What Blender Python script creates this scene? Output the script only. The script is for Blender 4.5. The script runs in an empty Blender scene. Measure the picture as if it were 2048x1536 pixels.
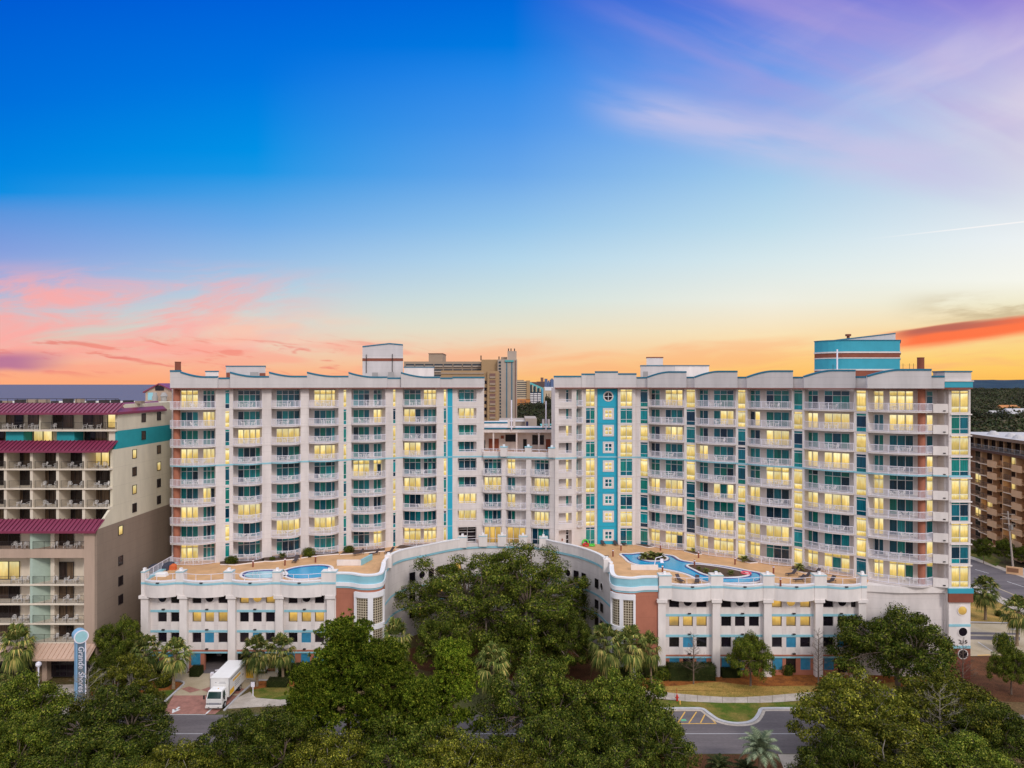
import bpy, bmesh, math, random
from mathutils import Vector, Matrix
from math import sin, cos, pi, radians, sqrt, hypot, atan2, floor
random.seed(7)
SC = bpy.context.scene
COL = SC.collection
H0 = 42.4            # camera height over the street
FP = 1420.0          # focal length in pixels of the 2048 px wide photograph

# ------------------------------------------------------------------ camera
cam_d = bpy.data.cameras.new('camera'); cam = bpy.data.objects.new('camera', cam_d); COL.objects.link(cam)
cam.location = (0, 0, H0); cam.rotation_euler = (radians(90), 0, 0)
cam_d.sensor_width = 36; cam_d.lens = 36 * FP / 2048
cam_d.clip_start = 0.5; cam_d.clip_end = 60000
SC.camera = cam
SC.view_settings.view_transform = 'Standard'; SC.view_settings.look = 'None'
SC.view_settings.exposure = 0.0; SC.view_settings.gamma = 1.0

def s2l(c):
    return tuple((v/255/12.92 if v/255 <= 0.04045 else ((v/255+0.055)/1.055)**2.4) for v in c)

# ------------------------------------------------------------------ world sky
W = bpy.data.worlds.new('World'); SC.world = W; W.use_nodes = True
nt = W.node_tree; nt.nodes.clear()
def N(t, **k):
    n = nt.nodes.new(t)
    for a, b in k.items(): setattr(n, a, b)
    return n
def L(a, b): nt.links.new(a, b)
def setin(s, v):
    if isinstance(v, (int, float)): s.default_value = v
    elif isinstance(v, tuple): s.default_value = v if len(v) == len(s.default_value) else (*v, 1)
    else: L(v, s)
def M(op, a, b=0.0, c=0.0):
    n = N('ShaderNodeMath', operation=op)
    setin(n.inputs[0], a); setin(n.inputs[1], b); setin(n.inputs[2], c)
    return n.outputs[0]
def MR(v, a, b, c=0.0, d=1.0, smooth=True):
    n = N('ShaderNodeMapRange'); n.interpolation_type = 'SMOOTHSTEP' if smooth else 'LINEAR'
    setin(n.inputs[0], v)
    for i, x in enumerate((a, b, c, d)): setin(n.inputs[i+1], x)
    return n.outputs[0]
def MIX(f, a, b, mode='MIX'):
    n = N('ShaderNodeMix', data_type='RGBA', blend_type=mode)
    setin(n.inputs[0], f); setin(n.inputs[6], a); setin(n.inputs[7], b)
    return n.outputs[2]
def COMB(x, y, z=0.0):
    n = N('ShaderNodeCombineXYZ'); setin(n.inputs[0], x); setin(n.inputs[1], y); setin(n.inputs[2], z)
    return n.outputs[0]
def NOISE(v, scale, detail=4, rough=0.55, dist=0.0):
    n = N('ShaderNodeTexNoise'); L(v, n.inputs['Vector']); n.inputs['Scale'].default_value = scale
    n.inputs['Detail'].default_value = detail; n.inputs['Roughness'].default_value = rough
    n.inputs['Distortion'].default_value = dist
    return n.outputs[0]
def RAMP(f, stops):
    n = N('ShaderNodeValToRGB'); setin(n.inputs[0], f); e = n.color_ramp.elements
    stops = sorted(stops)
    e[0].position, e[0].color = stops[0][0], (*stops[0][1], 1)
    e[1].position, e[1].color = stops[-1][0], (*stops[-1][1], 1)
    for p, c in stops[1:-1]:
        q = e.new(p); q.color = (*c, 1)
    return n.outputs[0]
tc = N('ShaderNodeTexCoord'); sp = N('ShaderNodeSeparateXYZ'); L(tc.outputs['Generated'], sp.inputs[0])
dx, dy, dz = sp.outputs
yc = M('MAXIMUM', dy, 0.12)
X = M('MULTIPLY_ADD', M('DIVIDE', dx, yc), 1.42, 1.024)        # thousands, growing to the right (the western side)
Y = M('MULTIPLY_ADD', M('DIVIDE', dz, yc), -1.42, 0.768)       # thousands, growing downwards, horizon at .768
colsky = [
 (0.0, [(0,(0,92,212)),(200,(0,112,220)),(330,(0,132,225)),(385,(14,142,226)),(425,(92,150,222)),(500,(132,160,222)),(560,(165,175,220)),(620,(190,196,210)),(680,(222,196,180)),(730,(250,176,140)),(765,(255,172,125))]),
 (0.512, [(0,(0,98,217)),(150,(0,117,224)),(300,(2,144,229)),(345,(24,150,230)),(400,(82,162,230)),(450,(112,172,232)),(520,(152,190,230)),(570,(178,203,225)),(640,(212,218,210)),(690,(232,214,190)),(740,(250,185,145)),(765,(252,168,122))]),
 (1.024, [(0,(0,106,218)),(90,(2,122,224)),(150,(40,136,232)),(250,(72,150,234)),(350,(105,168,234)),(450,(148,196,235)),(520,(180,214,235)),(600,(210,225,222)),(660,(232,224,200)),(710,(247,204,165)),(765,(252,190,115))]),
 (1.536, [(0,(88,118,220)),(80,(96,140,228)),(150,(108,156,233)),(250,(135,180,236)),(350,(160,202,235)),(450,(190,220,236)),(520,(215,232,236)),(600,(238,238,226)),(670,(250,226,182)),(720,(254,206,130)),(765,(254,184,88))]),
 (2.048, [(0,(150,135,215)),(100,(185,176,225)),(200,(209,206,228)),(300,(214,214,230)),(400,(218,226,235)),(480,(236,241,243)),(560,(246,246,236)),(610,(240,232,200)),(660,(250,216,152)),(720,(254,210,110)),(765,(254,188,86))]),
]
base = None
for i, (cx, st) in enumerate(colsky):
    r = RAMP(M('DIVIDE', Y, 0.8), [(p/800.0, s2l(c)) for p, c in st])
    if base is None: base = r
    else: base = MIX(MR(X, colsky[i-1][0], cx, smooth=False), base, r)
# cloud fields, all in directions of the sky
warp = NOISE(COMB(X, Y), 3.0, 3)
Yw = M('MULTIPLY_ADD', M('SUBTRACT', warp, 0.5), 0.05, Y)
def band(v, a, b, c, d):   # rises a..b, falls c..d
    return M('MULTIPLY', MR(v, a, b), MR(v, c, d, 1.0, 0.0))
def over(colr, mask, amt=1.0):
    global base
    base = MIX(M('MULTIPLY', mask, amt) if amt != 1.0 else mask, base, s2l(colr))
def rot(x, y, k): return COMB(x, M('MULTIPLY_ADD', x, k, y))
# lilac veil, upper right, fanning down to the right
n1 = NOISE(COMB(M('MULTIPLY', X, 1.6), M('MULTIPLY', M('MULTIPLY_ADD', X, -0.36, Yw), 7.0), 3.0), 1.0, 5, 0.5, 0.3)
v1 = M('MULTIPLY_ADD', X, -0.36, Yw)
m1 = M('MULTIPLY', M('MULTIPLY', MR(n1, 0.38, 0.72), MR(Y, 0.42, 0.16)), M('MULTIPLY', MR(X, 1.02, 1.6), MR(v1, -0.10, -0.40)))
over((180,158,217), m1, 0.62)
n1b = NOISE(COMB(M('MULTIPLY', X, 2.2), M('MULTIPLY', M('MULTIPLY_ADD', X, 0.42, Yw), 8.0), 9.0), 1.0, 5, 0.5, 0.4)
m1b = M('MULTIPLY', MR(n1b, 0.42, 0.75), M('MULTIPLY', MR(X, 1.35, 1.9), band(Y, -0.05, 0.1, 0.2, 0.46)))
over((220,208,230), m1b, 0.5)
# long pale streak running down to the right
line = M('MULTIPLY_ADD', M('SUBTRACT', X, 1.3), 0.20, 0.23)
n2 = NOISE(COMB(M('MULTIPLY', X, 3.0), M('MULTIPLY', M('MULTIPLY_ADD', X, -0.2, Y), 18.0)), 1.0, 4)
d2 = M('ABSOLUTE', M('SUBTRACT', Yw, line))
m2 = M('MULTIPLY', MR(d2, 0.075, 0.0), M('MULTIPLY', band(X, 1.12, 1.35, 1.8, 2.15), MR(n2, 0.2, 0.6)))
over((200,196,230), m2, 0.75)
# pink veils on the left
n3 = NOISE(COMB(M('MULTIPLY', X, 3.6), M('MULTIPLY', M('MULTIPLY_ADD', X, 0.12, Yw), 17.0), 2.3), 1.0, 6, 0.62, 0.6)
m3 = M('MULTIPLY', MR(n3, 0.36, 0.60), M('MULTIPLY', band(Y, 0.51, 0.59, 0.69, 0.74), MR(X, 0.78, 0.30)))
over((255,170,164), m3, 0.85)
m3b = M('MULTIPLY', band(Yw, 0.61, 0.66, 0.68, 0.71), MR(X, 0.85, 0.5))
n3c = NOISE(COMB(M('MULTIPLY', X, 5.0), M('MULTIPLY', Yw, 20.0), 4.0), 1.0, 4)
over((252,200,176), M('MULTIPLY', M('MULTIPLY', m3b, MR(X, 0.3, 0.5)), MR(n3c, 0.42, 0.6)), 0.7)
# coral ripples low over the sea
n4 = NOISE(COMB(M('MULTIPLY', X, 8.0), M('MULTIPLY', M('MULTIPLY_ADD', X, -0.12, Yw), 62.0), 2.0), 1.0, 4, 0.6, 0.4)
m4 = M('MULTIPLY', MR(n4, 0.52, 0.66), M('MULTIPLY', band(Y, 0.665, 0.69, 0.735, 0.76), MR(X, 1.0, 0.55)))
over((232,118,108), m4, 0.75)
n4b = NOISE(COMB(M('MULTIPLY', X, 4.0), M('MULTIPLY', Yw, 30.0), 7.0), 1.0, 4, 0.55)
m4b = M('MULTIPLY', MR(n4b, 0.36, 0.6), M('MULTIPLY', band(Y, 0.66, 0.70, 0.73, 0.765), MR(X, 1.15, 0.7)))
over((255,160,140), m4b, 0.5)
m5 = M('MULTIPLY', band(Yw, 0.692, 0.715, 0.728, 0.745), MR(X, 0.17, 0.02))
over((170,104,155), m5, 0.8)
# orange low bank, centre and right
n6 = NOISE(COMB(M('MULTIPLY', X, 3.6), M('MULTIPLY', M('MULTIPLY_ADD', X, 0.05, Yw), 24.0), 5.0), 1.0, 5, 0.55, 0.3)
m6 = M('MULTIPLY', MR(n6, 0.42, 0.64), M('MULTIPLY', band(Y, 0.645, 0.70, 0.735, 0.775), MR(X, 0.75, 1.05)))
over((252,172,124), m6, 0.42)
# grey olive smudges above the red streak
n7 = NOISE(COMB(M('MULTIPLY', X, 4.0), M('MULTIPLY', M('MULTIPLY_ADD', X, 0.10, Yw), 22.0), 8.0), 1.0, 5, 0.6)
m7 = M('MULTIPLY', MR(n7, 0.4, 0.6), M('MULTIPLY', band(Y, 0.575, 0.61, 0.625, 0.665), MR(X, 1.75, 1.98)))
over((196,176,140), m7, 0.8)
# the red streak at the right edge
lr = M('MULTIPLY_ADD', M('SUBTRACT', X, 1.8), -0.125, 0.683)
n8 = NOISE(COMB(M('MULTIPLY', X, 5.0), M('MULTIPLY', M('MULTIPLY_ADD', X, 0.125, Y), 60.0), 8.0), 1.0, 4, 0.55)
dr = M('SUBTRACT', M('MULTIPLY_ADD', M('SUBTRACT', n8, 0.5), 0.012, Y), lr)
m8 = M('MULTIPLY', band(dr, -0.026, -0.014, 0.006, 0.026), MR(X, 1.70, 1.84))
over((255,112,66), m8, 0.95)
m8b = M('MULTIPLY', band(dr, -0.024, -0.018, -0.012, -0.003), M('MULTIPLY', MR(X, 1.76, 1.84), MR(X, 2.12, 1.9)))
over((176,104,92), m8b, 0.85)
# contrail
lc = M('MULTIPLY_ADD', M('SUBTRACT', X, 1.74), -0.112, 0.478)
m9 = M('MULTIPLY', MR(M('ABSOLUTE', M('SUBTRACT', Y, lc)), 0.0022, 0.0), MR(X, 1.7, 2.0))
over((255,250,248), m9, 0.8)
# unseen sky behind the camera and overhead, set bright to light the facades
back = RAMP(M('MULTIPLY_ADD', dz, 0.5, 0.5), [(0.0,(0.16,0.16,0.17)),(0.49,(0.30,0.30,0.33)),(0.52,(0.98,0.88,0.92)),(0.7,(1.0,0.98,1.08)),(1.0,(0.95,1.05,1.3))])
front = M('MULTIPLY', MR(dy, 0.30, 0.62), MR(dz, 0.75, 0.5))
full = MIX(front, MIX(1.0, back, (1.05,1.05,1.05), 'MULTIPLY'), base)
bg = N('ShaderNodeBackground'); L(full, bg.inputs[0]); bg.inputs[1].default_value = 1.0
wo = N('ShaderNodeOutputWorld'); L(bg.outputs[0], wo.inputs[0])

# ------------------------------------------------------------------ sun lamp added behind the camera as soft fill for the facades
sd = bpy.data.lights.new('sun', 'SUN'); sd.energy = 1.45; sd.angle = radians(12); sd.color = (1.0, 0.91, 0.83)
so = bpy.data.objects.new('sun', sd); COL.objects.link(so)
so.rotation_euler = Vector((0.38, -0.72, 0.62)).to_track_quat('Z', 'Y').to_euler()

# ------------------------------------------------------------------ materials
MATS = {}
def newmat(name):
    m = bpy.data.materials.new(name); m.use_nodes = True
    return m
class NT:
    def __init__(s, m): s.t = m.node_tree; s.b = s.t.nodes['Principled BSDF']
    def n(s, t, **k):
        x = s.t.nodes.new(t)
        for a, b in k.items(): setattr(x, a, b)
        return x
    def l(s, a, b): s.t.links.new(a, b)
def mat(name, col, rough=0.7, var=0.12, scale=1.5, stretch=(1,1,1), spec=0.3, metal=0.0, bump=0.0, bscale=20, island=0.0, joints=None, coat=0, objvar=0.0):
    """painted / mineral surface: base colour with procedural dirt; joints = (w,h) panel scoring"""
    if name in MATS: return MATS[name]
    m = newmat(name); t = NT(m); b = t.b
    b.inputs['Roughness'].default_value = rough; b.inputs['Specular IOR Level'].default_value = spec
    b.inputs['Metallic'].default_value = metal
    g = t.n('ShaderNodeNewGeometry')
    mp = t.n('ShaderNodeMapping'); mp.inputs['Scale'].default_value = stretch; t.l(g.outputs['Position'], mp.inputs[0])
    nz = t.n('ShaderNodeTexNoise'); nz.inputs['Scale'].default_value = scale; nz.inputs['Detail'].default_value = 6
    nz.inputs['Roughness'].default_value = 0.65; t.l(mp.outputs[0], nz.inputs['Vector'])
    mr = t.n('ShaderNodeMapRange'); mr.inputs[1].default_value = 0.3; mr.inputs[2].default_value = 0.7
    mr.inputs[3].default_value = 1 - var; mr.inputs[4].default_value = 1 + var*0.6; t.l(nz.outputs[0], mr.inputs[0])
    v = mr.outputs[0]
    def mul(v, w):
        q = t.n('ShaderNodeMath', operation='MULTIPLY'); t.l(v, q.inputs[0]); t.l(w, q.inputs[1]); return q.outputs[0]
    if island:
        ir = t.n('ShaderNodeMapRange'); ir.inputs[3].default_value = 1-island; ir.inputs[4].default_value = 1+island
        t.l(g.outputs['Random Per Island'], ir.inputs[0]); v = mul(v, ir.outputs[0])
    if objvar:
        oi = t.n('ShaderNodeObjectInfo')
        ir = t.n('ShaderNodeMapRange'); ir.inputs[3].default_value = 1-objvar; ir.inputs[4].default_value = 1+objvar
        t.l(oi.outputs['Random'], ir.inputs[0]); v = mul(v, ir.outputs[0])
    if joints:
        sx = t.n('ShaderNodeSeparateXYZ'); t.l(g.outputs['Position'], sx.inputs[0])
        for k, (sock, per, off) in enumerate(joints):
            q = t.n('ShaderNodeMath', operation='MULTIPLY_ADD'); t.l(sx.outputs[sock], q.inputs[0]); q.inputs[1].default_value = 1.0/per; q.inputs[2].default_value = off
            f = t.n('ShaderNodeMath', operation='FRACT'); t.l(q.outputs[0], f.inputs[0])
            gth = t.n('ShaderNodeMapRange'); t.l(f.outputs[0], gth.inputs[0]); gth.inputs[1].default_value = 0.0; gth.inputs[2].default_value = 0.05/per
            gth.inputs[3].default_value = 0.72; gth.inputs[4].default_value = 1.0; v = mul(v, gth.outputs[0])
    mx = t.n('ShaderNodeMix', data_type='RGBA', blend_type='MULTIPLY'); mx.inputs[0].default_value = 1.0
    mx.inputs[6].default_value = (*col, 1); t.l(v, mx.inputs[7]); t.l(mx.outputs[2], b.inputs['Base Color'])
    if bump:
        nb = t.n('ShaderNodeTexNoise'); nb.inputs['Scale'].default_value = bscale; nb.inputs['Detail'].default_value = 5; t.l(g.outputs['Position'], nb.inputs['Vector'])
        bp = t.n('ShaderNodeBump'); bp.inputs['Strength'].default_value = bump; bp.inputs['Distance'].default_value = 0.05
        t.l(nb.outputs[0], bp.inputs['Height']); t.l(bp.outputs[0], b.inputs['Normal'])
    if coat: b.inputs['Coat Weight'].default_value = coat
    MATS[name] = m; return m
def two(name, c1, c2, scale, rough=0.9, c3=None, lo=0.42, hi=0.58, detail=8, fine=(0.75,1.25), fscale=40, stretch=(1,1,1), bump=0.0):
    """ground surface of two or three mixed colours"""
    m = newmat(name); t = NT(m); b = t.b; b.inputs['Roughness'].default_value = rough; b.inputs['Specular IOR Level'].default_value = 0.15
    g = t.n('ShaderNodeNewGeometry'); mp = t.n('ShaderNodeMapping'); mp.inputs['Scale'].default_value = stretch; t.l(g.outputs['Position'], mp.inputs[0])
    nz = t.n('ShaderNodeTexNoise'); nz.inputs['Scale'].default_value = scale; nz.inputs['Detail'].default_value = detail; nz.inputs['Roughness'].default_value = 0.65; t.l(mp.outputs[0], nz.inputs['Vector'])
    r = t.n('ShaderNodeValToRGB'); e = r.color_ramp.elements; e[0].position, e[0].color = lo, (*c1, 1); e[1].position, e[1].color = hi, (*c2, 1)
    if c3: q = e.new(min(1, hi+0.1)); q.color = (*c3, 1)
    t.l(nz.outputs[0], r.inputs[0])
    nf = t.n('ShaderNodeTexNoise'); nf.inputs['Scale'].default_value = fscale; nf.inputs['Detail'].default_value = 3; t.l(mp.outputs[0], nf.inputs['Vector'])
    mr = t.n('ShaderNodeMapRange'); mr.inputs[1].default_value = 0.3; mr.inputs[2].default_value = 0.7; mr.inputs[3].default_value, mr.inputs[4].default_value = fine
    t.l(nf.outputs[0], mr.inputs[0])
    mx = t.n('ShaderNodeMix', data_type='RGBA', blend_type='MULTIPLY'); mx.inputs[0].default_value = 1; t.l(r.outputs[0], mx.inputs[6]); t.l(mr.outputs[0], mx.inputs[7])
    t.l(mx.outputs[2], b.inputs['Base Color'])
    if bump:
        bp = t.n('ShaderNodeBump'); bp.inputs['Strength'].default_value = bump; bp.inputs['Distance'].default_value = 0.1
        t.l(nf.outputs[0], bp.inputs['Height']); t.l(bp.outputs[0], b.inputs['Normal'])
    MATS[name] = m; return m
def glass(name, cols, rough=0.08, spec=0.8, curtain=0.35):
    """window pane: a tinted glossy sheet with curtains behind; the integer part of the U coordinate seeds each pane"""
    m = newmat(name); t = NT(m); b = t.b
    b.inputs['Roughness'].default_value = rough; b.inputs['Specular IOR Level'].default_value = spec
    uv = t.n('ShaderNodeUVMap'); sx = t.n('ShaderNodeSeparateXYZ'); t.l(uv.outputs[0], sx.inputs[0])
    fl = t.n('ShaderNodeMath', operation='FLOOR'); t.l(sx.outputs[0], fl.inputs[0])
    wn = t.n('ShaderNodeTexWhiteNoise', noise_dimensions='1D'); t.l(fl.outputs[0], wn.inputs['W'])
    r = t.n('ShaderNodeValToRGB'); r.color_ramp.interpolation = 'CONSTANT'; e = r.color_ramp.elements
    for i, c in enumerate(cols):
        p = i/len(cols)
        if i < 2: e[i].position, e[i].color = p, (*c, 1)
        else: q = e.new(p); q.color = (*c, 1)
    t.l(wn.outputs[0], r.inputs[0])
    # folds
    w = t.n('ShaderNodeTexNoise', noise_dimensions='2D'); w.inputs['Scale'].default_value = 1.0; w.inputs['Detail'].default_value = 2
    cb = t.n('ShaderNodeCombineXYZ'); mu = t.n('ShaderNodeMath', operation='MULTIPLY'); mu.inputs[1].default_value = 14; t.l(sx.outputs[0], mu.inputs[0]); t.l(mu.outputs[0], cb.inputs[0])
    mv = t.n('ShaderNodeMath', operation='MULTIPLY'); mv.inputs[1].default_value = 0.7; t.l(sx.outputs[1], mv.inputs[0]); t.l(mv.outputs[0], cb.inputs[1]); t.l(cb.outputs[0], w.inputs['Vector'])
    mr = t.n('ShaderNodeMapRange'); mr.inputs[1].default_value = 0.3; mr.inputs[2].default_value = 0.7; mr.inputs[3].default_value = 1-curtain; mr.inputs[4].default_value = 1+curtain; t.l(w.outputs[0], mr.inputs[0])
    mx = t.n('ShaderNodeMix', data_type='RGBA', blend_type='MULTIPLY'); mx.inputs[0].default_value = 1; t.l(r.outputs[0], mx.inputs[6]); t.l(mr.outputs[0], mx.inputs[7])
    t.l(mx.outputs[2], b.inputs['Base Color'])
    MATS[name] = m; return m
def lit(name, top, mid, bot, strength=1.0, folds=0.12):
    """a window with the light on: pale at the ceiling, warmer below, curtain folds"""
    m = newmat(name); t = NT(m); b = t.b
    b.inputs['Roughness'].default_value = 0.15; b.inputs['Base Color'].default_value = (0.08, 0.07, 0.05, 1)
    uv = t.n('ShaderNodeUVMap'); sx = t.n('ShaderNodeSeparateXYZ'); t.l(uv.outputs[0], sx.inputs[0])
    cb = t.n('ShaderNodeCombineXYZ'); mu = t.n('ShaderNodeMath', operation='MULTIPLY'); mu.inputs[1].default_value = 11; t.l(sx.outputs[0], mu.inputs[0]); t.l(mu.outputs[0], cb.inputs[0]); t.l(sx.outputs[1], cb.inputs[1])
    w = t.n('ShaderNodeTexNoise', noise_dimensions='2D'); w.inputs['Scale'].default_value = 1.0; w.inputs['Detail'].default_value = 3; t.l(cb.outputs[0], w.inputs['Vector'])
    w2 = t.n('ShaderNodeTexNoise', noise_dimensions='2D'); w2.inputs['Scale'].default_value = 1.3; w2.inputs['Detail'].default_value = 2; t.l(uv.outputs[0], w2.inputs['Vector'])
    ad = t.n('ShaderNodeMath', operation='MULTIPLY_ADD'); t.l(w2.outputs[0], ad.inputs[0]); ad.inputs[1].default_value = 0.9; 
    sb = t.n('ShaderNodeMath', operation='SUBTRACT'); t.l(sx.outputs[1], sb.inputs[0]); sb.inputs[1].default_value = 0.45; t.l(sb.outputs[0], ad.inputs[2])
    r = t.n('ShaderNodeValToRGB'); e = r.color_ramp.elements; e[0].position, e[0].color = 0.05, (*bot, 1); e[1].position, e[1].color = 0.95, (*top, 1); q = e.new(0.55); q.color = (*mid, 1)
    t.l(ad.outputs[0], r.inputs[0])
    mr = t.n('ShaderNodeMapRange'); mr.inputs[1].default_value = 0.3; mr.inputs[2].default_value = 0.7; mr.inputs[3].default_value = strength*(1-folds); mr.inputs[4].default_value = strength*(1+folds); t.l(w.outputs[0], mr.inputs[0])
    fr_ = t.n('ShaderNodeMath', operation='FRACT'); t.l(sx.outputs[0], fr_.inputs[0]); pp = t.n('ShaderNodeMath', operation='PINGPONG'); pp.inputs[1].default_value = 0.5; t.l(fr_.outputs[0], pp.inputs[0])
    fl = t.n('ShaderNodeMath', operation='FLOOR'); t.l(sx.outputs[0], fl.inputs[0]); wn = t.n('ShaderNodeTexWhiteNoise', noise_dimensions='1D'); t.l(fl.outputs[0], wn.inputs['W'])
    gw = t.n('ShaderNodeMapRange'); gw.inputs[3].default_value = 0.04; gw.inputs[4].default_value = 0.16; t.l(wn.outputs[0], gw.inputs[0])
    gp = t.n('ShaderNodeMapRange'); t.l(pp.outputs[0], gp.inputs[0]); gp.inputs[1].default_value = 0.02; t.l(gw.outputs[0], gp.inputs[2]); gp.inputs[3].default_value = 0.12
    vb = t.n('ShaderNodeMapRange'); vb.inputs[3].default_value = 0.68; vb.inputs[4].default_value = 1.12; t.l(wn.outputs[0], vb.inputs[0])
    q1 = t.n('ShaderNodeMath', operation='MULTIPLY'); t.l(mr.outputs[0], q1.inputs[0]); t.l(gp.outputs[0], q1.inputs[1]); q2 = t.n('ShaderNodeMath', operation='MULTIPLY'); t.l(q1.outputs[0], q2.inputs[0]); t.l(vb.outputs[0], q2.inputs[1])
    t.l(r.outputs[0], b.inputs['Emission Color']); t.l(q2.outputs[0], b.inputs['Emission Strength'])
    b.inputs['Base Color'].default_value = (0.03, 0.045, 0.035, 1)
    MATS[name] = m; return m

mat('cream', (0.69,0.63,0.60), var=0.16, scale=0.5, stretch=(1,1,0.25), joints=[(2,1.525,0.62)])
mat('cream_white', (0.76,0.70,0.66), var=0.14, scale=0.7, stretch=(1,1,0.3))
mat('parapet_grey', (0.57,0.54,0.53), var=0.12, scale=0.5, stretch=(1,1,0.2), joints=[(2,1.15,0.25)])
mat('slab', (0.66,0.60,0.57), var=0.1, scale=1)
mat('white', (0.80,0.79,0.80), rough=0.45, var=0.05)
mat('rail_white', (0.80,0.78,0.86), rough=0.4, var=0.03)
mat('aqua', (0.04,0.33,0.43), var=0.08, scale=0.6, rough=0.6)
mat('aqua_pale', (0.27,0.54,0.62), var=0.1, scale=0.8, rough=0.6)
mat('aqua_wall', (0.022,0.37,0.52), var=0.08, scale=0.5, rough=0.6)
mat('teal_cope', (0.02,0.16,0.25), var=0.1, rough=0.4)
mat('brown', (0.24,0.075,0.045), var=0.15, scale=0.7, rough=0.8)
mat('brick_red', (0.42,0.16,0.10), var=0.12, scale=0.6, rough=0.85, joints=[(2,3.05,0.2)])
mat('soffit', (0.25,0.09,0.07), var=0.1)
mat('deck_tan', (0.64,0.38,0.19), var=0.2, scale=0.5, rough=0.8, joints=[(0,3.1,0.1),(1,3.1,0.3)])
mat('planter_soil', (0.10,0.06,0.04), var=0.3, scale=4)
mat('curb_dark', (0.1,0.1,0.11))
mat('dark_metal', (0.03,0.025,0.025), rough=0.5)
mat('roof_grey', (0.35,0.34,0.33), var=0.15, scale=0.3)
mat('blue_panel', (0.04,0.24,0.40), var=0.25, scale=1.2, rough=0.5)
mat('dark_gap', (0.012,0.010,0.014), rough=0.6)
glass('teal_glass', [(0.005,0.17,0.19),(0.003,0.07,0.11),(0.008,0.22,0.20),(0.005,0.13,0.18),(0.003,0.03,0.06),(0.007,0.25,0.28),(0.005,0.17,0.14)])
glass('garage_glass', [(0.010,0.008,0.012),(0.014,0.010,0.016),(0.02,0.015,0.02)], rough=0.05, spec=0.5, curtain=0.1)
lit('lit', (1.0,0.87,0.46), (0.90,0.62,0.17), (0.58,0.40,0.10), 1.0, 0.16)
lit('lit_amber', (0.95,0.62,0.15), (0.72,0.40,0.07), (0.38,0.23,0.07), 0.85, 0.08)
# glass block
def glassblock():
    m = newmat('glass_block'); t = NT(m); uv = t.n('ShaderNodeUVMap')
    br = t.n('ShaderNodeTexBrick'); br.offset = 0; br.inputs['Scale'].default_value = 1; br.inputs['Brick Width'].default_value = 0.36; br.inputs['Row Height'].default_value = 0.36
    br.inputs['Mortar Size'].default_value = 0.055; br.inputs['Color1'].default_value = (0.07,0.05,0.03,1); br.inputs['Color2'].default_value = (0.12,0.09,0.05,1); br.inputs['Mortar'].default_value = (0.55,0.48,0.36,1)
    t.l(uv.outputs[0], br.inputs['Vector']); t.l(br.outputs[0], t.b.inputs['Base Color']); t.b.inputs['Roughness'].default_value = 0.25
    MATS['glass_block'] = m
glassblock()

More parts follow.
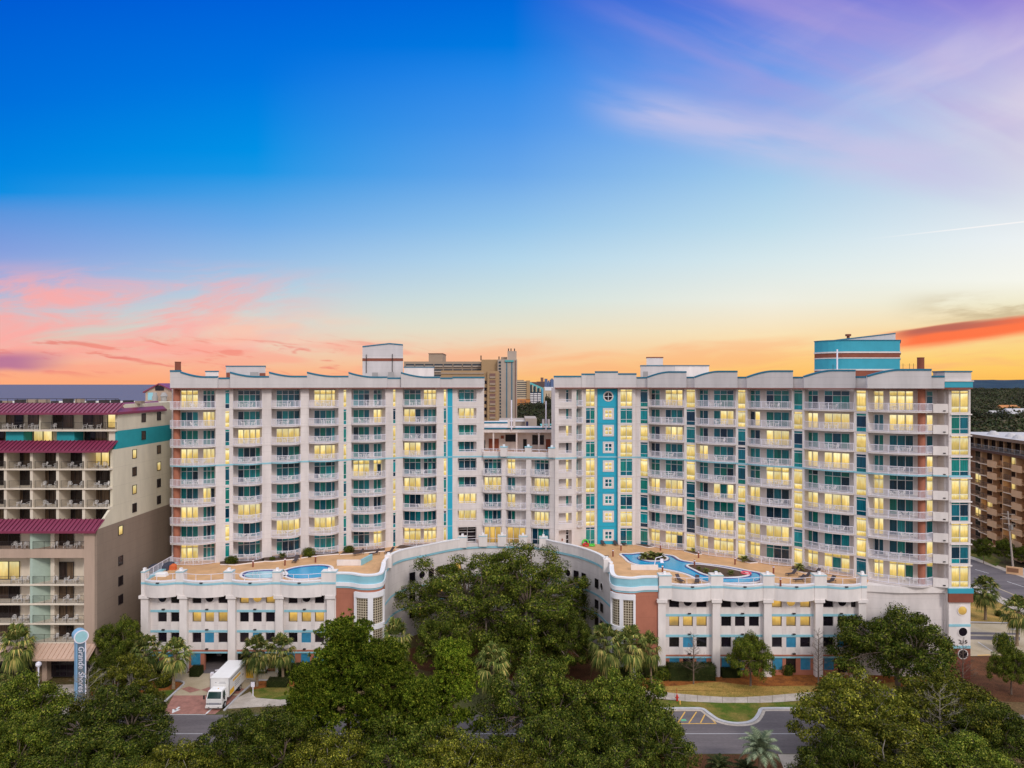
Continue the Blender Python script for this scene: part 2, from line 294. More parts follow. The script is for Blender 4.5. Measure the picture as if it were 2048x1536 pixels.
# ------------------------------------------------------------------ mesh builder
class MB:
    def __init__(s): s.v = []; s.f = []; s.m = []; s.uv = []; s.mats = []; s.smooth = False
    def mi(s, name):
        if name not in s.mats: s.mats.append(name)
        return s.mats.index(name)
    def face(s, pts, m, uv=None):
        i = len(s.v); s.v.extend([tuple(p) for p in pts]); s.f.append(tuple(range(i, i+len(pts)))); s.m.append(s.mi(m)); s.uv.append(uv)
    def hexa(s, p, m, uvf=None):   # p: 8 points, 0-3 bottom loop, 4-7 top loop
        i = len(s.v); s.v.extend([tuple(q) for q in p]); k = s.mi(m)
        for f in ((0,3,2,1),(4,5,6,7),(0,1,5,4),(1,2,6,5),(2,3,7,6),(3,0,4,7)):
            s.f.append(tuple(i+a for a in f)); s.m.append(k); s.uv.append(None)
    def box(s, x0, x1, y0, y1, z0, z1, m):
        s.hexa([(x0,y0,z0),(x1,y0,z0),(x1,y1,z0),(x0,y1,z0),(x0,y0,z1),(x1,y0,z1),(x1,y1,z1),(x0,y1,z1)], m)
    def fbox(s, fr, u0, u1, v0, v1, z0, z1, m):
        P = fr.p
        s.hexa([P(u0,v1,z0),P(u1,v1,z0),P(u1,v0,z0),P(u0,v0,z0),P(u0,v1,z1),P(u1,v1,z1),P(u1,v0,z1),P(u0,v0,z1)], m)
    def prism(s, poly, z0, z1, m, mtop=None, uvs=False):
        n = len(poly); i = len(s.v)
        s.v.extend([(x, y, z0) for x, y in poly]); s.v.extend([(x, y, z1) for x, y in poly])
        k = s.mi(m); kt = s.mi(mtop) if mtop else k
        a = sum(poly[j][0]*poly[(j+1)%n][1]-poly[(j+1)%n][0]*poly[j][1] for j in range(n))
        for j in range(n):
            q = (j+1) % n; f = (i+j, i+q, i+n+q, i+n+j)
            s.f.append(f if a > 0 else f[::-1]); s.m.append(k); s.uv.append(None)
        top = tuple(range(i+n, i+2*n)); bot = tuple(range(i, i+n))
        s.f.append(top if a > 0 else top[::-1]); s.m.append(kt); s.uv.append(None)
        s.f.append(bot[::-1] if a > 0 else bot); s.m.append(k); s.uv.append(None)
    def bar(s, a, b, r, m, n=4, r2=None):
        a = Vector(a); b = Vector(b); d = b-a
        if d.length < 1e-6: return
        q = d.to_track_quat('Z', 'Y'); r2 = r if r2 is None else r2; i = len(s.v); k = s.mi(m)
        for (c, rr) in ((a, r), (b, r2)):
            for j in range(n):
                t = 2*pi*(j+0.5)/n; s.v.append(tuple(c + q @ Vector((cos(t)*rr, sin(t)*rr, 0))))
        for j in range(n):
            w = (j+1) % n; s.f.append((i+j, i+w, i+n+w, i+n+j)); s.m.append(k); s.uv.append(None)
        s.f.append(tuple(range(i+n-1, i-1, -1))); s.m.append(k); s.uv.append(None)
        s.f.append(tuple(range(i+n, i+2*n))); s.m.append(k); s.uv.append(None)
    def tube(s, pts, rs, m, n=6):
        k = s.mi(m); rings = []
        for j, p in enumerate(pts):
            p = Vector(p); a = Vector(pts[max(0, j-1)]); b = Vector(pts[min(len(pts)-1, j+1)])
            q = (b-a).to_track_quat('Z', 'Y'); r = rs[j] if isinstance(rs, (list, tuple)) else rs; i = len(s.v); rings.append(i)
            for c in range(n):
                t = 2*pi*c/n; s.v.append(tuple(p + q @ Vector((cos(t)*r, sin(t)*r, 0))))
        for j in range(len(rings)-1):
            for c in range(n):
                d = (c+1) % n; s.f.append((rings[j]+c, rings[j]+d, rings[j+1]+d, rings[j+1]+c)); s.m.append(k); s.uv.append(None)
        s.f.append(tuple(rings[-1]+c for c in range(n))); s.m.append(k); s.uv.append(None)
    def cyl(s, x, y, z0, z1, r, m, n=16, r2=None):
        r2 = r if r2 is None else r2; i = len(s.v); k = s.mi(m)
        for z, rr in ((z0, r), (z1, r2)):
            for j in range(n):
                t = 2*pi*j/n; s.v.append((x+cos(t)*rr, y+sin(t)*rr, z))
        for j in range(n):
            w = (j+1) % n; s.f.append((i+j, i+w, i+n+w, i+n+j)); s.m.append(k); s.uv.append(None)
        s.f.append(tuple(range(i+n-1, i-1, -1))); s.m.append(k); s.uv.append(None)
        s.f.append(tuple(range(i+n, i+2*n))); s.m.append(k); s.uv.append(None)
    def join(s, o):
        i = len(s.v); s.v.extend(o.v); mp = [s.mi(x) for x in o.mats]
        s.f.extend([tuple(a+i for a in f) for f in o.f]); s.m.extend([mp[a] for a in o.m]); s.uv.extend(o.uv)
    def size(s):
        if not s.v: return 0
        xs = [v[0]/max(v[1], 1) for v in s.v]; zs = [(v[2]-H0)/max(v[1], 1) for v in s.v]
        return (max(xs)-min(xs))*(max(zs)-min(zs)) + 1e-9*len(s.f)
    def mesh(s, name, loc=(0,0,0)):
        me = bpy.data.meshes.new(name)
        lx, ly, lz = loc
        me.from_pydata([(x-lx, y-ly, z-lz) for x, y, z in s.v], [], s.f)
        for x in s.mats: me.materials.append(MATS[x])
        me.polygons.foreach_set('material_index', s.m)
        if any(u is not None for u in s.uv):
            ul = me.uv_layers.new(name='UVMap'); flat = []
            for f, u in zip(s.f, s.uv):
                if u is None: flat.extend([0.0]*(2*len(f)))
                else:
                    for a in u: flat.extend(a)
            ul.data.foreach_set('uv', flat)
        if s.smooth: me.polygons.foreach_set('use_smooth', [True]*len(s.f))
        me.update(); return me
class Frame:
    def __init__(s, A, B):
        s.A = A; s.B = B; dx, dy = B[0]-A[0], B[1]-A[1]; s.len = hypot(dx, dy)
        s.u = (dx/s.len, dy/s.len); s.n = (s.u[1], -s.u[0])      # n points to the camera side for left-to-right frames
    def p(s, u, v, z=0): return (s.A[0]+s.u[0]*u+s.n[0]*v, s.A[1]+s.u[1]*u+s.n[1]*v, z)
    def pu(s, px):        # where the ray of pixel column px meets this line
        k = (px-1024)/FP; den = s.u[0]-k*s.u[1]
        return (k*s.A[1]-s.A[0])/den
def PX(px, D): return ((px-1024)/FP*D, D)
def AT(px, py, z=0.0):
    D = (H0-z)*FP/(py-768); return ((px-1024)/FP*D, D)
def ZY(py, D): return H0-(py-768)*D/FP

def setp(o, label=None, cat=None, group=None, kind=None):
    if label: o['label'] = label
    if cat: o['category'] = cat
    if group: o['group'] = group
    if kind: o['kind'] = kind
    return o
def build(name, mb, parent=None, loc=(0,0,0), **k):
    o = bpy.data.objects.new(name, mb.mesh(name, loc)); COL.objects.link(o)
    if parent is not None: o.parent = parent
    else: o.location = loc
    return setp(o, **k)
class Thing:
    def __init__(s, name, label, cat, loc=(0,0,0), group=None, kind=None):
        s.o = bpy.data.objects.new(name, None); COL.objects.link(s.o); s.o.location = loc; s.loc = loc
        s.o.empty_display_size = 0.3
        setp(s.o, label, cat, group, kind); s.reg = []
    def part(s, name, mb, subs=(), label=None):
        s.reg.append([name, mb, list(subs), label]); return s.reg[-1]
    def done(s, cap=98):
        by = {}
        for r in s.reg: by.setdefault(r[0], []).append(r)
        for name, rs in by.items():
            rs.sort(key=lambda r: -r[1].size())
            for r in rs[:cap]:
                if not r[1].v: continue
                o = build(name, r[1], s.o, s.loc, label=r[3])
                for (sn, smb) in r[2]:
                    if smb.v:
                        c = build(sn, smb, o, s.loc)
            if len(rs) > cap:
                a = MB()
                for r in rs[cap:]:
                    a.join(r[1])
                    for q in r[2]: a.join(q[1])
                build(name, a, s.o, s.loc, kind='stuff', label='the remaining smaller ones of this kind, farther away')
        return s.o
def copy_tree(o, parent=None):
    c = o.copy(); COL.objects.link(c)
    if parent is not None: c.parent = parent
    for ch in o.children: copy_tree(ch, c)
    return c
def place(src, loc, rz=0.0, label=None, scale=None, first=[set()]):
    """first use moves the source itself, later uses copy it with its parts"""
    if src.name not in first[0]: first[0].add(src.name); o = src
    else: o = copy_tree(src)
    o.location = loc; o.rotation_euler = (0, 0, rz)
    if scale: o.scale = (scale,)*3 if isinstance(scale, (int, float)) else scale
    if label: o['label'] = label
    return o
NPANE = [0]
def pane(mb, P, m):
    """P: four corners, bottom-left, bottom-right, top-right, top-left"""
    k = NPANE[0]; NPANE[0] += 1; k = (k*37) % 997
    mb.face(P, m, [(k+0.02, 0), (k+0.98, 0), (k+0.98, 1), (k+0.02, 1)])
# ------------------------------------------------------------------ the hotel
FL = [13.35, 16.75, 19.8, 22.85, 25.9, 29.3, 32.35, 35.4, 38.45]; FT = 41.72
TALL = (0, 4, 8)
hotel = Thing('hotel', 'wide cream beachfront hotel with aqua trim, curved wings of balconies and a parking podium', 'hotel', (0, 118, 0))
def bits(s): return [c == 'L' for c in s.replace(' ', '')]     # top floor first
def glazing(fr, u0, u1, z0, z1, v, cols, rows, m, fm='white', w=0.075, d=0.07, mats=None, sill=False):
    f = MB(); g = MB()
    hz = z1-z0
    us = [u0 + (u1-u0)*i/cols for i in range(cols+1)]
    zs = [z0 + hz*r for r in rows]
    for i, u in enumerate(us):
        a = u-w/2 if 0 < i < cols else (u if i == 0 else u-w)
        f.fbox(fr, a, a+w, v, v+d, z0, z1, fm)
    for j, z in enumerate(zs):
        a = z-w/2 if 0 < j < len(zs)-1 else (z if j == 0 else z-w)
        for i in range(cols):
            f.fbox(fr, us[i]+w*(1 if i == 0 else .5), us[i+1]-w*(1 if i == cols-1 else .5), v, v+d-0.004, a, a+w, fm)
    if sill: f.fbox(fr, u0-0.08, u1+0.08, v+d, v+d+0.08, z0-0.08, z0, fm)
    for i in range(cols):
        for j in range(len(zs)-1):
            P = fr.p; q = v+0.025
            mm = m if mats is None else mats(i, j)
            pane(g, [P(us[i]+w*.5, q, zs[j]+w*.5), P(us[i+1]-w*.5, q, zs[j]+w*.5), P(us[i+1]-w*.5, q, zs[j+1]-w*.5), P(us[i]+w*.5, q, zs[j+1]-w*.5)], mm)
    return f, g
def curve(fr, bulge, off=0.12, n=9, peak=0.5, u0=0.0, u1=None):
    u1 = fr.len if u1 is None else u1; r = []
    for i in range(n+1):
        t = i/n; s = t/peak/2 if t < peak else 0.5+(t-peak)/(1-peak)/2
        r.append((u0+(u1-u0)*t, off+bulge*4*s*(1-s)))
    return r
def railing(mb, pts, z, h=1.12, m='rail_white', post=1.35, bal=0.125, rb=0.019, rt=0.052, lo=0.10, rp=0.036):
    """pts: world xy polyline"""
    tot = 0.0; nextp = 0.0; nextb = bal
    for i in range(len(pts)-1):
        a, b = pts[i], pts[i+1]; l = hypot(b[0]-a[0], b[1]-a[1])
        if l < 1e-4: continue
        at = lambda t: (a[0]+(b[0]-a[0])*t/l, a[1]+(b[1]-a[1])*t/l)
        mb.bar((*a, z+h), (*b, z+h), rt, m); mb.bar((*a, z+lo), (*b, z+lo), rt*0.8, m)
        while nextp <= tot+l:
            x, y = at(nextp-tot); mb.bar((x, y, z), (x, y, z+h), rp, m); nextp += post
        while bal and nextb <= tot+l:
            x, y = at(nextb-tot); mb.bar((x, y, z+lo), (x, y, z+h), rb, m); nextb += bal
        tot += l
    x, y = pts[-1]; mb.bar((x, y, z), (x, y, z+h), rp, m)
BAYS = []     # (frame, curve, floor index, door groups) kept for the balcony furniture
def bay(name, A, B, groups, lits, bulge=1.0, peak=0.5, floors=range(9), recess=1.7, slab0=False, u1=None, door_h=2.45, frame_rail=True, narrow=None):
    fr = Frame(A, B); back = Frame(fr.p(0, -recess)[:2], fr.p(fr.len, -recess)[:2])
    w = MB(); w.fbox(back, -0.35, fr.len+0.35, -0.3, 0.0, 13.25 if 0 in floors else FL[min(floors)], (FL+[FT])[max(floors)+1], 'cream')
    hotel.part('bay_wall', w)
    for fi in floors:
        z = FL[fi]; tall = fi in TALL; zt = z+(2.92 if tall else door_h)
        for gi, (pa, pb, n) in enumerate(groups):
            on = lits[gi][8-fi]
            ua, ub = back.pu(pa), back.pu(pb)
            rows = [0, 0.735, 1] if tall else [0, 1]
            f, g = glazing(back, ua, ub, z+0.04, zt, 0.0, n, rows, 'lit' if on else 'teal_glass',
                           mats=(lambda i, j, on=on: ('teal_glass' if (on and j == 0 and random.random() < 0.04) else ('lit' if on else 'teal_glass'))))
            hotel.part('balcony_door', f, [('pane', g)])
        s = MB(); r = MB()
        cv = curve(fr, bulge, 0.12, 9, peak, 0.0, u1)
        poly = [fr.p(u, v+0.09)[:2] for u, v in cv] + [fr.p(cv[-1][0], -recess+0.01)[:2], fr.p(0, -recess+0.01)[:2]]
        if fi > 0 or slab0:
            s.prism(poly, z-0.2, z, 'aqua_pale' if fi == 5 else 'slab', 'slab')
        railing(r, [fr.p(u, v)[:2] for u, v in cv], z)
        if fi > 0 or slab0: hotel.part('balcony', s, [('railing', r)])
        else: hotel.part('railing', r)
        BAYS.append((fr, cv, fi, recess))
    return fr
WALLJ = MB()     # floor joints of the flat wall columns
def wallcol(A, B, m='cream', z0=13.25, z1=FT, depth=2.3, ops=(), bands=True, part='wall', jm='slab'):
    """ops: (px0, px1, [(z0, z1)...]) openings through a wall column"""
    fr = Frame(A, B); w = MB(); u = 0.0
    for (pa, pb, zz) in ops:
        ua, ub = fr.pu(pa), fr.pu(pb)
        w.fbox(fr, u, ua, -depth, 0, z0, z1, m)
        z = z0
        for (a, b) in sorted(zz):
            if a > z: w.fbox(fr, ua, ub, -depth, 0, z, a, m)
            z = b
        if z < z1: w.fbox(fr, ua, ub, -depth, 0, z, z1, m)
        u = ub
    w.fbox(fr, u, fr.len, -depth, 0, z0, z1, m)
    if bands:
        for i in range(1, 9):
            if z0 < FL[i] < z1:
                if i == 5: w.fbox(fr, 0.01, fr.len-0.01, 0.0, 0.05, 29.02, 29.28, 'aqua_pale')
                else:
                    # keep the joint off the openings
                    w.fbox(fr, 0.01, fr.len-0.01, 0.0, 0.035, FL[i]-0.22, FL[i]-0.10, jm)
    hotel.part(part, w)
    return fr
def winz(i, lo=0.1, hi=2.55): return (FL[i]+lo, FL[i]+(hi+0.38 if i in TALL else hi))
def column_windows(A, B, px0, px1, on, m='cream', n=1, rows=(0, 0.26, 0.86, 1), part='window', lo=0.12, hi=2.6, floors=range(9), fm='white'):
    zz = [winz(i, lo, hi) for i in floors]
    fr = wallcol(A, B, m, ops=[(px0, px1, zz)])
    for i, (a, b) in zip(floors, zz):
        f, g = glazing(fr, fr.pu(px0)+0.005, fr.pu(px1)-0.005, a+0.004, b-0.004, -0.16, n, list(rows), 'lit' if on[8-i] else 'teal_glass', fm=fm, w=0.06)
        hotel.part(part, f, [('pane', g)])
    return fr

V = PX
# left wing ---------------------------------------------------------------
bay('s1', V(341,114.5), V(431,115.5), [(362,397,3),(406,430,3)], [bits('L d d L d d L d L'), bits('d L d L d L d d d')], 1.2, 0.62)
column_windows(V(431,115.5), V(466.5,116.8), 450, 459.5, bits('d L d L d d d L d'), part='slit_window', lo=-0.1, hi=2.6)
bay('s2', V(466.5,116.8), V(524,118.2), [(475.5,523,4)], [bits('d d L d d d L d d')], 1.3, 0.62)
wallcol(V(524,118.2), V(543,119))
bay('s3', V(543,119), V(601,121), [(552.5,600,4)], [bits('d d L d d d d L d')], 1.3, 0.62)
wallcol(V(601,121), V(618,121.6))
bay('s4', V(618,121.6), V(677,123.2), [(628,675,4)], [bits('L d d L d d d L d')], 1.3, 0.6)
column_windows(V(677,123.2), V(703,124.6), 687, 693.5, bits('L d d L d d L d d'), part='slit_window', lo=-0.1, hi=2.6)
bay('s5', V(703,124.6), V(771,126.2), [(706,739,3),(746.5,770,3)], [bits('d d d d L d d d d'), bits('d L d d L d d d L')], 1.2, 0.6)
column_windows(V(771,126.2), V(806,128), 786, 792, bits('L d L L d L L d d'), part='slit_window', lo=-0.1, hi=2.6)
bay('s6', V(806,128), V(873,128.6), [(808,842,3),(847,872.5,3)], [bits('d L d L d L d d L'), bits('L d d d d d L d L')], 1.3, 0.6)
column_windows(V(873,128.6), V(895,129), 887, 893, bits('L d L d L d L d L'), part='slit_window', lo=-0.1, hi=2.6)
wallcol(V(895,129), V(905,129.2), 'aqua_wall', jm='aqua_pale')
def small_bay(A, B, px0, px1, glaz, on, n, recess=1.3, door=False):
    zz = []
    for i in range(9):
        top = FL[i]+(2.95 if i in TALL else 2.6)
        zz.append((FL[i]+(0.05 if i == 0 else 0.72), top))
    fr = wallcol(A, B, ops=[(px0, px1, zz)], depth=2.3)
    back = Frame(fr.p(0, -recess)[:2], fr.p(fr.len, -recess)[:2]); u0, u1 = fr.pu(px0), fr.pu(px1)
    w = MB(); w.fbox(fr, u0+0.003, u1-0.003, -recess-0.25, -recess, 13.3, FT-0.2, 'cream'); hotel.part('bay_wall', w)
    for i in range(9):
        a, b = zz[i]
        lo = FL[i]+0.05
        g0, g1 = back.pu(glaz[0]), back.pu(glaz[1])
        if i == 0:
            f, g = glazing(back, g0, g1, lo, b-0.02, 0.0, 2, [0, 0.33, 0.62, 0.8, 1], 'garage_glass')
            hotel.part('entrance_door', f, [('pane', g)])
        else:
            f, g = glazing(back, g0, g1, a-0.35, b-0.02, 0.0, n, [0, 0.8, 1] if i in TALL else [0, 1], 'lit' if on[8-i] else 'teal_glass')
            hotel.part('balcony_door', f, [('pane', g)])
            s = MB(); s.fbox(fr, u0+0.004, u1-0.004, -recess+0.08, -0.16, FL[i]-0.15, FL[i], 'slab')
            r = MB(); railing(r, [fr.p(u0+0.02, -0.08)[:2], fr.p(u1-0.02, -0.08)[:2]], a, 0.42, lo=0.04, bal=0.2)
            hotel.part('balcony', s, [('railing', r)])
    return fr
small_bay(V(905,129.2), V(967,129.8), 915.5, 953, (917,952), bits('d L d d d d L L d'), 3)
# brown round columns of the outer stacks
c = MB(); x, y = V(353.5, 115.2); c.cyl(x, y, 13.3, 41.6, 0.52, 'brick_red', 16); hotel.part('column', c)
# end wall of the left wing at the courtyard gap
w = MB(); w.prism([V(967,129.8), V(967,131.8), (-6.2,148), (-9,148), (-9,132.0)], 28.6, FT, 'cream'); hotel.part('wall', w)

# link between the towers ---------------------------------------------------
LK = [V(967,129.3), V(1003,129.2), V(1013,129.0), V(1052,128.3), V(1062.5,128.1), V(1099,127.2), V(1110,126.6)]
for k, (a, b, on, pa, pb) in enumerate(((LK[0],LK[1],'d d d d d L d d L',968.5,1002.5),(LK[2],LK[3],'d d d d L d L d L',1014,1051),(LK[4],LK[5],'d d d d d L d L d',1063.5,1098))):
    bay('l', a, b, [(pa, pb, 4)], [bits(on)], 0.35, 0.5, floors=range(1, 5), recess=1.4)
    fr = Frame(a, b)
    f, g = glazing(fr, 0.1, fr.len-0.1, 13.4, 16.4, -0.3, 3, [0, 1], 'lit_amber' if k < 2 else 'teal_glass'); hotel.part('lobby_window', f, [('pane', g)])
    w = MB(); w.fbox(fr, 0.003, fr.len-0.003, -0.5, -0.02, 16.4, 16.55, 'cream'); w.fbox(fr, 0.003, fr.len-0.003, -2.0, 0.02, 29.02-0.3, 29.3, 'cream'); hotel.part('wall', w)
for a, b in ((LK[1],LK[2]),(LK[3],LK[4]),(LK[5],LK[6])): wallcol(a, b, z1=29.3)
terr = MB()
for a, b in zip(LK[:-1], LK[1:]):
    fr = Frame(a, b); terr.fbox(fr, 0, fr.len, -0.15, 0.25, 29.3, 30.05, 'cream'); terr.fbox(fr, 0, fr.len, 0.25, 0.29, 29.02, 29.3, 'aqua_pale'); terr.fbox(fr, 0, fr.len, 0.02, 0.25, 29.02, 29.3, 'cream')
for px in (1008, 1057, 1104):
    fr = Frame(V(px-6.5, 128.6 if px < 1100 else 126.9), V(px+6.5, 128.4 if px < 1100 else 126.6)); terr.fbox(fr, 0, fr.len, -0.4, 0.5, 29.32, 30.95, 'cream'); terr.fbox(fr, -0.06, fr.len+0.06, -0.46, 0.56, 30.95, 31.1, 'aqua_pale'); terr.fbox(fr, fr.len/2-.2, fr.len/2+.2, -.2, .2, 31.1, 31.45, 'white')
hotel.part('terrace_parapet', terr)
r = MB()
for a, b in ((V(964,129.6),V(1001,129)),(V(1015,128.9),V(1050,128.2)),(V(1064,128.0),V(1097,127.1))): railing(r, [a, b], 30.05, 0.55, lo=0.05, bal=0.25)
hotel.part('railing', r)
w = MB(); w.prism([V(966,129.6), V(1110,127), (9, 150), (-9, 150)], 29.05, 29.28, 'slab', 'deck_tan'); hotel.part('terrace_floor', w)
# canopy building on the terrace
w = MB(); w.box(-7.6, 9.6, 140.5, 150, 29.28, 33.2, 'cream'); hotel.part('wall', w)
w = MB(); w.box(-7.6, 9.6, 137.4, 146, 33.0, 33.75, 'cream'); w.box(-7.7, 9.7, 137.3, 137.38, 33.62, 33.95, 'teal_cope'); w.box(-7.6, -0.5, 146, 152, 33.7, 34.5, 'cream_white'); w.box(-7.6, -0.6, 145.9, 145.99, 34.3, 34.62, 'teal_cope'); hotel.part('canopy', w)
w = MB()
for x0, x1, z0, z1, m in ((-6.3,-5.3,29.4,31.3,'dark_gap'),(-4.6,-2.6,29.4,31.6,'brown'),(-1.3,1.0,31.0,32.4,'dark_gap'),(2.2,2.9,29.4,31.5,'dark_gap'),(4.0,6.3,30.4,32.3,'garage_glass'),(6.7,7.6,29.4,31.5,'brown'),(-2.2,-1.6,31.6,32.2,'brown'),(7.9,8.6,31.2,32.0,'white')):
    w = MB(); w.box(x0, x1, 140.38, 140.46, z0, z1, m); hotel.part('terrace_door' if z0 < 30 else 'terrace_window', w)

w = MB()
for x in (-7.2, -3.6, 0.9, 5.2, 9.2): w = MB(); w.box(x-.15, x+.15, 137.6, 137.9, 29.28, 33.0, 'cream'); hotel.part('canopy_post', w)

# right tower, inner part ---------------------------------------------------
w = MB(); w.prism([V(1109,129.2), (9.9, 148), (12, 148), (12, 129.8)], 28.6, FT, 'cream'); hotel.part('wall', w)
small_bay(V(1110,126.4), V(1148,127.2), 1117.5, 1143.5, (1131,1143), bits('d d L d L L d L d'), 2)
def side_bay():
    A, B = V(1148,127.2), V(1168,128.8)
    zz = [(FL[i]+0.02, FL[i]+(2.95 if i in TALL else 2.6)) for i in range(1, 9)]
    fr = wallcol(A, B, ops=[(1153, 1163.5, zz)])
    back = Frame(fr.p(0, -1.0)[:2], fr.p(fr.len, -1.0)[:2]); on = bits('d d d d d L d L d')
    u0, u1 = fr.pu(1153), fr.pu(1163.5)
    for i in range(1, 9):
        a, b = zz[i-1]
        f, g = glazing(back, u0+0.01, u1-0.01, a, b, 0, 1, [0, 1], 'lit' if on[8-i] else 'teal_glass'); hotel.part('window', f, [('pane', g)])
        s = MB(); s.fbox(fr, u0, u1, 0.003, 0.45, FL[i]-0.15, FL[i], 'slab'); r = MB(); railing(r, [fr.p(u0, 0.05)[:2], fr.p(u0, 0.4)[:2], fr.p(u1, 0.4)[:2], fr.p(u1, 0.05)[:2]], FL[i], 1.0)
        hotel.part('balcony', s, [('railing', r)])
side_bay()
column_windows(V(1168,128.8), V(1195,129.2), 1171.5, 1190, bits('L d L d L L d L d'), n=2, part='paired_window', lo=-0.15, hi=2.65)
# aqua stair tower
A, B = V(1195,129.0), V(1236,129.0)
fr = wallcol(A, B, 'aqua_wall', jm='aqua')
on = bits('d L L d L d d L d')
for i in range(0, 8):
    z0 = FL[i]+0.85; u0, u1 = fr.pu(1209), fr.pu(1224.5)
    s = MB()
    a, b, c0, c1 = u0-0.3, u1+0.3, z0-0.3, z0+1.5+0.28
    s.fbox(fr, a, u0, 0, 0.07, c0, c1, 'slab'); s.fbox(fr, u1, b, 0, 0.07, c0, c1, 'slab'); s.fbox(fr, u0, u1, 0, 0.068, c0, z0, 'slab'); s.fbox(fr, u0, u1, 0, 0.068, z0+1.5, c1, 'slab')
    f, g = glazing(fr, u0+.002, u1-.002, z0+.002, z0+1.498, 0.0, 2, [0, .5, 1], 'lit' if on[8-i] else 'teal_glass', w=0.13, d=0.05)
    s.join(f); hotel.part('stair_window', s, [('pane', g)])
def roundwin(fr, u, z, r, m, fm='slab', v=0.0, cross=True, ring=0.22):
    s = MB(); g = MB(); n = 24
    P = lambda t, rr, vv: fr.p(u+cos(t)*rr, vv, z+sin(t)*rr)
    for i in range(n):
        a, b = 2*pi*i/n, 2*pi*(i+1)/n
        s.hexa([P(a,r,v), P(b,r,v), P(b,r+ring,v), P(a,r+ring,v), P(a,r,v+.07), P(b,r,v+.07), P(b,r+ring,v+.07), P(a,r+ring,v+.07)], fm)
    g.face([P(2*pi*i/n, r, v+0.02) for i in range(n)], m, [(5.5+.45*cos(2*pi*i/n), .5+.45*sin(2*pi*i/n)) for i in range(n)])
    if cross:
        s.fbox(fr, u-.05, u+.05, v+.025, v+.06, z-r, z+r, 'white'); s.fbox(fr, u-r, u-.05, v+.025, v+.057, z-.05, z+.05, 'white'); s.fbox(fr, u+.05, u+r, v+.025, v+.057, z-.05, z+.05, 'white')
    return s, g
s, g = roundwin(fr, fr.pu(1216.5), 40.15, 0.72, 'garage_glass'); hotel.part('round_window', s, [('pane', g)])
column_windows(V(1236,128.4), V(1271,128.4), 1240.5, 1265, bits('L d L L d L d L d'), n=2, part='paired_window', lo=-0.1, hi=2.6)
wallcol(V(1271,128.7), V(1278.5,128.5))
def wcol(A, B, p0, p1, on): return column_windows(A, B, p0, p1, bits(on), 'cream_white', part='picture_window', lo=-0.2, hi=2.62)
wcol(V(1278.5,128.5), V(1297.5,127.6), 1280, 1295.5, 'd d L d L d d d d')
bay('r1', V(1297.5,127.6), V(1368,124), [(1301,1320.5,2),(1331,1366,3)], [bits('d d d d d L d d L'), bits('L d L d d L L d L')], 0.6, 0.5)
wcol(V(1368,124), V(1392,122.6), 1372, 1390, 'L d d L L d d d L')
bay('r2', V(1392,122.6), V(1471.5,118.6), [(1397,1417,2),(1427.5,1468,3)], [bits('d d d L d d d d L'), bits('d L d d d L d L L')], 0.9, 0.5)
wcol(V(1471.5,118.6), V(1495,117.4), 1475, 1491, 'L L d d d L d L L')
bay('r3', V(1495,117.4), V(1583.5,113.2), [(1500,1521,2),(1532.5,1579,3)], [bits('d L d d d L d L L'), bits('d d L d L d d L d')], 0.9, 0.5)
wcol(V(1583.5,113.2), V(1609,111.8), 1587, 1605, 'd L d d L L L d L')
bay('r4', V(1609,111.8), V(1707.5,107.0), [(1613.5,1637,2),(1648.5,1700,3)], [bits('d L d L d L d d L'), bits('d L d L d L d d L')], 0.9, 0.5)
wcol(V(1707.5,107.0), V(1736,105.5), 1711.6, 1732.5, 'L d L d L d L L d')
A, B = V(1736,105.5), V(1889,102.4)
bay('r5', A, B, [(1738.5,1767.5,3),(1778,1827,3),(1852.5,1866,1)], [bits('L d d d L L L d L'), bits('L L d d d d d d L'), bits('d L d L L L d L L')], 1.5, 0.72, slab0=True, u1=Frame(A,B).len*0.845, recess=1.9)
fr = Frame(A, B)
for i in range(9):      # solid white rounded ends of the corner balconies
    s = MB(); u0 = fr.len*0.845; u1 = fr.len+0.3; z = FL[i]
    s.fbox(fr, u0+0.02, u1, 0.22, 0.34, z-0.22, z+1.1, 'cream_white'); s.fbox(fr, u1, u1+0.12, -0.4, 0.30, z-0.22, z+1.02, 'cream_white')
    s.fbox(fr, u0+0.02, u1, -1.88, 0.22, z-0.2, z, 'slab')
    if i == 5: s.fbox(fr, u0+0.02, u1, 0.34, 0.36, z-0.22, z-0.02, 'aqua_pale')
    s.fbox(fr, u0+1.3, u0+1.6, 0.34, 0.42, z+0.02, z+0.16, 'dark_metal')
    hotel.part('balcony_end_wall', s)
c = MB(); x, y = fr.p(fr.pu(1844), -0.25)[:2]; c.cyl(x, y, 0.0, 41.6, 0.5, 'brick_red', 18); c.cyl(x, y, 12.55, 13.1, 0.62, 'aqua_pale', 18); hotel.part('column', c)
wallcol(V(1889,102.6), V(1897.5,102.6), z0=0)
w = MB(); w.fbox(Frame(V(1866.5,104.2), V(1890,104.0)), 0, 1.75, -1.2, -0.35, 13.3, FT, 'cream'); hotel.part('bay_wall', w)
fr = column_windows(V(1897.5,102.0), V(1941,102.0), 1903, 1938, bits('L d L d L d L d L'), n=2, part='paired_window', lo=-0.2, hi=2.62)
for i in range(9):
    s = MB(); s.fbox(fr, 0.2, fr.len+0.12, 0.05, 0.22, FL[i]-0.5, FL[i]-0.34, 'cream_white'); hotel.part('sill', s)
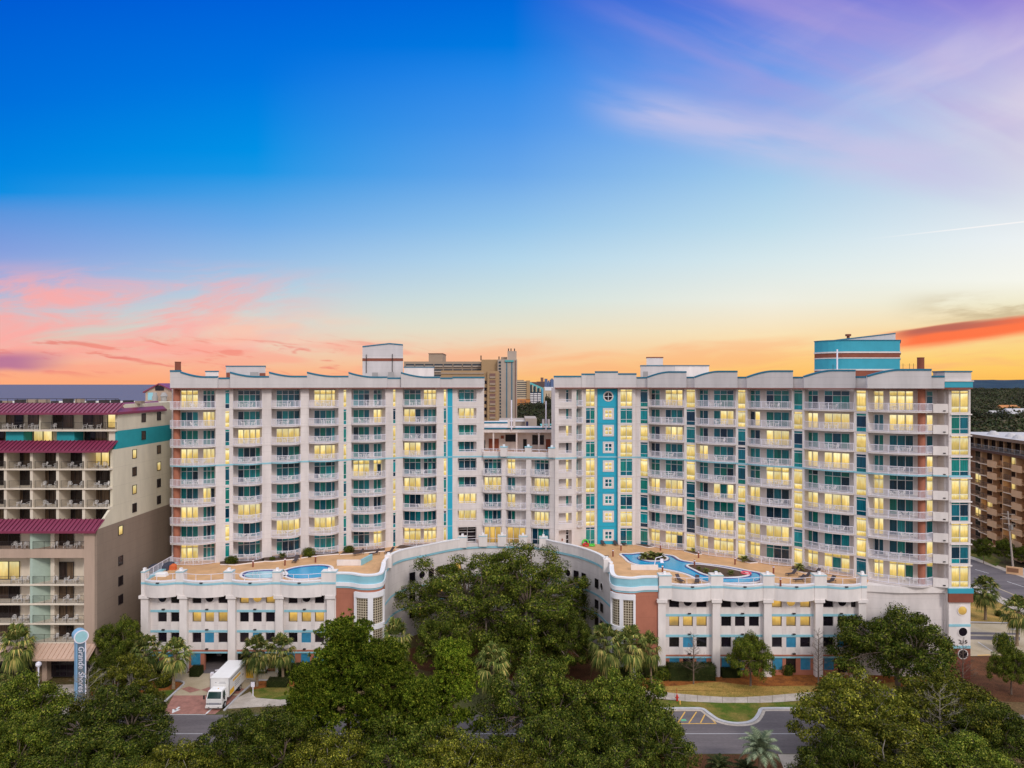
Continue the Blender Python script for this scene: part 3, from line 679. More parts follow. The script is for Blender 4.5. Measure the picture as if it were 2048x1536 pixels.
# pier base down to the street
w = MB(); fr = Frame(V(1897.5,102.0), V(1941,102.0))
w.fbox(fr, 0, fr.len, -2.3, 0, 4.4, 13.24, 'cream_white'); w.fbox(fr, 0, fr.len, -2.3, 0.0, 0, 4.4, 'brown')
w.fbox(fr, -0.2, fr.len+0.25, 0.01, 0.35, 12.4, 13.05, 'aqua'); w.fbox(fr, -0.15, fr.len+0.2, 0.01, 0.3, 11.1, 12.4, 'brown')
w.fbox(fr, 0, fr.len, 0.0, 0.05, 7.55, 7.9, 'aqua_pale'); w.fbox(fr, 0, fr.len, 0.0, 0.05, 4.42, 4.8, 'aqua_pale')
hotel.part('corner_pier', w)
for z, m, rr in ((9.85,'lit_amber',0.62),(6.8,'garage_glass',0.62),(3.6,'garage_glass',0.62)):
    s, g = roundwin(fr, fr.pu(1924.5 if z > 9 else 1925.5), z, rr, m, 'cream_white', 0.0, False, 0.12); hotel.part('round_window', s, [('pane', g)])
def text(body, size, loc, rot, m, name, depth=0.03, shear=0.0, parent=None, ploc=(0,0,0), align='CENTER', sx=1.0):
    c = bpy.data.curves.new(name, 'FONT'); c.body = body; c.size = size; c.extrude = depth; c.shear = shear; c.align_x = align; c.align_y = 'CENTER'
    t = bpy.data.objects.new(name, c); COL.objects.link(t); bpy.context.view_layer.update()
    me = bpy.data.meshes.new_from_object(t); bpy.data.objects.remove(t)
    me.materials.clear(); me.materials.append(MATS[m])
    o = bpy.data.objects.new(name, me); COL.objects.link(o)
    o.location = Vector(loc)-Vector(ploc); o.rotation_euler = rot; o.scale = (sx, 1, 1)
    if parent: o.parent = parent
    return o
tx = text('215', 0.72, (V(1926,102)[0], 101.95, 5.35), (pi/2, 0, 0), 'dark_metal', 'address_number', 0.03, parent=hotel.o, ploc=hotel.loc, sx=1.15)
# body of the building behind the facades, with roofs ----------------------
def body(pts, back, z0, z1, m='cream', mt='roof_grey'):
    w = MB(); w.prism(list(pts)+list(back), z0, z1, m, mt); hotel.part('building_core', w)
LW = [(341,114.5),(431,115.5),(466.5,116.8),(524,118.2),(543,119),(601,121),(618,121.6),(677,123.2),(703,124.6),(771,126.2),(806,128),(873,128.6),(905,129.2),(967,129.8)]
RW = [(1110,126.4),(1148,127.2),(1168,128.8),(1271,128.6),(1297.5,127.6),(1368,124),(1392,122.6),(1471.5,118.6),(1495,117.4),(1583.5,113.2),(1609,111.8),(1707.5,107.0),(1736,105.5),(1889,102.4),(1941,102.0)]
def path(tab, off=0.0):
    return [((px-1024)/FP*(D), D+off) for px, D in tab]
body(path(LW, 3.0), [(-6.5,148), (-40,148), (-60,134)], 0, 41.9)
body(path(RW, 4.2), [(72,118), (50,132), (34,146), (9.9,148)], 0, 41.9)
body(path([(967,129.3),(1110,126.6)], 2.0), [(9.9,148), (-6.5,148)], 0, 29.0)
# rooftop parapets ----------------------------------------------------------
def dwall(tab, px):
    for (a, da), (b, db) in zip(tab[:-1], tab[1:]):
        if a <= px <= b: return da+(db-da)*(px-a)/(b-a)
    return tab[0][1] if px < tab[0][0] else tab[-1][1]
def parapet(tab, prof, off=0.9, zb=FT+0.05, m='parapet_grey', cope=True, th=0.35):
    """prof: [(px, y)] top outline along the facade"""
    w = MB(); c = MB(); S = []
    for (a, ya), (b, yb) in zip(prof[:-1], prof[1:]):
        n = max(1, int(abs(b-a)/9)); 
        for i in range(n): S.append((a+(b-a)*i/n, ya+(yb-ya)*i/n))
    S.append(prof[-1]); P = []
    for px, y in S:
        D = dwall(tab, px)-off; P.append(((px-1024)/FP*D, D, ZY(y, D)))
    for p, q in zip(P[:-1], P[1:]):
        if hypot(q[0]-p[0], q[1]-p[1]) < 1e-3: continue
        w.hexa([(p[0],p[1],zb),(q[0],q[1],zb),(q[0],q[1]+th,zb),(p[0],p[1]+th,zb),(p[0],p[1],p[2]),(q[0],q[1],q[2]),(q[0],q[1]+th,q[2]),(p[0],p[1]+th,p[2])], m)
        if cope:
            e = 0.07; h = 0.17
            c.hexa([(p[0],p[1]-e,p[2]-h),(q[0],q[1]-e,q[2]-h),(q[0],q[1]+th+e,q[2]+.02),(p[0],p[1]+th+e,p[2]+.02),(p[0],p[1]-e,p[2]+.10),(q[0],q[1]-e,q[2]+.10),(q[0],q[1]+th+e,q[2]+.10),(p[0],p[1]+th+e,p[2]+.10)], 'teal_cope')
    hotel.part('parapet', w, [('coping', c)])
def swoosh(a, b, hi, lo, rise=False, flat=0.36):
    r = []
    n = 8
    for i in range(n+1):
        t = i/n; e = (1-t)**1.7 if not rise else 0
        y = lo+(hi-lo)*e
        r.append((a+(b-a)*(1-flat)*t, y))
    r.append((b, lo)); return r
def swell(a, b, lo, hi, flat=0.45):
    r = []
    for i in range(9):
        t = i/8; y = lo+(hi-lo)*(1-(1-t)**1.6); r.append((a+(b-a)*(1-flat)*t, y))
    r.append((b, hi)); return r
PL = 1.1; PLo = 0.65
parapet(LW, [(340,741.5),(361,741.5)], PL); parapet(LW, swoosh(361,435,744,753.5), PL); parapet(LW, [(435,756),(460,756)], PLo)
for a, b, hi, lo in ((460,538,744.5,753),(538,614,744.5,752.5),(614,697,744.5,752.5),(697,774,745,754)): parapet(LW, swoosh(a, b, hi, lo), PL)
parapet(LW, [(774,756),(802,756)], PLo); parapet(LW, swoosh(802,880,745,754), PL); parapet(LW, [(880,756),(905,756)], PLo); parapet(LW, [(905,754.5),(969,754.5)], PLo)
parapet(RW, [(1107.5,752.5),(1163,752.5)], PLo); parapet(RW, [(1163,748),(1190,748)], 0.75); parapet(RW, [(1190,743.5),(1236,743.5)], 0.85); parapet(RW, [(1236,747.5),(1273,747.5)], 0.75); parapet(RW, [(1273,755),(1295,755)], PLo)
for a, b, lo, hi in ((1295,1373,754,743.5),(1389,1475,754,742.5),(1494,1586,754,741.8),(1608,1711,753,740.5)): parapet(RW, swell(a, b, lo, hi), PL)
for a, b in ((1373,1389),(1475,1494),(1586,1608)): parapet(RW, [(a,754.5),(b,754.5)], PLo)
parapet(RW, [(1711,753.5),(1735,753.5)], PLo); parapet(RW, swell(1735,1863,752,739,0.5), PL+1.0); parapet(RW, [(1863,752.5),(1889,752.5)], 1.4)
# the corner pier's own crown
w = MB(); x0, x1 = V(1888,101.4)[0], V(1944,101.4)[0]
w.box(x0, x1, 101.2, 104.4, 41.9, 42.72, 'aqua'); w.box(x0+.1, x1-.1, 101.4, 104.2, 42.72, 44.1, 'parapet_grey'); w.box(x0-.1, x1+.1, 101.1, 104.5, 42.74, 42.9, 'slab'); w.box(x0, x1, 101.3, 104.3, 44.1, 44.28, 'teal_cope'); w.box(x0, x1, 101.25, 104.4, 41.7, 41.9, 'brown')
hotel.part('corner_crown', w)
w = MB(); fr = Frame(V(1195,128.15), V(1233,128.15)); w.fbox(fr, 0, fr.len, 0.0, 0.04, 42.95, 44.15, 'brown'); hotel.part('brown_panel', w)
# soffits
for tab, off in ((LW, 1.05), (RW, 1.05)):
    w = MB(); P = [((px-1024)/FP*(D-off), D-off) for px, D in tab]; Q = [((px-1024)/FP*D, D+2.1) for px, D in tab]
    for i in range(len(P)-1): w.prism([P[i], P[i+1], Q[i+1], Q[i]], FT-0.12, FT+0.045, 'soffit')
    hotel.part('soffit', w)
# rooftop structures ---------------------------------------------------------
def roofbox(pxa, pxb, ytop, D, m='parapet_grey', dep=6, z0=41.9, cope='teal_cope', name='penthouse', label=None):
    w = MB(); x0, x1 = V(pxa,D)[0], V(pxb,D)[0]; zt = ZY(ytop, D)
    k = (D+dep)/D if (pxa+pxb)/2 > 1024 else 1.0; k0 = k; k1 = 1.0 if (pxa+pxb)/2 > 1024 else (D+dep)/D
    w.hexa([(x0,D,z0),(x1,D,z0),(x1*k1,D+dep,z0),(x0*k0,D+dep,z0),(x0,D,zt),(x1,D,zt),(x1*k1,D+dep,zt),(x0*k0,D+dep,zt)], m)
    s = []
    if cope: c = MB(); c.hexa([(x0-.08,D-.08,zt-.02),(x1+.08,D-.08,zt-.02),(x1*k1+.08,D+dep+.08,zt-.02),(x0*k0-.08,D+dep+.08,zt-.02),(x0-.08,D-.08,zt+.16),(x1+.08,D-.08,zt+.16),(x1*k1+.08,D+dep+.08,zt+.16),(x0*k0-.08,D+dep+.08,zt+.16)], cope); s = [('coping', c)]
    hotel.part(name, w, s, label)
roofbox(452, 531, 733, 131, dep=8); roofbox(411, 437, 743.5, 124, dep=4, m='cream_white')
roofbox(452.5, 460, 745, 127, 'brown', 2, cope=None, name='roof_unit'); roofbox(500, 517, 744, 128, 'roof_grey', 2, cope=None, name='roof_unit'); roofbox(519, 531, 746, 128, 'brown', 2, cope=None, name='roof_unit')
roofbox(808, 868, 735, 136, dep=8, m='cream_white')
# big lift penthouse with sloping top
w = MB(); D = 140; x0, xm, x1 = V(725,D)[0], V(779,D)[0], V(806,D)[0]; D2 = 149
za, zm, zc = ZY(694,D), ZY(688,D), ZY(690.5,D); kk = D2/D
w.hexa([(x0,D,41.9),(xm,D,41.9),(xm,D2,41.9),(x0,D2,41.9),(x0,D,za),(xm,D,zm),(xm,D2,zm),(x0,D2,za)], 'parapet_grey')
w.hexa([(xm,D,41.9),(x1,D,41.9),(x1*kk,D2,41.9),(xm,D2,41.9),(xm,D,zm),(x1,D,zc),(x1*kk,D2,zc),(xm,D2,zm)], 'parapet_grey')
w.box(x0-.02, x1+.02, D-.05, D-.003, ZY(722,D), ZY(716.5,D), 'brown'); w.box(x0-.06, x1+.06, D-.1, D-.003, ZY(716.5,D), ZY(715,D), 'slab')
c = MB(); e = .1
for (a, az, b, bz, q) in ((x0,za,xm,zm,1),(xm,zm,x1,zc,kk)):
    c.hexa([(a-.0,D-e,az-.02),(b,D-e,bz-.02),(b*q,D2+e,bz-.02),(a,D2+e,az-.02),(a,D-e,az+.2),(b,D-e,bz+.2),(b*q,D2+e,bz+.2),(a,D2+e,az+.2)], 'teal_cope')
hotel.part('lift_penthouse', w, [('coping', c)])
w = MB()
for px, t, b in ((733,709,746),(785,708,748)): w = MB(); x = V(px,D)[0]; w.bar((x,D-.2,ZY(b,D)), (x,D-.2,ZY(t,D)), 0.07, 'dark_metal', 6); hotel.part('vent_pipe', w)
for px, y0, y1 in ((744,745,754),(776,744,756)): roofbox(px, px+12, y0, 138, 'roof_grey', 1.5, cope=None, name='roof_unit')
roofbox(1281, 1350, 732, 134, dep=8); roofbox(1350, 1418, 732, 136, dep=8, m='cream_white')
roofbox(1293, 1326, 715.5, 145, 'cream', 5, cope='brown'); roofbox(1286, 1296, 743, 131.5, 'roof_grey', 1, cope=None, name='roof_unit')
for px, D, yt in ((353.5,115.6,724.5),(1844.5,103.8,716)):
    w = MB(); x = V(px,D)[0]; w.cyl(x, D+.4, 41.9, ZY(yt,D), 0.46 if px < 400 else 0.48, 'brown', 16); w.cyl(x, D+.4, ZY(yt,D), ZY(yt,D)+.1, 0.5, 'brown', 16); hotel.part('chimney', w)
# aqua drum penthouse on the right wing
D = 126
def drum(px0, px1, y0, y1, m, w, grow=0.0):
    x0, x1 = V(px0,D)[0]-grow, V(px1,D)[0]+grow; r = 4.2+grow; pts = []
    for i in range(7):
        t = pi + (pi/2)*i/6; pts.append((x0+r+cos(t)*r, D+r-grow+sin(t)*r-0.0))
    pts += [(x1, D-grow), (x1*(D+9)/D, D+9), (x0*(D+9)/D, D+9)]
    w.prism(pts, ZY(y1,D), ZY(y0,D), m)
w = MB()
for y0, y1, m, g in ((681,703,'aqua',0),(703,706,'slab',.12),(706,715,'brown',0),(715,717,'slab',.08),(717,738,'aqua',0),(738,741,'slab',.08),(741,760,'brown',0)): drum(1649, 1800, y0, y1, m, w, g)
c = MB(); drum(1649, 1800, 679.5, 681, 'teal_cope', c, 0.12)
x0, x1 = V(1678,D+2)[0], V(1791,D+2)[0]
w.hexa([(x0,D+2,ZY(680,D)),(x1,D+2,ZY(680,D)),(x1,D+8,ZY(680,D)),(x0,D+8,ZY(680,D)),(x0,D+2,ZY(678.5,D)),(x1,D+2,ZY(665,D)),(x1,D+8,ZY(665,D)),(x0,D+8,ZY(678.5,D))], 'parapet_grey')
c.hexa([(x0,D+1.9,ZY(679,D)),(x1,D+1.9,ZY(665.6,D)),(x1,D+8.1,ZY(665.6,D)),(x0,D+8.1,ZY(679,D)),(x0,D+1.9,ZY(677,D)),(x1,D+1.9,ZY(663.8,D)),(x1,D+8.1,ZY(663.8,D)),(x0,D+8.1,ZY(677,D))], 'teal_cope')
hotel.part('drum_penthouse', w, [('coping', c)])
w = MB(); x = V(1677,D-1)[0]; w.bar((x,D-.5,ZY(740,D)), (x,D-.5,ZY(699,D)), 0.13, 'rail_white', 8); hotel.part('vent_pipe', w); w = MB(); x = V(1707,D+1)[0]; w.bar((x,D+3,ZY(676,D)), (x,D+3,ZY(669,D)), 0.25, 'brown', 8); w.bar((x,D+3,ZY(670,D)), (x,D+3,ZY(666,D)), 0.5, 'brown', 8); hotel.part('vent_pipe', w)
w = MB()
for px, t in ((1806,727),(1819,727),(1827,727),(1666,729)): w = MB(); x = V(px,110)[0]; w.bar((x,110,42), (x,110,ZY(t,110)), 0.03, 'dark_metal'); w.bar((x-.4,110,ZY(t+3,110)), (x+.4,110,ZY(t+3,110)), 0.015, 'dark_metal'); hotel.part('antenna', w)
# ------------------------------------------------------------------ parking podium of the hotel
DK = 13.3        # pool deck level
ROWS = [(9.95, 11.2), (7.2, 8.62), (4.15, 5.6)]
STR = [8.68, 5.68, 2.72]
def podium_front(D, piers, caps, bayspec, z_off, lits, blue, zfoot=0.0, name='podium'):
    """piers: px centres; bayspec: per bay list of (px0,px1) window columns"""
    zo = z_off
    for bi, (pa, pb) in enumerate(zip(piers[:-1], piers[1:])):
        Dw = D+0.7; A, B = V(pa, Dw), V(pb, Dw); fr = Frame(A, B); w = MB(); cols = bayspec[bi]
        u = 0.0; Z0, Z1 = 2.9+zo, 11.3+zo
        edges = []
        for (a, b) in cols:
            ua, ub = fr.pu(a), fr.pu(b)
            w.fbox(fr, u, ua, -0.6, 0, Z0, Z1, 'cream')
            z = Z0
            for (lo, hi) in sorted((l+zo, h+zo) for l, h in ROWS):
                w.fbox(fr, ua, ub, -0.6, -0.03, z, lo, 'cream_white'); z = hi
            if z < Z1: w.fbox(fr, ua, ub, -0.6, -0.03, z, Z1, 'cream_white')
            # thin recessed reveals beside the white spandrels
            edges += [ua-0.3, ub+0.3]; u = ub
        w.fbox(fr, u, fr.len, -0.6, 0, Z0, Z1, 'cream')
        s = w
        for zz in STR[:2]:
            s.fbox(fr, 0.45, fr.len-0.45, 0.0, 0.06, zz+zo, zz+0.32+zo, 'aqua_pale')
        s.fbox(fr, 0.4, fr.len-0.4, -0.3, 0.08, STR[2]-0.12+zo, STR[2]+0.12+zo, 'aqua_pale'); s.fbox(fr, 0.4, fr.len-0.4, -0.3, 0.05, STR[2]+0.12+zo, 2.9+zo+0.18, 'brick_red')
        hotel.part('podium_wall', w)
        um = fr.len/2
        for zz in (9.0, 6.0, 3.15): l = MB(); l.fbox(fr, um-.2, um+.2, 0.062, 0.3, zz+zo+0.06, zz+zo+.2, 'dark_metal'); hotel.part('wall_light', l)
        for ci, (a, b) in enumerate(cols):
            ua, ub = fr.pu(a), fr.pu(b)
            for ri, (lo, hi) in enumerate(ROWS):
                lo += zo; hi += zo
                on = lits[bi][ri]; m = 'lit_amber' if on else 'garage_glass'
                if ri == 0 and len(cols) == 3 and ci == 1 or (ri == 0 and len(cols) == 2 and ci == 0):
                    f = MB(); f.fbox(fr, ua, ub, -0.6, -0.10, lo, hi, 'cream_white')
                    s2, g = roundwin(fr, (ua+ub)/2, 10.75+zo, 0.62, m, 'cream_white', -0.1, False, 0.1); f.join(s2); hotel.part('round_window', f, [('pane', g)]); continue
                if ri == 2 and (bi, ci) in blue:
                    f = MB(); f.fbox(fr, ua, ub, -0.5, -0.06, lo, hi, 'blue_panel'); hotel.part('blue_shutter', f); continue
                f, g = glazing(fr, ua+.003, ub-.003, lo+.003, hi-.003, -0.3, 1, [0, 1], m, fm='dark_metal', w=0.05); hotel.part('garage_window', f, [('pane', g)])
    for px in piers:
        fr = Frame(V(px-7.5, D), V(px+7.5, D)); w = MB()
        w.fbox(fr, 0, fr.len, -1.0, 0.0, zfoot, 10.9+zo, 'cream_white'); w.fbox(fr, -0.2, fr.len+0.2, -1.0, 0.25, 10.9+zo, 11.35+zo, 'cream_white')
        hotel.part('pier', w)
def bowed_parapet(D, caps, z_off, rail=True, bow=0.75):
    zo = z_off
    for (a, b) in caps:
        fr = Frame(V(a, D), V(b, D)); w = MB()
        w.fbox(fr, 0, fr.len, -1.2, 0.12, 11.36+zo, 14.75+zo, 'cream_white'); w.fbox(fr, 0.0, fr.len, .12, .17, 13.02+zo, 13.32+zo, 'aqua_pale')
        hotel.part('parapet_pier', w, [('cap', (lambda c: (c.fbox(fr, -.06, fr.len+.06, -1.26, .18, 14.75+zo, 14.86+zo, 'aqua_pale'), c.fbox(fr, 0, fr.len, -1.2, .12, 14.862+zo, 14.93+zo, 'cream_white'), c.fbox(fr, fr.len/2-.18, fr.len/2+.18, -.6, -.24, 14.93+zo, 15.3+zo, 'white')   )[-1] or c)(MB()))])
    for (a, b) in zip([c[1] for c in caps[:-1]], [c[0] for c in caps[1:]]):
        fr = Frame(V(a, D), V(b, D)); w = MB(); s = MB(); r = MB(); n = 12
        pts = [(fr.len*i/n, 0.05+bow*(1-(2*i/n-1)**2)) for i in range(n+1)]
        for (ua, va), (ub, vb) in zip(pts[:-1], pts[1:]):
            P = fr.p
            def seg(mb, o1, o2, z0, z1, m): mb.hexa([P(ua,va+o2,z0),P(ub,vb+o2,z0),P(ub,vb+o1,z0),P(ua,va+o1,z0),P(ua,va+o2,z1),P(ub,vb+o2,z1),P(ub,vb+o1,z1),P(ua,va+o1,z1)], m)
            seg(w, -0.3, 0.0, 11.2+zo, 13.5+zo, 'cream_white'); seg(w, -0.36, 0.06, 13.5+zo, 13.64+zo, 'white'); seg(s, 0.003, 0.05, 13.02+zo, 13.32+zo, 'aqua_pale')
            seg(w, -1.1, -0.3, 11.2+zo, 11.4+zo, 'cream_white')
        w.join(s); l = MB(); l.fbox(fr, fr.len/2-.2, fr.len/2+.2, bow+.06, bow+.28, 13.34+zo, 13.46+zo, 'dark_metal'); w.join(l)
        railing(r, [fr.p(u, v-0.15)[:2] for u, v in pts], 13.64+zo, 0.95, post=2.2, bal=0, rt=0.04, rp=0.04, lo=0.06)
        hotel.part('bowed_parapet', w, [('railing', r)])
# left front
DLF = 104.3
podium_front(DLF, [289,366,463,558,661], None, [[(315.5,333.5),(341.5,359.5)],[(384.5,402.5),(409.5,428),(436.5,455)],[(479.5,497.5),(505.5,523.5),(531.5,549.5)],[(577,595),(603,622),(629.5,648)]], 0.0,
             [(0,0,0),(0,1,0),(1,0,0),(0,1,0)], {(1,1),(2,1),(3,1)})
bowed_parapet(DLF, [(283,290),(352,367),(448,464),(545,561),(643,672)], 0.0)
# right front
DRF = 102.7
podium_front(DRF, [1324,1433,1536,1638.5,1725], None, [[(1338.5,1358.5),(1366,1386),(1393,1413.5)],[(1442.6,1462.5),(1470,1490),(1498,1518)],[(1544,1564),(1572.5,1592),(1600.5,1621)],[(1646.5,1667),(1675,1695),(1702,1716)]], -0.1,
             [(0,1,0),(0,0,0),(1,1,0),(0,0,0)], {(0,1),(1,1),(2,1),(3,1)})
bowed_parapet(DRF, [(1318,1343),(1421.5,1446),(1526,1548.5),(1628.5,1653),(1722,1733)], -0.1)
# ground storey: left has garage openings, right has shutters
def ground_bay(D, pa, pb, items, zt, z0=0.0, m='brick_red'):
    fr = Frame(V(pa, D+0.75), V(pb, D+0.75)); w = MB(); u = 0.4
    for (a, b, kind) in items:
        ua, ub = fr.pu(a), fr.pu(b)
        if ua > u: w.fbox(fr, u, ua, -0.5, 0, z0, zt, m)
        if kind == 'gap':
            pass
        elif kind == 'blue':
            f = MB(); f.fbox(fr, ua, ub, -0.4, -0.05, z0+0.75, zt-0.02, 'blue_panel'); hotel.part('blue_shutter', f); w.fbox(fr, ua, ub, -0.5, 0, z0, z0+0.75, m)
        elif kind == 'dark':
            f = MB(); f.fbox(fr, ua, ub, -0.4, -0.2, z0+0.3, zt-0.02, 'garage_glass'); hotel.part('garage_window', f); w.fbox(fr, ua, ub, -0.5, 0, z0, z0+0.3, m)
        u = ub
    if u < fr.len-0.4: w.fbox(fr, u, fr.len-0.4, -0.5, 0, z0, zt, m)
    hotel.part('ground_floor_wall', w)
ground_bay(DLF, 289, 366, [(300,318,'blue'),(330,350,'blue')], 2.6)
ground_bay(DLF, 366, 463, [(382,401,'blue'),(409,460,'gap')], 2.6)
ground_bay(DLF, 463, 558, [(466,525,'gap'),(530,548,'dark')], 2.6)
ground_bay(DLF, 558, 661, [(570,590,'blue'),(602,620,'blue'),(628,650,'blue')], 2.6)
ground_bay(DRF, 1324, 1433, [(1339,1359,'blue'),(1366,1386,'dark'),(1393,1413,'blue')], 2.5)
ground_bay(DRF, 1433, 1536, [(1443,1463,'blue'),(1470,1490,'blue'),(1498,1518,'dark')], 2.5)
ground_bay(DRF, 1536, 1638.5, [(1545,1565,'blue'),(1572,1592,'dark'),(1601,1621,'blue')], 2.5)
ground_bay(DRF, 1638.5, 1725, [(1648,1668,'blue'),(1676,1696,'dark')], 2.5)
# dark interior of the garage entrance: back wall, side wall and slab
w = MB(); x0, x1 = V(372, 105)[0], V(540, 105)[0]
w.box(x0, x1, 118, 118.3, 0, 3, 'roof_grey'); w.box(x0-.3, x0, 105.6, 118, 0, 3, 'roof_grey'); w.box(x1, x1+.3, 105.6, 118, 0, 3, 'roof_grey'); w.box(x0, x1, 105.7, 118, 2.95, 3.2, 'roof_grey')
hotel.part('garage_interior', w)
w = MB()
for px in (440, 500): x = V(px, 111)[0]; w.box(x-.3, x+.3, 110.6, 111.2, 0, 2.94, 'cream_white')
hotel.part('garage_column', w)
# left side wall of the podium, running back
w = MB(); x = V(283,104.2)[0]
w.hexa([(x-.0,104.48,0),(x+.6,104.48,0),(x+.3,118,0),(x-.9,118,0),(x,104.48,13.5),(x+.6,104.48,13.5),(x+.3,118,13.5),(x-.9,118,13.5)], 'cream'); hotel.part('podium_wall', w)
r = MB(); railing(r, [(x+.2,104.4),(x-.4,116)], 13.5, 1.25, post=1.6, bal=0.3, rt=0.05); c = MB(); c.hexa([(x-.05,104.5,13.5),(x+.65,104.5,13.5),(x+.35,118,13.5),(x-.95,118,13.5),(x-.05,104.5,13.62),(x+.65,104.5,13.62),(x+.35,118,13.62),(x-.95,118,13.62)], 'aqua_pale')
hotel.part('deck_side_railing', r, [('coping', c)])
# brick drums at the corners of the court ------------------------------------
def ribbon(mb, pts, th, z0, z1, m):
    for (a, b) in zip(pts[:-1], pts[1:]):
        fr = Frame(a, b); mb.fbox(fr, 0, fr.len, -th, 0, z0, z1, m)
def offset(pts, d):
    out = []
    for i, p in enumerate(pts):
        a = pts[max(0, i-1)]; b = pts[min(len(pts)-1, i+1)]; dx, dy = b[0]-a[0], b[1]-a[1]; l = hypot(dx, dy)
        out.append((p[0]+dy/l*d, p[1]-dx/l*d))
    return out
def stripr(mb, pts, o1, o2, z0, z1, m):
    """continuous mitred ribbon between offsets o1 (inner) and o2 (outer)"""
    A = offset(pts, o1); B = offset(pts, o2)
    for i in range(len(pts)-1):
        mb.hexa([(*B[i],z0),(*B[i+1],z0),(*A[i+1],z0),(*A[i],z0),(*B[i],z1),(*B[i+1],z1),(*A[i+1],z1),(*A[i],z1)], m)
def spline(pts, n=6):
    r = []
    for i in range(len(pts)-1):
        p0 = pts[max(0,i-1)]; p1 = pts[i]; p2 = pts[i+1]; p3 = pts[min(len(pts)-1,i+2)]
        for j in range(n):
            t = j/n
            r.append(tuple(0.5*((2*p1[k])+(-p0[k]+p2[k])*t+(2*p0[k]-5*p1[k]+4*p2[k]-p3[k])*t*t+(-p0[k]+3*p1[k]-3*p2[k]+p3[k])*t**3) for k in (0,1)))
    r.append(pts[-1]); return r
def drumcorner(pts, win, ztop):
    P = spline(pts, 6); w = MB()
    stripr(w, P, -0.5, 0.0, 0, ztop-0.9, 'brick_red'); hotel.part('brick_drum', w)
    s = MB(); stripr(s, P, -0.45, 0.12, ztop-0.9, ztop-0.62, 'aqua_pale'); stripr(s, P, -0.4, 0.25, ztop-0.62, ztop-0.05, 'white'); stripr(s, P, -0.4, 0.1, ztop-0.05, ztop+1.1, 'aqua_pale'); stripr(s, P, -0.5, 0.18, ztop+1.1, ztop+1.32, 'white')
    hotel.part('drum_parapet', s)
    # glass block window
    i0, i1 = win; Q = P[i0:i1+1]; f = MB()
    Ls = [0]
    for a, b in zip(Q[:-1], Q[1:]): Ls.append(Ls[-1]+hypot(b[0]-a[0], b[1]-a[1]))
    for (z0, z1) in ((11.35, 12.1), (6.75, 7.45), (1.9, 2.6)): stripr(f, Q, 0.01, 0.40, z0, z1, 'white')
    T = Ls[-1]
    def sub(t0, t1):
        out = []
        for t in [t0]+[l for l in Ls if t0 < l < t1]+[t1]:
            for k in range(len(Q)-1):
                if Ls[k] <= t <= Ls[k+1]+1e-9:
                    q = (t-Ls[k])/max(1e-9, Ls[k+1]-Ls[k]); out.append((Q[k][0]+(Q[k+1][0]-Q[k][0])*q, Q[k][1]+(Q[k+1][1]-Q[k][1])*q)); break
        return out
    for (a, b) in ((0.0, 0.07*T), (0.43*T, 0.57*T), (0.93*T, T)): stripr(f, sub(a, b), 0.01, 0.38, 0, 12.0, 'white')
    g = MB()
    for (a, b) in ((0.07*T, 0.43*T), (0.57*T, 0.93*T)):
        R = offset(sub(a, b), 0.12); acc = 0
        for p, q in zip(R[:-1], R[1:]):
            l = hypot(q[0]-p[0], q[1]-p[1])
            for (z0, z1) in ((7.45, 11.35), (2.6, 6.75), (0.3, 1.9)):
                g.face([(*p,z0),(*q,z0),(*q,z1),(*p,z1)], 'glass_block', [(acc,z0),(acc+l,z0),(acc+l,z1),(acc,z1)])
            acc += l
    hotel.part('glass_block_window', f, [('glass_blocks', g)])
    return P
PLd = drumcorner([V(672,104.5), V(700,104.3), V(722,103.4), V(742,103.3), V(757,103.9), V(766,105.4), V(770,111)], (9, 29), 13.35)
PRd = drumcorner([V(1221,110), V(1222.5,105.2), V(1230,103.2), V(1246,102.6), V(1266,102.3), V(1286,102.9), V(1316,103.0)], (9, 25), 13.2)
# end faces where drum meets the front
w = MB(); fr = Frame(V(661,104.5), V(673,104.5)); w.fbox(fr, 0, fr.len, -1, 0, 0, 13.2, 'cream_white'); fr = Frame(V(1315,103.0), V(1326,103.0)); w.fbox(fr, 0, fr.len, -1, 0, 0, 13.2, 'cream_white'); hotel.part('podium_wall', w)
# curved court walls --------------------------------------------------------
CL = spline([V(770,110.6), V(783,114.8), V(801,117.6), V(825,119.6), V(852,121.4), V(880,123.6), V(905,125.4), V(930,126.7), V(965,127.5), V(1003,127.6), V(1046,127.2), V(1086,126.2), V(1106,124.4), V(1144,121.4), V(1170,118.8), V(1195,115.4), V(1208,112.8), V(1221,109.6)], 4)
def pxof(p): return 1024+p[0]/p[1]*FP
w = MB(); stripr(w, CL, -0.5, 0.0, 0, 13.3, 'cream'); hotel.part('court_wall', w)
lowi = [i for i, p in enumerate(CL) if 925 <= pxof(p) <= 1090]; a, b = min(lowi), max(lowi)
w = MB(); stripr(w, CL[:a+1], -0.35, 0.1, 13.3, 14.75, 'cream_white'); stripr(w, CL[:a+1], -0.4, 0.16, 14.75, 14.9, 'white'); hotel.part('court_parapet', w); w = MB(); stripr(w, CL[b:], -0.35, 0.1, 13.3, 14.75, 'cream_white'); stripr(w, CL[b:], -0.4, 0.16, 14.75, 14.9, 'white'); hotel.part('court_parapet', w); w = MB(); stripr(w, CL[a:b+1], -0.3, 0.1, 13.3, 13.75, 'cream')
s = MB(); stripr(s, CL, 0.101, 0.15, 12.95, 13.28, 'aqua_pale')
for z in (9.0-1.1, 9.0-4.2): q_ = MB(); stripr(q_, CL, 0.003, 0.05, z, z+.3, 'aqua_pale'); hotel.part('wall_stripe', q_)
r = MB(); railing(r, CL[a:b+1], 13.75, 0.95, post=2.0, bal=0, rt=0.04, rp=0.04)
hotel.part('court_parapet', w, [('stripe', s), ('railing', r)])
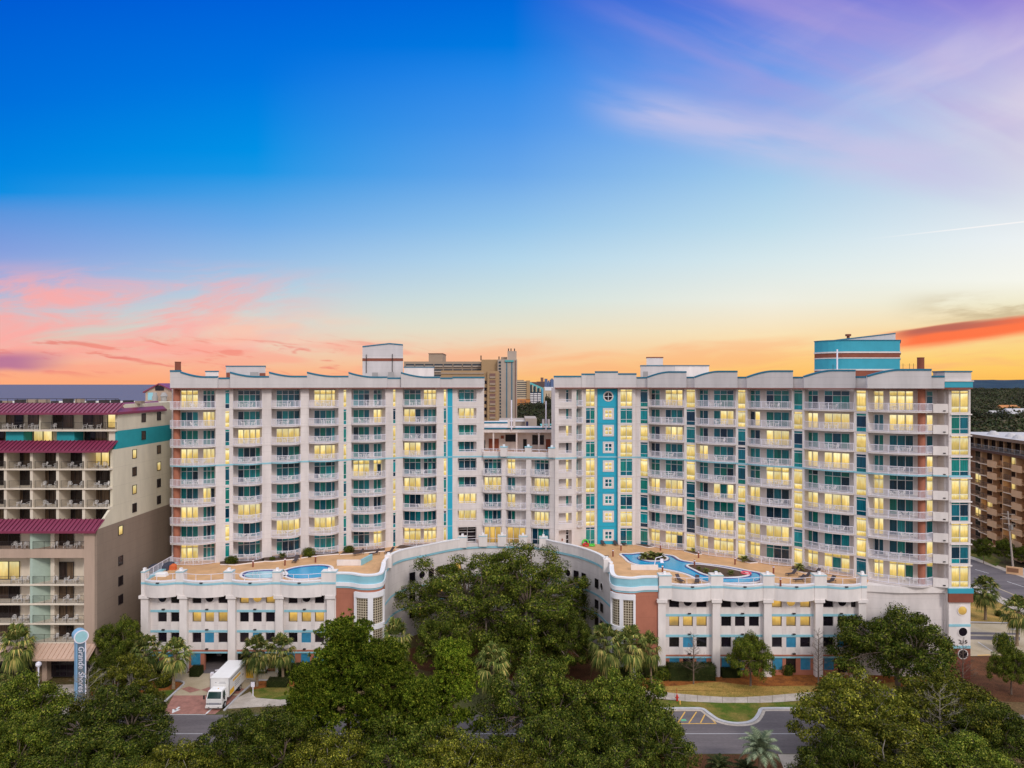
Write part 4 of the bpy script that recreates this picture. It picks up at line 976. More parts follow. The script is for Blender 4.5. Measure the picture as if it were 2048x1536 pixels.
for px, D in ((925,126.4),(966,127.3),(1004,127.4),(1046,127.0),(1087,126.0)):
    c = MB(); x, y = V(px, D); c.box(x-.75, x+.75, y-.3, y+.9, 13.3, 15.1, 'cream_white'); c.box(x-.8, x+.8, y-.35, y+.95, 15.1, 15.2, 'aqua_pale'); c.box(x-.75, x+.75, y-.3, y+.9, 15.2, 15.28, 'cream_white'); c.box(x-.2, x+.2, y, y+.4, 15.3, 15.7, 'white'); hotel.part('parapet_pier', c)
for (a, b) in ((771,784),(1206,1221)):
    c = MB(); p = V((a+b)/2, 113.2 if a < 1000 else 110.6); c.box(p[0]-.55, p[0]+.55, p[1]-.6, p[1]+.5, 13.2, 15.2, 'cream_white'); c.box(p[0]-.2, p[0]+.2, p[1]-.3, p[1]+.1, 15.2, 15.55, 'white'); hotel.part('parapet_pier', c)
# windows on the visible ends of the curved walls
acc = [0.0]
for a_, b_ in zip(CL[:-1], CL[1:]): acc.append(acc[-1]+hypot(b_[0]-a_[0], b_[1]-a_[1]))
def clat(t):
    for k in range(len(CL)-1):
        if acc[k] <= t <= acc[k+1]: f_ = (t-acc[k])/(acc[k+1]-acc[k]+1e-9); return (CL[k][0]+(CL[k+1][0]-CL[k][0])*f_, CL[k][1]+(CL[k+1][1]-CL[k][1])*f_)
    return CL[-1]
nwin = int(acc[-1]/1.95); ci = 0
for i in range(2, nwin):
    t_ = i*1.95; A_, B_ = clat(t_-.62), clat(t_+.62); pm = pxof(clat(t_))
    if not (793 < pm < 930 or 1100 < pm < 1206) or i % 5 == 4: continue
    fr = Frame(A_, B_); ci += 1
    for ri, (z0, z1) in enumerate(((9.2,10.7),(5.9,7.3),(3.1,4.5))):
        on = (i*7+ri*3) % 11 == 4
        if ri == 0 and i % 5 == 1: s, g = roundwin(fr, fr.len/2, 9.95, 0.6, 'garage_glass', 'cream_white', 0.05, False, 0.1)
        else: s, g = glazing(fr, .05, fr.len-.05, z0, z1, 0.05, 1, [0, 1], 'lit_amber' if on else 'garage_glass', fm='dark_metal', w=0.05)
        hotel.part('garage_window', s, [('pane', g)])
# cream wall under the right corner wing
w = MB(); w.prism([V(1728,103.4), V(1733,103.5), V(1800,102.9), V(1897,102.9), (V(1897,102.9)[0], 106), (V(1728,104)[0], 108)], 0, 12.2, 'cream'); w.prism([V(1730,103.3), V(1735,103.3), V(1800,102.5), V(1893,102.6), (V(1893,103)[0], 106), (V(1730,104)[0], 108)], 12.2, 13.1, 'cream_white')
hotel.part('podium_wall', w)

# ------------------------------------------------------------------ pool deck
def poly_from_px(pp, z): return [AT(x, y, z) for x, y in pp]
d = MB()
outer = [V(284,104.6), V(672,104.8)] + [tuple(p) for p in offset(PLd[8:], -0.3)] + [tuple(p) for p in offset(CL, -0.2)] + [tuple(p) for p in offset(PRd[:-4], -0.3)] + [V(1316,103.6), V(1733,103.4), V(1740,106)] + [((px-1024)/FP*D, D+1.9) for px, D in reversed(RW[:-2])] + [((px-1024)/FP*D, D+1.9) for px, D in reversed(LW)]
d.prism(outer, 13.05, DK, 'slab', 'deck_tan'); hotel.part('pool_deck', d)
# ------------------------------------------------------------------ ground, sea, streets
two('ground_mat', (0.085,0.085,0.030), (0.16,0.10,0.045), 0.06, fine=(0.6,1.3), fscale=3.0)
two('grass_mat', (0.07,0.115,0.012), (0.24,0.18,0.045), 0.35, fine=(0.55,1.4), fscale=14, lo=0.40, hi=0.62)
two('dry_grass_mat', (0.46,0.275,0.075), (0.24,0.18,0.04), 0.45, fine=(0.5,1.45), fscale=9, lo=0.38, hi=0.62, c3=(0.10,0.13,0.02))
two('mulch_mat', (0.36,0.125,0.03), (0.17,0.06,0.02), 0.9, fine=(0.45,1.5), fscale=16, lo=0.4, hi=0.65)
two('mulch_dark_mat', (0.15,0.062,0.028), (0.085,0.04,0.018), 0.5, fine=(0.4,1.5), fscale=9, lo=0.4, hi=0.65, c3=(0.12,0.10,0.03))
two('asphalt_mat', (0.125,0.108,0.112), (0.185,0.16,0.16), 0.35, fine=(0.8,1.15), fscale=22, stretch=(0.12,1,1), lo=.35, hi=.65)
two('concrete_mat', (0.42,0.36,0.30), (0.52,0.45,0.38), 0.6, fine=(0.88,1.1), fscale=8)
two('drive_mat', (0.42,0.34,0.22), (0.52,0.43,0.30), 0.25, fine=(0.85,1.1), fscale=9, lo=0.35, hi=0.65)
two('hill_mat', (0.012,0.035,0.065), (0.02,0.05,0.075), 0.004, fine=(0.7,1.3), fscale=0.05)  # distance haze is put into the colour as a bluish tone
mat('kerb_mat', (0.50,0.49,0.50), var=0.15, scale=1.5)
mat('line_white', (0.75,0.74,0.72), var=0.15, scale=3)
mat('line_yellow', (0.72,0.42,0.10), var=0.2, scale=3)
mat('line_green', (0.15,0.45,0.25), var=0.3, scale=3)
def paving(name, c1, c2, mortar, w, h):
    m = newmat(name); t = NT(m); g = t.n('ShaderNodeNewGeometry'); br = t.n('ShaderNodeTexBrick'); br.inputs['Scale'].default_value = 1
    br.inputs['Brick Width'].default_value = w; br.inputs['Row Height'].default_value = h; br.inputs['Mortar Size'].default_value = 0.012
    for k, c in (('Color1', c1), ('Color2', c2), ('Mortar', mortar)): br.inputs[k].default_value = (*c, 1)
    nz = t.n('ShaderNodeTexNoise'); nz.inputs['Scale'].default_value = 1.2; nz.inputs['Detail'].default_value = 6; t.l(g.outputs['Position'], nz.inputs['Vector'])
    mr = t.n('ShaderNodeMapRange'); mr.inputs[1].default_value = .3; mr.inputs[2].default_value = .7; mr.inputs[3].default_value = .75; mr.inputs[4].default_value = 1.2; t.l(nz.outputs[0], mr.inputs[0])
    mx = t.n('ShaderNodeMix', data_type='RGBA', blend_type='MULTIPLY'); mx.inputs[0].default_value = 1; t.l(g.outputs['Position'], br.inputs['Vector']); t.l(br.outputs[0], mx.inputs[6]); t.l(mr.outputs[0], mx.inputs[7])
    t.l(mx.outputs[2], t.b.inputs['Base Color']); t.b.inputs['Roughness'].default_value = .85; MATS[name] = m
paving('brick_paving', (0.40,0.155,0.11), (0.33,0.125,0.095), (0.30,0.2,0.16), 0.22, 0.11)
def water(name, col, rough, spec, bs, scale, stretch=(1,1,1)):
    m = newmat(name); t = NT(m); b = t.b; b.inputs['Base Color'].default_value = (*col, 1); b.inputs['Roughness'].default_value = rough; b.inputs['Specular IOR Level'].default_value = spec
    g = t.n('ShaderNodeNewGeometry'); mp = t.n('ShaderNodeMapping'); mp.inputs['Scale'].default_value = stretch; t.l(g.outputs['Position'], mp.inputs[0])
    nz = t.n('ShaderNodeTexNoise'); nz.inputs['Scale'].default_value = scale; nz.inputs['Detail'].default_value = 6; t.l(mp.outputs[0], nz.inputs['Vector'])
    bp = t.n('ShaderNodeBump'); bp.inputs['Strength'].default_value = bs; bp.inputs['Distance'].default_value = 0.4; t.l(nz.outputs[0], bp.inputs['Height']); t.l(bp.outputs[0], b.inputs['Normal'])
    MATS[name] = m; return t
water('sea_mat', (0.125,0.12,0.165), 0.6, 0.10, 0.6, 0.05, (1,0.35,1))
t = water('pool_mat', (0.015,0.36,0.62), 0.06, 0.35, 0.15, 2.5)
def sheet(name, pts, z, m, kind='structure', label=None, cat=None):
    b = MB(); b.face([(x, y, z) for x, y in pts], m)
    a = sum(pts[i][0]*pts[(i+1)%len(pts)][1]-pts[(i+1)%len(pts)][0]*pts[i][1] for i in range(len(pts)))
    if a < 0: b.f = [f[::-1] for f in b.f]
    # triangulate through bmesh so concave outlines stay right
    me = b.mesh(name); bm = bmesh.new(); bm.from_mesh(me); bmesh.ops.triangulate(bm, faces=bm.faces[:]); bm.to_mesh(me); bm.free()
    o = bpy.data.objects.new(name, me); COL.objects.link(o); setp(o, label, cat, None, kind); return o
def pxs(pp, z=0.0): return [AT(x, y, z) for x, y in pp]
sheet('ground', [(-230,-600),(900,-600),(900,200),(9000,9000),(30000,45000),(-6000,45000),(-260,320),(-205,180)], 0.0, 'ground_mat')
sheet('sea', [(-60000,-4000),(-150,-4000),(-150,300),(-5000,55000),(-60000,55000)], -1.2, 'sea_mat')
# far ridge of woods
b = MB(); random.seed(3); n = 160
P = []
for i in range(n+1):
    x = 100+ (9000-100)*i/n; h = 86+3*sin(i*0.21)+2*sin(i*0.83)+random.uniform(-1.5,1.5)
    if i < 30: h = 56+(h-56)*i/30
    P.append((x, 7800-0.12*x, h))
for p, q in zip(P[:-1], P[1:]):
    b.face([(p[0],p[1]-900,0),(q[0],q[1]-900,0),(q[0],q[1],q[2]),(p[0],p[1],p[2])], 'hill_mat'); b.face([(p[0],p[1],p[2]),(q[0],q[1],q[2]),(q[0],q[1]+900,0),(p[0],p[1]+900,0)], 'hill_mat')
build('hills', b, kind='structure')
YN, YF = 81.4, 91.0       # the street in front, near and far edge
def rect(x0, x1, y0, y1): return [(x0,y0),(x1,y0),(x1,y1),(x0,y1)]
sheet('road', rect(-140, 140, YN, YF), 0.012, 'asphalt_mat')
# parking lane with the kerb bulb
bulb = spline(pxs([(1300,1418),(1380,1418),(1404,1419),(1418,1428),(1436,1440),(1462,1447),(1490,1447),(1508,1441),(1518,1428),(1522,1420),(1535,1418),(1600,1418),(1700,1418)]), 5)
lane = [(AT(1300,1418)[0]-3, YF-0.4)] + bulb + [(AT(1700,1418)[0], YF-0.4)]
sheet('parking_lane', [(p[0], max(p[1], YF-2.6)) for p in bulb] + [(bulb[-1][0], YF-2.7), (bulb[0][0], YF-2.7)], 0.018, 'asphalt_mat')
sheet('verge', bulb + [AT(1700,1409), AT(1600,1404), AT(1520,1407), AT(1440,1407), AT(1370,1404), AT(1300,1400)], 0.10, 'grass_mat')
k = MB()
stripr(k, bulb, -0.22, 0.22, 0.0, 0.15, 'kerb_mat'); build('kerb', k, kind='structure')
k = MB(); stripr(k, bulb, 0.22, 0.62, 0.0, 0.03, 'concrete_mat'); build('gutter', k, kind='structure')
def line(name, a, b, w, m, z=0.024):
    fr = Frame(a, b); q = MB(); q.face([fr.p(0,-w/2,z), fr.p(0,w/2,z), fr.p(fr.len,w/2,z), fr.p(fr.len,-w/2,z)][::-1], m); return q
hx = MB()
for a, b in (((1346,1424),(1339,1438)),((1370,1424),(1356,1446)),((1393,1424),(1378,1446)),((1411,1427),(1401,1446)),((1328,1422),(1408,1422)),((1412,1426),(1431,1446)),((1356,1447.5),(1433,1447.5))): hx.join(line('l', AT(*a), AT(*b), 0.16, 'line_yellow'))
build('road_marking_hatching', hx, kind='structure')
hx = MB(); hx.join(line('l', AT(1362,1441), AT(1372,1440), 0.5, 'line_green')); build('road_marking_symbol', hx, kind='structure')
sheet('road_seam', rect(-140, 140, 86.0, 86.12), 0.017, 'kerb_mat')
# sidewalk, lawn, mulch in front of the right half
sw_top = [(1290,1382),(1330,1385),(1370,1389),(1420,1393),(1470,1395),(1520,1393),(1570,1389),(1620,1385),(1700,1381),(1800,1378)]
sw_bot = [(1290,1396),(1330,1399),(1370,1403),(1420,1407),(1470,1409),(1520,1408),(1570,1404),(1620,1400),(1700,1396),(1800,1393)]
sheet('sidewalk', spline(pxs(sw_top), 3) + spline(pxs(sw_bot[::-1]), 3), 0.045, 'concrete_mat')
j = MB()
for i in range(len(sw_top)-1):
    for f in (0.0, 0.5):
        a = (sw_top[i][0]+(sw_top[i+1][0]-sw_top[i][0])*f, sw_top[i][1]+(sw_top[i+1][1]-sw_top[i][1])*f); c = (sw_bot[i][0]+(sw_bot[i+1][0]-sw_bot[i][0])*f, sw_bot[i][1]+(sw_bot[i+1][1]-sw_bot[i][1])*f)
        j.join(line('l', AT(*a), AT(*c), 0.04, 'planter_soil', 0.052))
build('sidewalk_joints', j, kind='structure')
sheet('lawn', pxs([(1240,1380),(1290,1377),(1330,1373),(1365,1371),(1400,1366),(1440,1364),(1480,1369),(1530,1373),(1600,1372),(1700,1371),(1800,1364),(1800,1378),(1700,1381),(1620,1385),(1570,1389),(1520,1393),(1470,1395),(1420,1393),(1370,1389),(1330,1385),(1240,1379)]), 0.03, 'dry_grass_mat')
sheet('mulch_bed', pxs([(1240,1330),(1330,1338),(1500,1340),(1760,1340),(1880,1330),(1880,1384),(1800,1374),(1700,1376),(1600,1378),(1500,1378),(1400,1374),(1340,1378),(1290,1380),(1240,1384)]), 0.022, 'mulch_mat')
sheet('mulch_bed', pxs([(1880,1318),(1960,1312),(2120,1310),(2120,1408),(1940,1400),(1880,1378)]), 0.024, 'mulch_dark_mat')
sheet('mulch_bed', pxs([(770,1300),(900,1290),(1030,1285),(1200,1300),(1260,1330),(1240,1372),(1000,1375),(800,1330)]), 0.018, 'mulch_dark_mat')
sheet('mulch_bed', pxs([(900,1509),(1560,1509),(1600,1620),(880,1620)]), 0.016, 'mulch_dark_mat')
sheet('sidewalk', pxs([(1556,1509),(1640,1509),(1720,1620),(1600,1620)]), 0.03, 'concrete_mat')
# left forecourt
sheet('driveway', pxs([(286,1346),(560,1346),(560,1362),(514,1362),(478,1391),(346,1391),(366,1369),(366,1362),(286,1362)]), 0.014, 'drive_mat')
sheet('driveway', pxs([(409,1343),(560,1343),(560,1349),(409,1349)]) , 0.010, 'drive_mat')
sheet('garage_floor', rect(-46.5, -36, 104, 118), 0.02, 'asphalt_mat')
sheet('brick_crossing', pxs([(347,1391),(478,1391),(430,1428.5),(326,1428.5)]), 0.02, 'brick_paving')
for pp in ([(362,1378),(378,1373),(402,1380),(380,1386)], [(402,1380),(424,1372),(438,1377),(420,1386)], [(440,1386),(468,1374),(490,1378),(476,1388)]):
    sheet('brick_inlay', pxs(pp), 0.024, 'brick_paving')
k = MB(); stripr(k, spline(pxs([(286,1362),(350,1362),(364,1364),(368,1368),(360,1376),(345,1390),(330,1404)]), 4), -0.12, 0.12, 0, 0.15, 'kerb_mat'); stripr(k, spline(pxs([(570,1361),(530,1361),(514,1362.5),(500,1372),(478,1392),(462,1408),(448,1422)]), 4), -0.12, 0.12, 0, 0.15, 'kerb_mat'); build('kerb', k, kind='structure')
sheet('mulch_bed', pxs([(180,1370),(286,1362),(352,1363.5),(364,1367),(350,1380),(300,1384),(230,1392),(180,1392)]), 0.03, 'mulch_mat')
sheet('verge', pxs([(230,1392),(300,1384),(350,1379),(338,1392),(300,1399),(240,1405)]), 0.034, 'grass_mat')
sheet('sidewalk', pxs([(170,1400),(262,1386),(245,1402),(330,1396),(322,1408),(200,1424),(100,1440),(60,1430)]), 0.038, 'concrete_mat')
sheet('mulch_bed', pxs([(516,1363),(600,1360),(620,1375),(560,1372),(500,1384)]), 0.03, 'mulch_mat')
sheet('verge', pxs([(500,1380),(560,1371),(650,1378),(650,1398),(540,1402),(505,1396)]), 0.034, 'grass_mat')
sheet('sidewalk', pxs([(470,1398),(500,1384),(512,1396),(560,1400),(660,1392),(660,1408),(520,1414),(455,1418)]), 0.038, 'concrete_mat')
sheet('forecourt', pxs([(-200,1376),(200,1368),(210,1380),(60,1400),(-200,1410)]), 0.02, 'concrete_mat')
ar = MB(); a, b = AT(344,1427), AT(359,1414); ar.join(line('l', AT(350,1421), b, 0.30, 'line_white', 0.03)); fr = Frame(a, b); ar.face([fr.p(0,0,.03), fr.p(1.1,-.55,.03), fr.p(1.1,.55,.03)], 'line_white'); build('road_marking_arrow', ar, kind='structure')
ar = MB()
for q in (((412,1428),(424,1417)),((326,1429.5),(412,1429.5))): ar.join(line('l', AT(*q[0]), AT(*q[1]), 0.22 if q[0][0]==412 else .1, 'line_white', 0.03))
build('road_marking_line', ar, kind='structure')
# side street at the right
sheet('side_road', pxs([(1850,1098),(1944,1118),(2048,1155),(2300,1240),(2300,1330),(2048,1214),(1990,1188),(1900,1150),(1800,1120)]), 0.012, 'asphalt_mat')
sheet('sidewalk', pxs([(1900,1102),(1944,1113),(2048,1150),(2300,1232),(2300,1240),(2048,1156),(1944,1119),(1900,1107)]), 0.03, 'concrete_mat')
sheet('sidewalk', pxs([(1900,1150),(1990,1188),(2048,1214),(2300,1330),(2300,1345),(2040,1226),(1985,1198),(1900,1160)]), 0.03, 'concrete_mat')
sheet('verge', pxs([(1900,1092),(1948,1103),(1975,1105),(2003,1122),(1992,1133),(1944,1112),(1900,1101)]), 0.036, 'grass_mat')
sheet('verge', pxs([(1900,1164),(1985,1199),(2040,1227),(2100,1254),(2100,1248),(1900,1244)]), 0.02, 'dry_grass_mat')
sheet('driveway', pxs([(1900,1246),(2100,1250),(2300,1350),(2100,1312),(1945,1312),(1900,1312)]), 0.016, 'drive_mat')
sheet('driveway_track', pxs([(1935,1272),(2040,1274),(2040,1281),(1935,1279)]), 0.022, 'asphalt_mat')
sheet('driveway_track', pxs([(1935,1264),(2040,1266),(2040,1270),(1935,1269)]), 0.022, 'asphalt_mat')
k = MB(); stripr(k, pxs([(1900,1244),(1960,1245),(2034,1247),(2100,1249)]), -0.1, 0.1, 0, 0.14, 'kerb_mat'); build('kerb', k, kind='structure')
q = MB()
for a, b, w, m in (((1950,1139),(1978,1147),.16,'line_white'),((2014,1163),(2048,1174),.16,'line_white'),((1996,1197),(2016,1206),.16,'line_white'),((1956,1284),(1992,1308),.14,'line_white'),((1955,1311),(1980,1310),.3,'line_yellow'),((2018,1258),(2040,1259.5),.35,'line_white'),((1990,1174),(2060,1203),.35,'drive_mat')): q.join(line('l', AT(*a), AT(*b), w, m, 0.026))
build('road_marking_line', q, kind='structure')

# ------------------------------------------------------------------ pools on the deck (parts of the hotel)
def flat(mb, pts, z, m):
    me = bpy.data.meshes.new('t'); bm = bmesh.new(); vs = [bm.verts.new((x, y, z)) for x, y in pts]; f = bm.faces.new(vs); bmesh.ops.triangulate(bm, faces=[f])
    for f in bm.faces:
        p = [tuple(v.co) for v in f.verts]; a = (p[1][0]-p[0][0])*(p[2][1]-p[0][1])-(p[2][0]-p[0][0])*(p[1][1]-p[0][1])
        mb.face(p if a > 0 else p[::-1], m)
    bm.free(); bpy.data.meshes.remove(me)
mat('pool_tile', (0.01,0.03,0.22), rough=0.3, var=0.1); mat('pool_kerb', (0.78,0.74,0.72), var=0.06); mat('pool_pale', (0.35,0.62,0.70), rough=0.2, var=0.1)
def loop(pp, n=5):
    q = [AT(x, y, DK) for x, y in pp]; q3 = q[-2:]+q+q[:2]; s = spline(q3, n); return s[2*n:-(2*n)+1] if False else s[2*n:2*n+len(q)*n]
def pool(name, pp, wm='pool_mat', holes=()):
    """raised kerb ring, dark tile band and the water just below the deck edge"""
    P = loop(pp); P.append(P[0]); a = sum(P[i][0]*P[i+1][1]-P[i+1][0]*P[i][1] for i in range(len(P)-1))
    if a > 0: P = P[::-1]      # offset(+) then points inwards
    k = MB(); stripr(k, P, -0.38, 0.0, DK+0.004, DK+0.14, 'pool_kerb'); t = MB(); stripr(t, P, 0.0, 0.40, DK+0.004, DK+0.07, 'pool_tile')
    w = MB(); flat(w, P[:-1], DK+0.03, wm)
    hotel.part(name, k, [('tile_band', t), ('water', w)])
def island(pp, z=0.16):
    P = loop(pp); P.append(P[0]); a = sum(P[i][0]*P[i+1][1]-P[i+1][0]*P[i][1] for i in range(len(P)-1))
    if a > 0: P = P[::-1]
    k = MB(); stripr(k, P, -0.34, 0.0, DK+0.03, DK+0.2, 'pool_kerb'); t = MB(); stripr(t, P, -0.52, -0.34, DK+0.03, DK+0.09, 'pool_tile')
    s = MB(); flat(s, P[:-1], DK+z, 'planter_soil'); hotel.part('planter_island', k, [('soil', s), ('tile_band', t)])
pool('pool', [(484,1151),(492,1145),(515,1142),(545,1141),(566,1144),(570,1151),(550,1157),(512,1158),(490,1156)], 'pool_pale')
pool('pool', [(570,1143),(590,1136),(620,1132),(648,1131.5),(662,1136),(660,1148),(640,1156),(600,1159),(575,1155)], 'pool_mat')
pool('lazy_river', [(1243,1109),(1262,1109),(1283,1107),(1300,1110),(1325,1110),(1345,1113),(1362,1122),(1400,1128),(1450,1134),(1492,1142),(1520,1148),(1524,1160),(1500,1166),(1430,1166),(1400,1160),(1370,1148),(1330,1139),(1290,1133),(1262,1126),(1250,1116)])
island([(1281,1118),(1287,1113),(1310,1111),(1330,1115),(1330,1121),(1300,1123)])
island([(1376,1133),(1395,1131),(1430,1135),(1470,1142),(1496,1150),(1478,1155),(1440,1156),(1410,1150),(1392,1142)])
def bed(pp):
    P = [AT(x, y, DK) for x, y in pp]; w = MB(); w.prism(P, DK+0.004, DK+0.16, 'pool_kerb', 'planter_soil'); hotel.part('planter_bed', w)
for pp in ([(440,1130),(470,1131),(500,1127),(528,1124),(528,1118),(440,1121)], [(522,1123),(545,1124),(600,1118),(600,1112),(530,1114)], [(602,1117),(640,1112),(678,1109),(676,1104),(610,1108)], [(680,1110),(712,1108),(770,1103),(770,1098),(690,1103)], [(790,1099),(806,1099),(860,1092),(860,1088),(800,1092)],
           [(1272,1090),(1296,1096),(1312,1094),(1300,1085),(1276,1083)], [(1368,1103),(1392,1110),(1404,1109),(1395,1098),(1372,1096)], [(1474,1120),(1500,1127),(1516,1126),(1500,1113),(1478,1112)], [(1583,1140),(1610,1147),(1640,1148),(1616,1132),(1586,1130)]): bed(pp)
# inner low walls next to the drums
w = MB(); fr = Frame(AT(674,1131,DK), AT(722,1131,DK)); w.fbox(fr, 0, fr.len, -0.2, 0.1, DK+.01, DK+0.9, 'cream_white'); fr = Frame(AT(722,1131,DK), AT(744,1119,DK)); w.fbox(fr, 0, fr.len, -0.2, 0.1, DK+.01, DK+0.9, 'aqua_pale'); hotel.part('deck_wall', w); w = MB(); fr = Frame(AT(1262,1140,DK), AT(1316,1140,DK)); w.fbox(fr, 0, fr.len, -0.2, 0.1, DK+.01, DK+0.8, 'cream_white')
hotel.part('deck_wall', w)

# ------------------------------------------------------------------ neighbouring motel on the left
mat('mo_cream', (0.66,0.60,0.46), var=0.12, scale=0.5, stretch=(1,1,0.3), joints=[(2,2.8,0.3)])
mat('mo_front', (0.70,0.62,0.50), var=0.12, scale=0.6, stretch=(1,1,0.3))
mat('mo_taupe', (0.27,0.205,0.155), var=0.12, scale=0.4, stretch=(1,1,0.3), joints=[(2,1.4,0.1)])
mat('mo_tan', (0.46,0.34,0.26), var=0.15, scale=0.6, stretch=(1,1,0.15))
mat('mo_green', (0.40,0.50,0.42), var=0.08)
mat('mo_aqua', (0.02,0.30,0.34), var=0.1, scale=0.6)
mat('magenta_roof', (0.21,0.028,0.07), rough=0.38, var=0.12, scale=0.8, spec=0.6)
mat('beige_roof', (0.55,0.38,0.28), rough=0.45, var=0.08)
mat('mo_floor', (0.16,0.09,0.08), var=0.1)
glass('mo_glass', [(0.02,0.012,0.012),(0.05,0.03,0.022),(0.015,0.01,0.012),(0.12,0.08,0.05)], rough=0.08, spec=0.5, curtain=0.5)
lit('mo_lit', (1.0,0.85,0.42), (0.92,0.66,0.22), (0.65,0.42,0.12), 0.95)
motel = Thing('motel', 'cream motel with magenta metal roofs, an aqua band and rows of dark-railed balconies', 'motel', (-80, 104, 0))
SX = -58.9; XL = -92.0
def X(px, D): return (px-1024)/FP*D
mat('rib_dark', (0.10,0.012,0.035), rough=.5)
def gapply(mb, x0, x1, ya, za, yb, zb, m, seam=0.62, rib='rib_dark'):
    """standing seam roof plane from low front edge (ya,za) to high back edge (yb,zb)"""
    mb.hexa([(x0,ya,za-.12),(x1,ya,za-.12),(x1,yb,zb-.12),(x0,yb,zb-.12),(x0,ya,za),(x1,ya,za),(x1,yb,zb),(x0,yb,zb)], m)
    x = x0+0.1
    while x < x1-0.05:
        mb.hexa([(x,ya-.01,za),(x+.06,ya-.01,za),(x+.06,yb,zb),(x,yb,zb),(x,ya-.01,za+.13),(x+.06,ya-.01,za+.13),(x+.06,yb,zb+.13),(x,yb,zb+.13)], rib); x += seam
r = MB(); gapply(r, XL, SX+0.25, 104.9, 38.15, 107.6, 39.5, 'magenta_roof'); r.box(XL, SX+.25, 104.82, 104.9, 37.85, 38.17, 'magenta_roof')
# side return of the top roof
for (a, b) in ((105.0,120.5),):
    r.hexa([(SX+.25,a,38.03),(SX+.25,b,38.03),(SX-1.2,b,39.4),(SX-1.2,a+2.6,39.4),(SX+.25,a,38.16),(SX+.25,b,38.16),(SX-1.2,b,39.52),(SX-1.2,a+2.6,39.52)], 'magenta_roof'); r.box(SX+.25, SX+.33, a, b, 37.85, 38.2, 'magenta_roof')
motel.part('roof', r)
r = MB(); gapply(r, XL, SX+0.15, 103.4, 32.65, 105.9, 33.95, 'magenta_roof'); r.box(XL, SX+.15, 103.3, 103.4, 32.4, 32.67, 'magenta_roof'); motel.part('roof', r)
r = MB(); gapply(r, XL, SX+0.1, 100.3, 21.6, 102.5, 22.9, 'magenta_roof'); r.box(XL, SX+.1, 100.2, 100.3, 21.3, 21.62, 'magenta_roof'); motel.part('roof', r)
r = MB(); gapply(r, XL, SX+0.1, 98.6, 4.2, 100.7, 5.6, 'beige_roof', rib='beige_roof'); r.box(XL, SX+.1, 98.5, 98.6, 3.95, 4.22, 'beige_roof'); motel.part('canopy_roof', r)
# side wall
def sidewall(mb, poly, m, t=0.35):   # poly in (y,z)
    n = len(poly); i = len(mb.v); mb.v += [(SX-t,y,z) for y, z in poly]+[(SX,y,z) for y, z in poly]; k = mb.mi(m)
    mb.f.append(tuple(range(i+n, i+2*n))); mb.m.append(k); mb.uv.append(None); mb.f.append(tuple(range(i+n-1, i-1, -1))); mb.m.append(k); mb.uv.append(None)
    for j in range(n): q = (j+1)%n; mb.f.append((i+j, i+q, i+n+q, i+n+j)); mb.m.append(k); mb.uv.append(None)
w = MB(); sidewall(w, [(106,35.4),(135,35.4),(135,38.1),(106,38.1)], 'mo_cream'); sidewall(w, [(105.4,32.7),(135,32.7),(135,35.4),(106,35.4),(106,34.0)], 'mo_aqua'); sidewall(w, [(104.7,21.75),(135,21.75),(135,32.7),(104.7,32.7)], 'mo_cream'); sidewall(w, [(100.8,21.75),(104.7,21.75),(104.7,24.4)], 'mo_cream'); sidewall(w, [(100.8,0),(135,0),(135,21.75),(100.8,21.75)], 'mo_taupe')
motel.part('side_wall', w)
def yside(px): return -SX*FP/(1024-px)
for (px, z, on) in ((287,37.0,0),(317.5,37.05,0),(287,34.2,0),(268.7,31.5,1),(317.5,31.5,0),(268.7,28.75,0),(317.5,28.7,1),(268.7,25.95,1),(317.5,25.9,0),(268.7,23.1,0),(317.5,23.1,0),(241,20.4,1),(241,15.85,0),(241,12.8,0),(241,10.0,0)):
    y = yside(px); f = MB(); g = MB(); a, b, z0, z1 = y-.55, y+.55, z-.62, z+.62
    for (p, q, r0, r1) in ((a-.08,a,z0-.08,z1+.08),(b,b+.08,z0-.08,z1+.08),(a,b,z0-.08,z0),(a,b,z1,z1+.08)): f.box(SX+.001, SX+.07, p, q, r0, r1, 'dark_metal')
    pane(g, [(SX+.02,a,z0),(SX+.02,b,z0),(SX+.02,b,z1),(SX+.02,a,z1)], 'mo_lit' if on else 'mo_glass'); motel.part('side_window', f, [('pane', g)])
# core
w = MB(); w.box(XL, SX-.36, 108.6, 130, 0, 39.3, 'mo_cream'); w.box(XL, SX-.36, 102.4+4.6, 108.6, 0, 32.5, 'mo_front'); w.box(XL, SX-.36, 103.2, 107.0, 0, 21.0, 'mo_front'); motel.part('building_core', w)
def mo_door(x0, x1, y, z0, z1, n, on=False):
    fr = Frame((x0,y),(x1,y)); f, g = glazing(fr, 0, fr.len, z0, z1, 0, n, [0, 1], 'mo_lit' if on else 'mo_glass', fm='dark_metal', w=0.08); motel.part('balcony_door', f, [('pane', g)])
def mo_rail(x0, x1, y, z, name='railing'):
    r = MB(); railing(r, [(x0,y),(x1,y)], z, 1.08, m='dark_metal', post=1.6, bal=0.13, rb=0.011, rt=0.025, rp=0.03); motel.part(name, r)
MOB = []
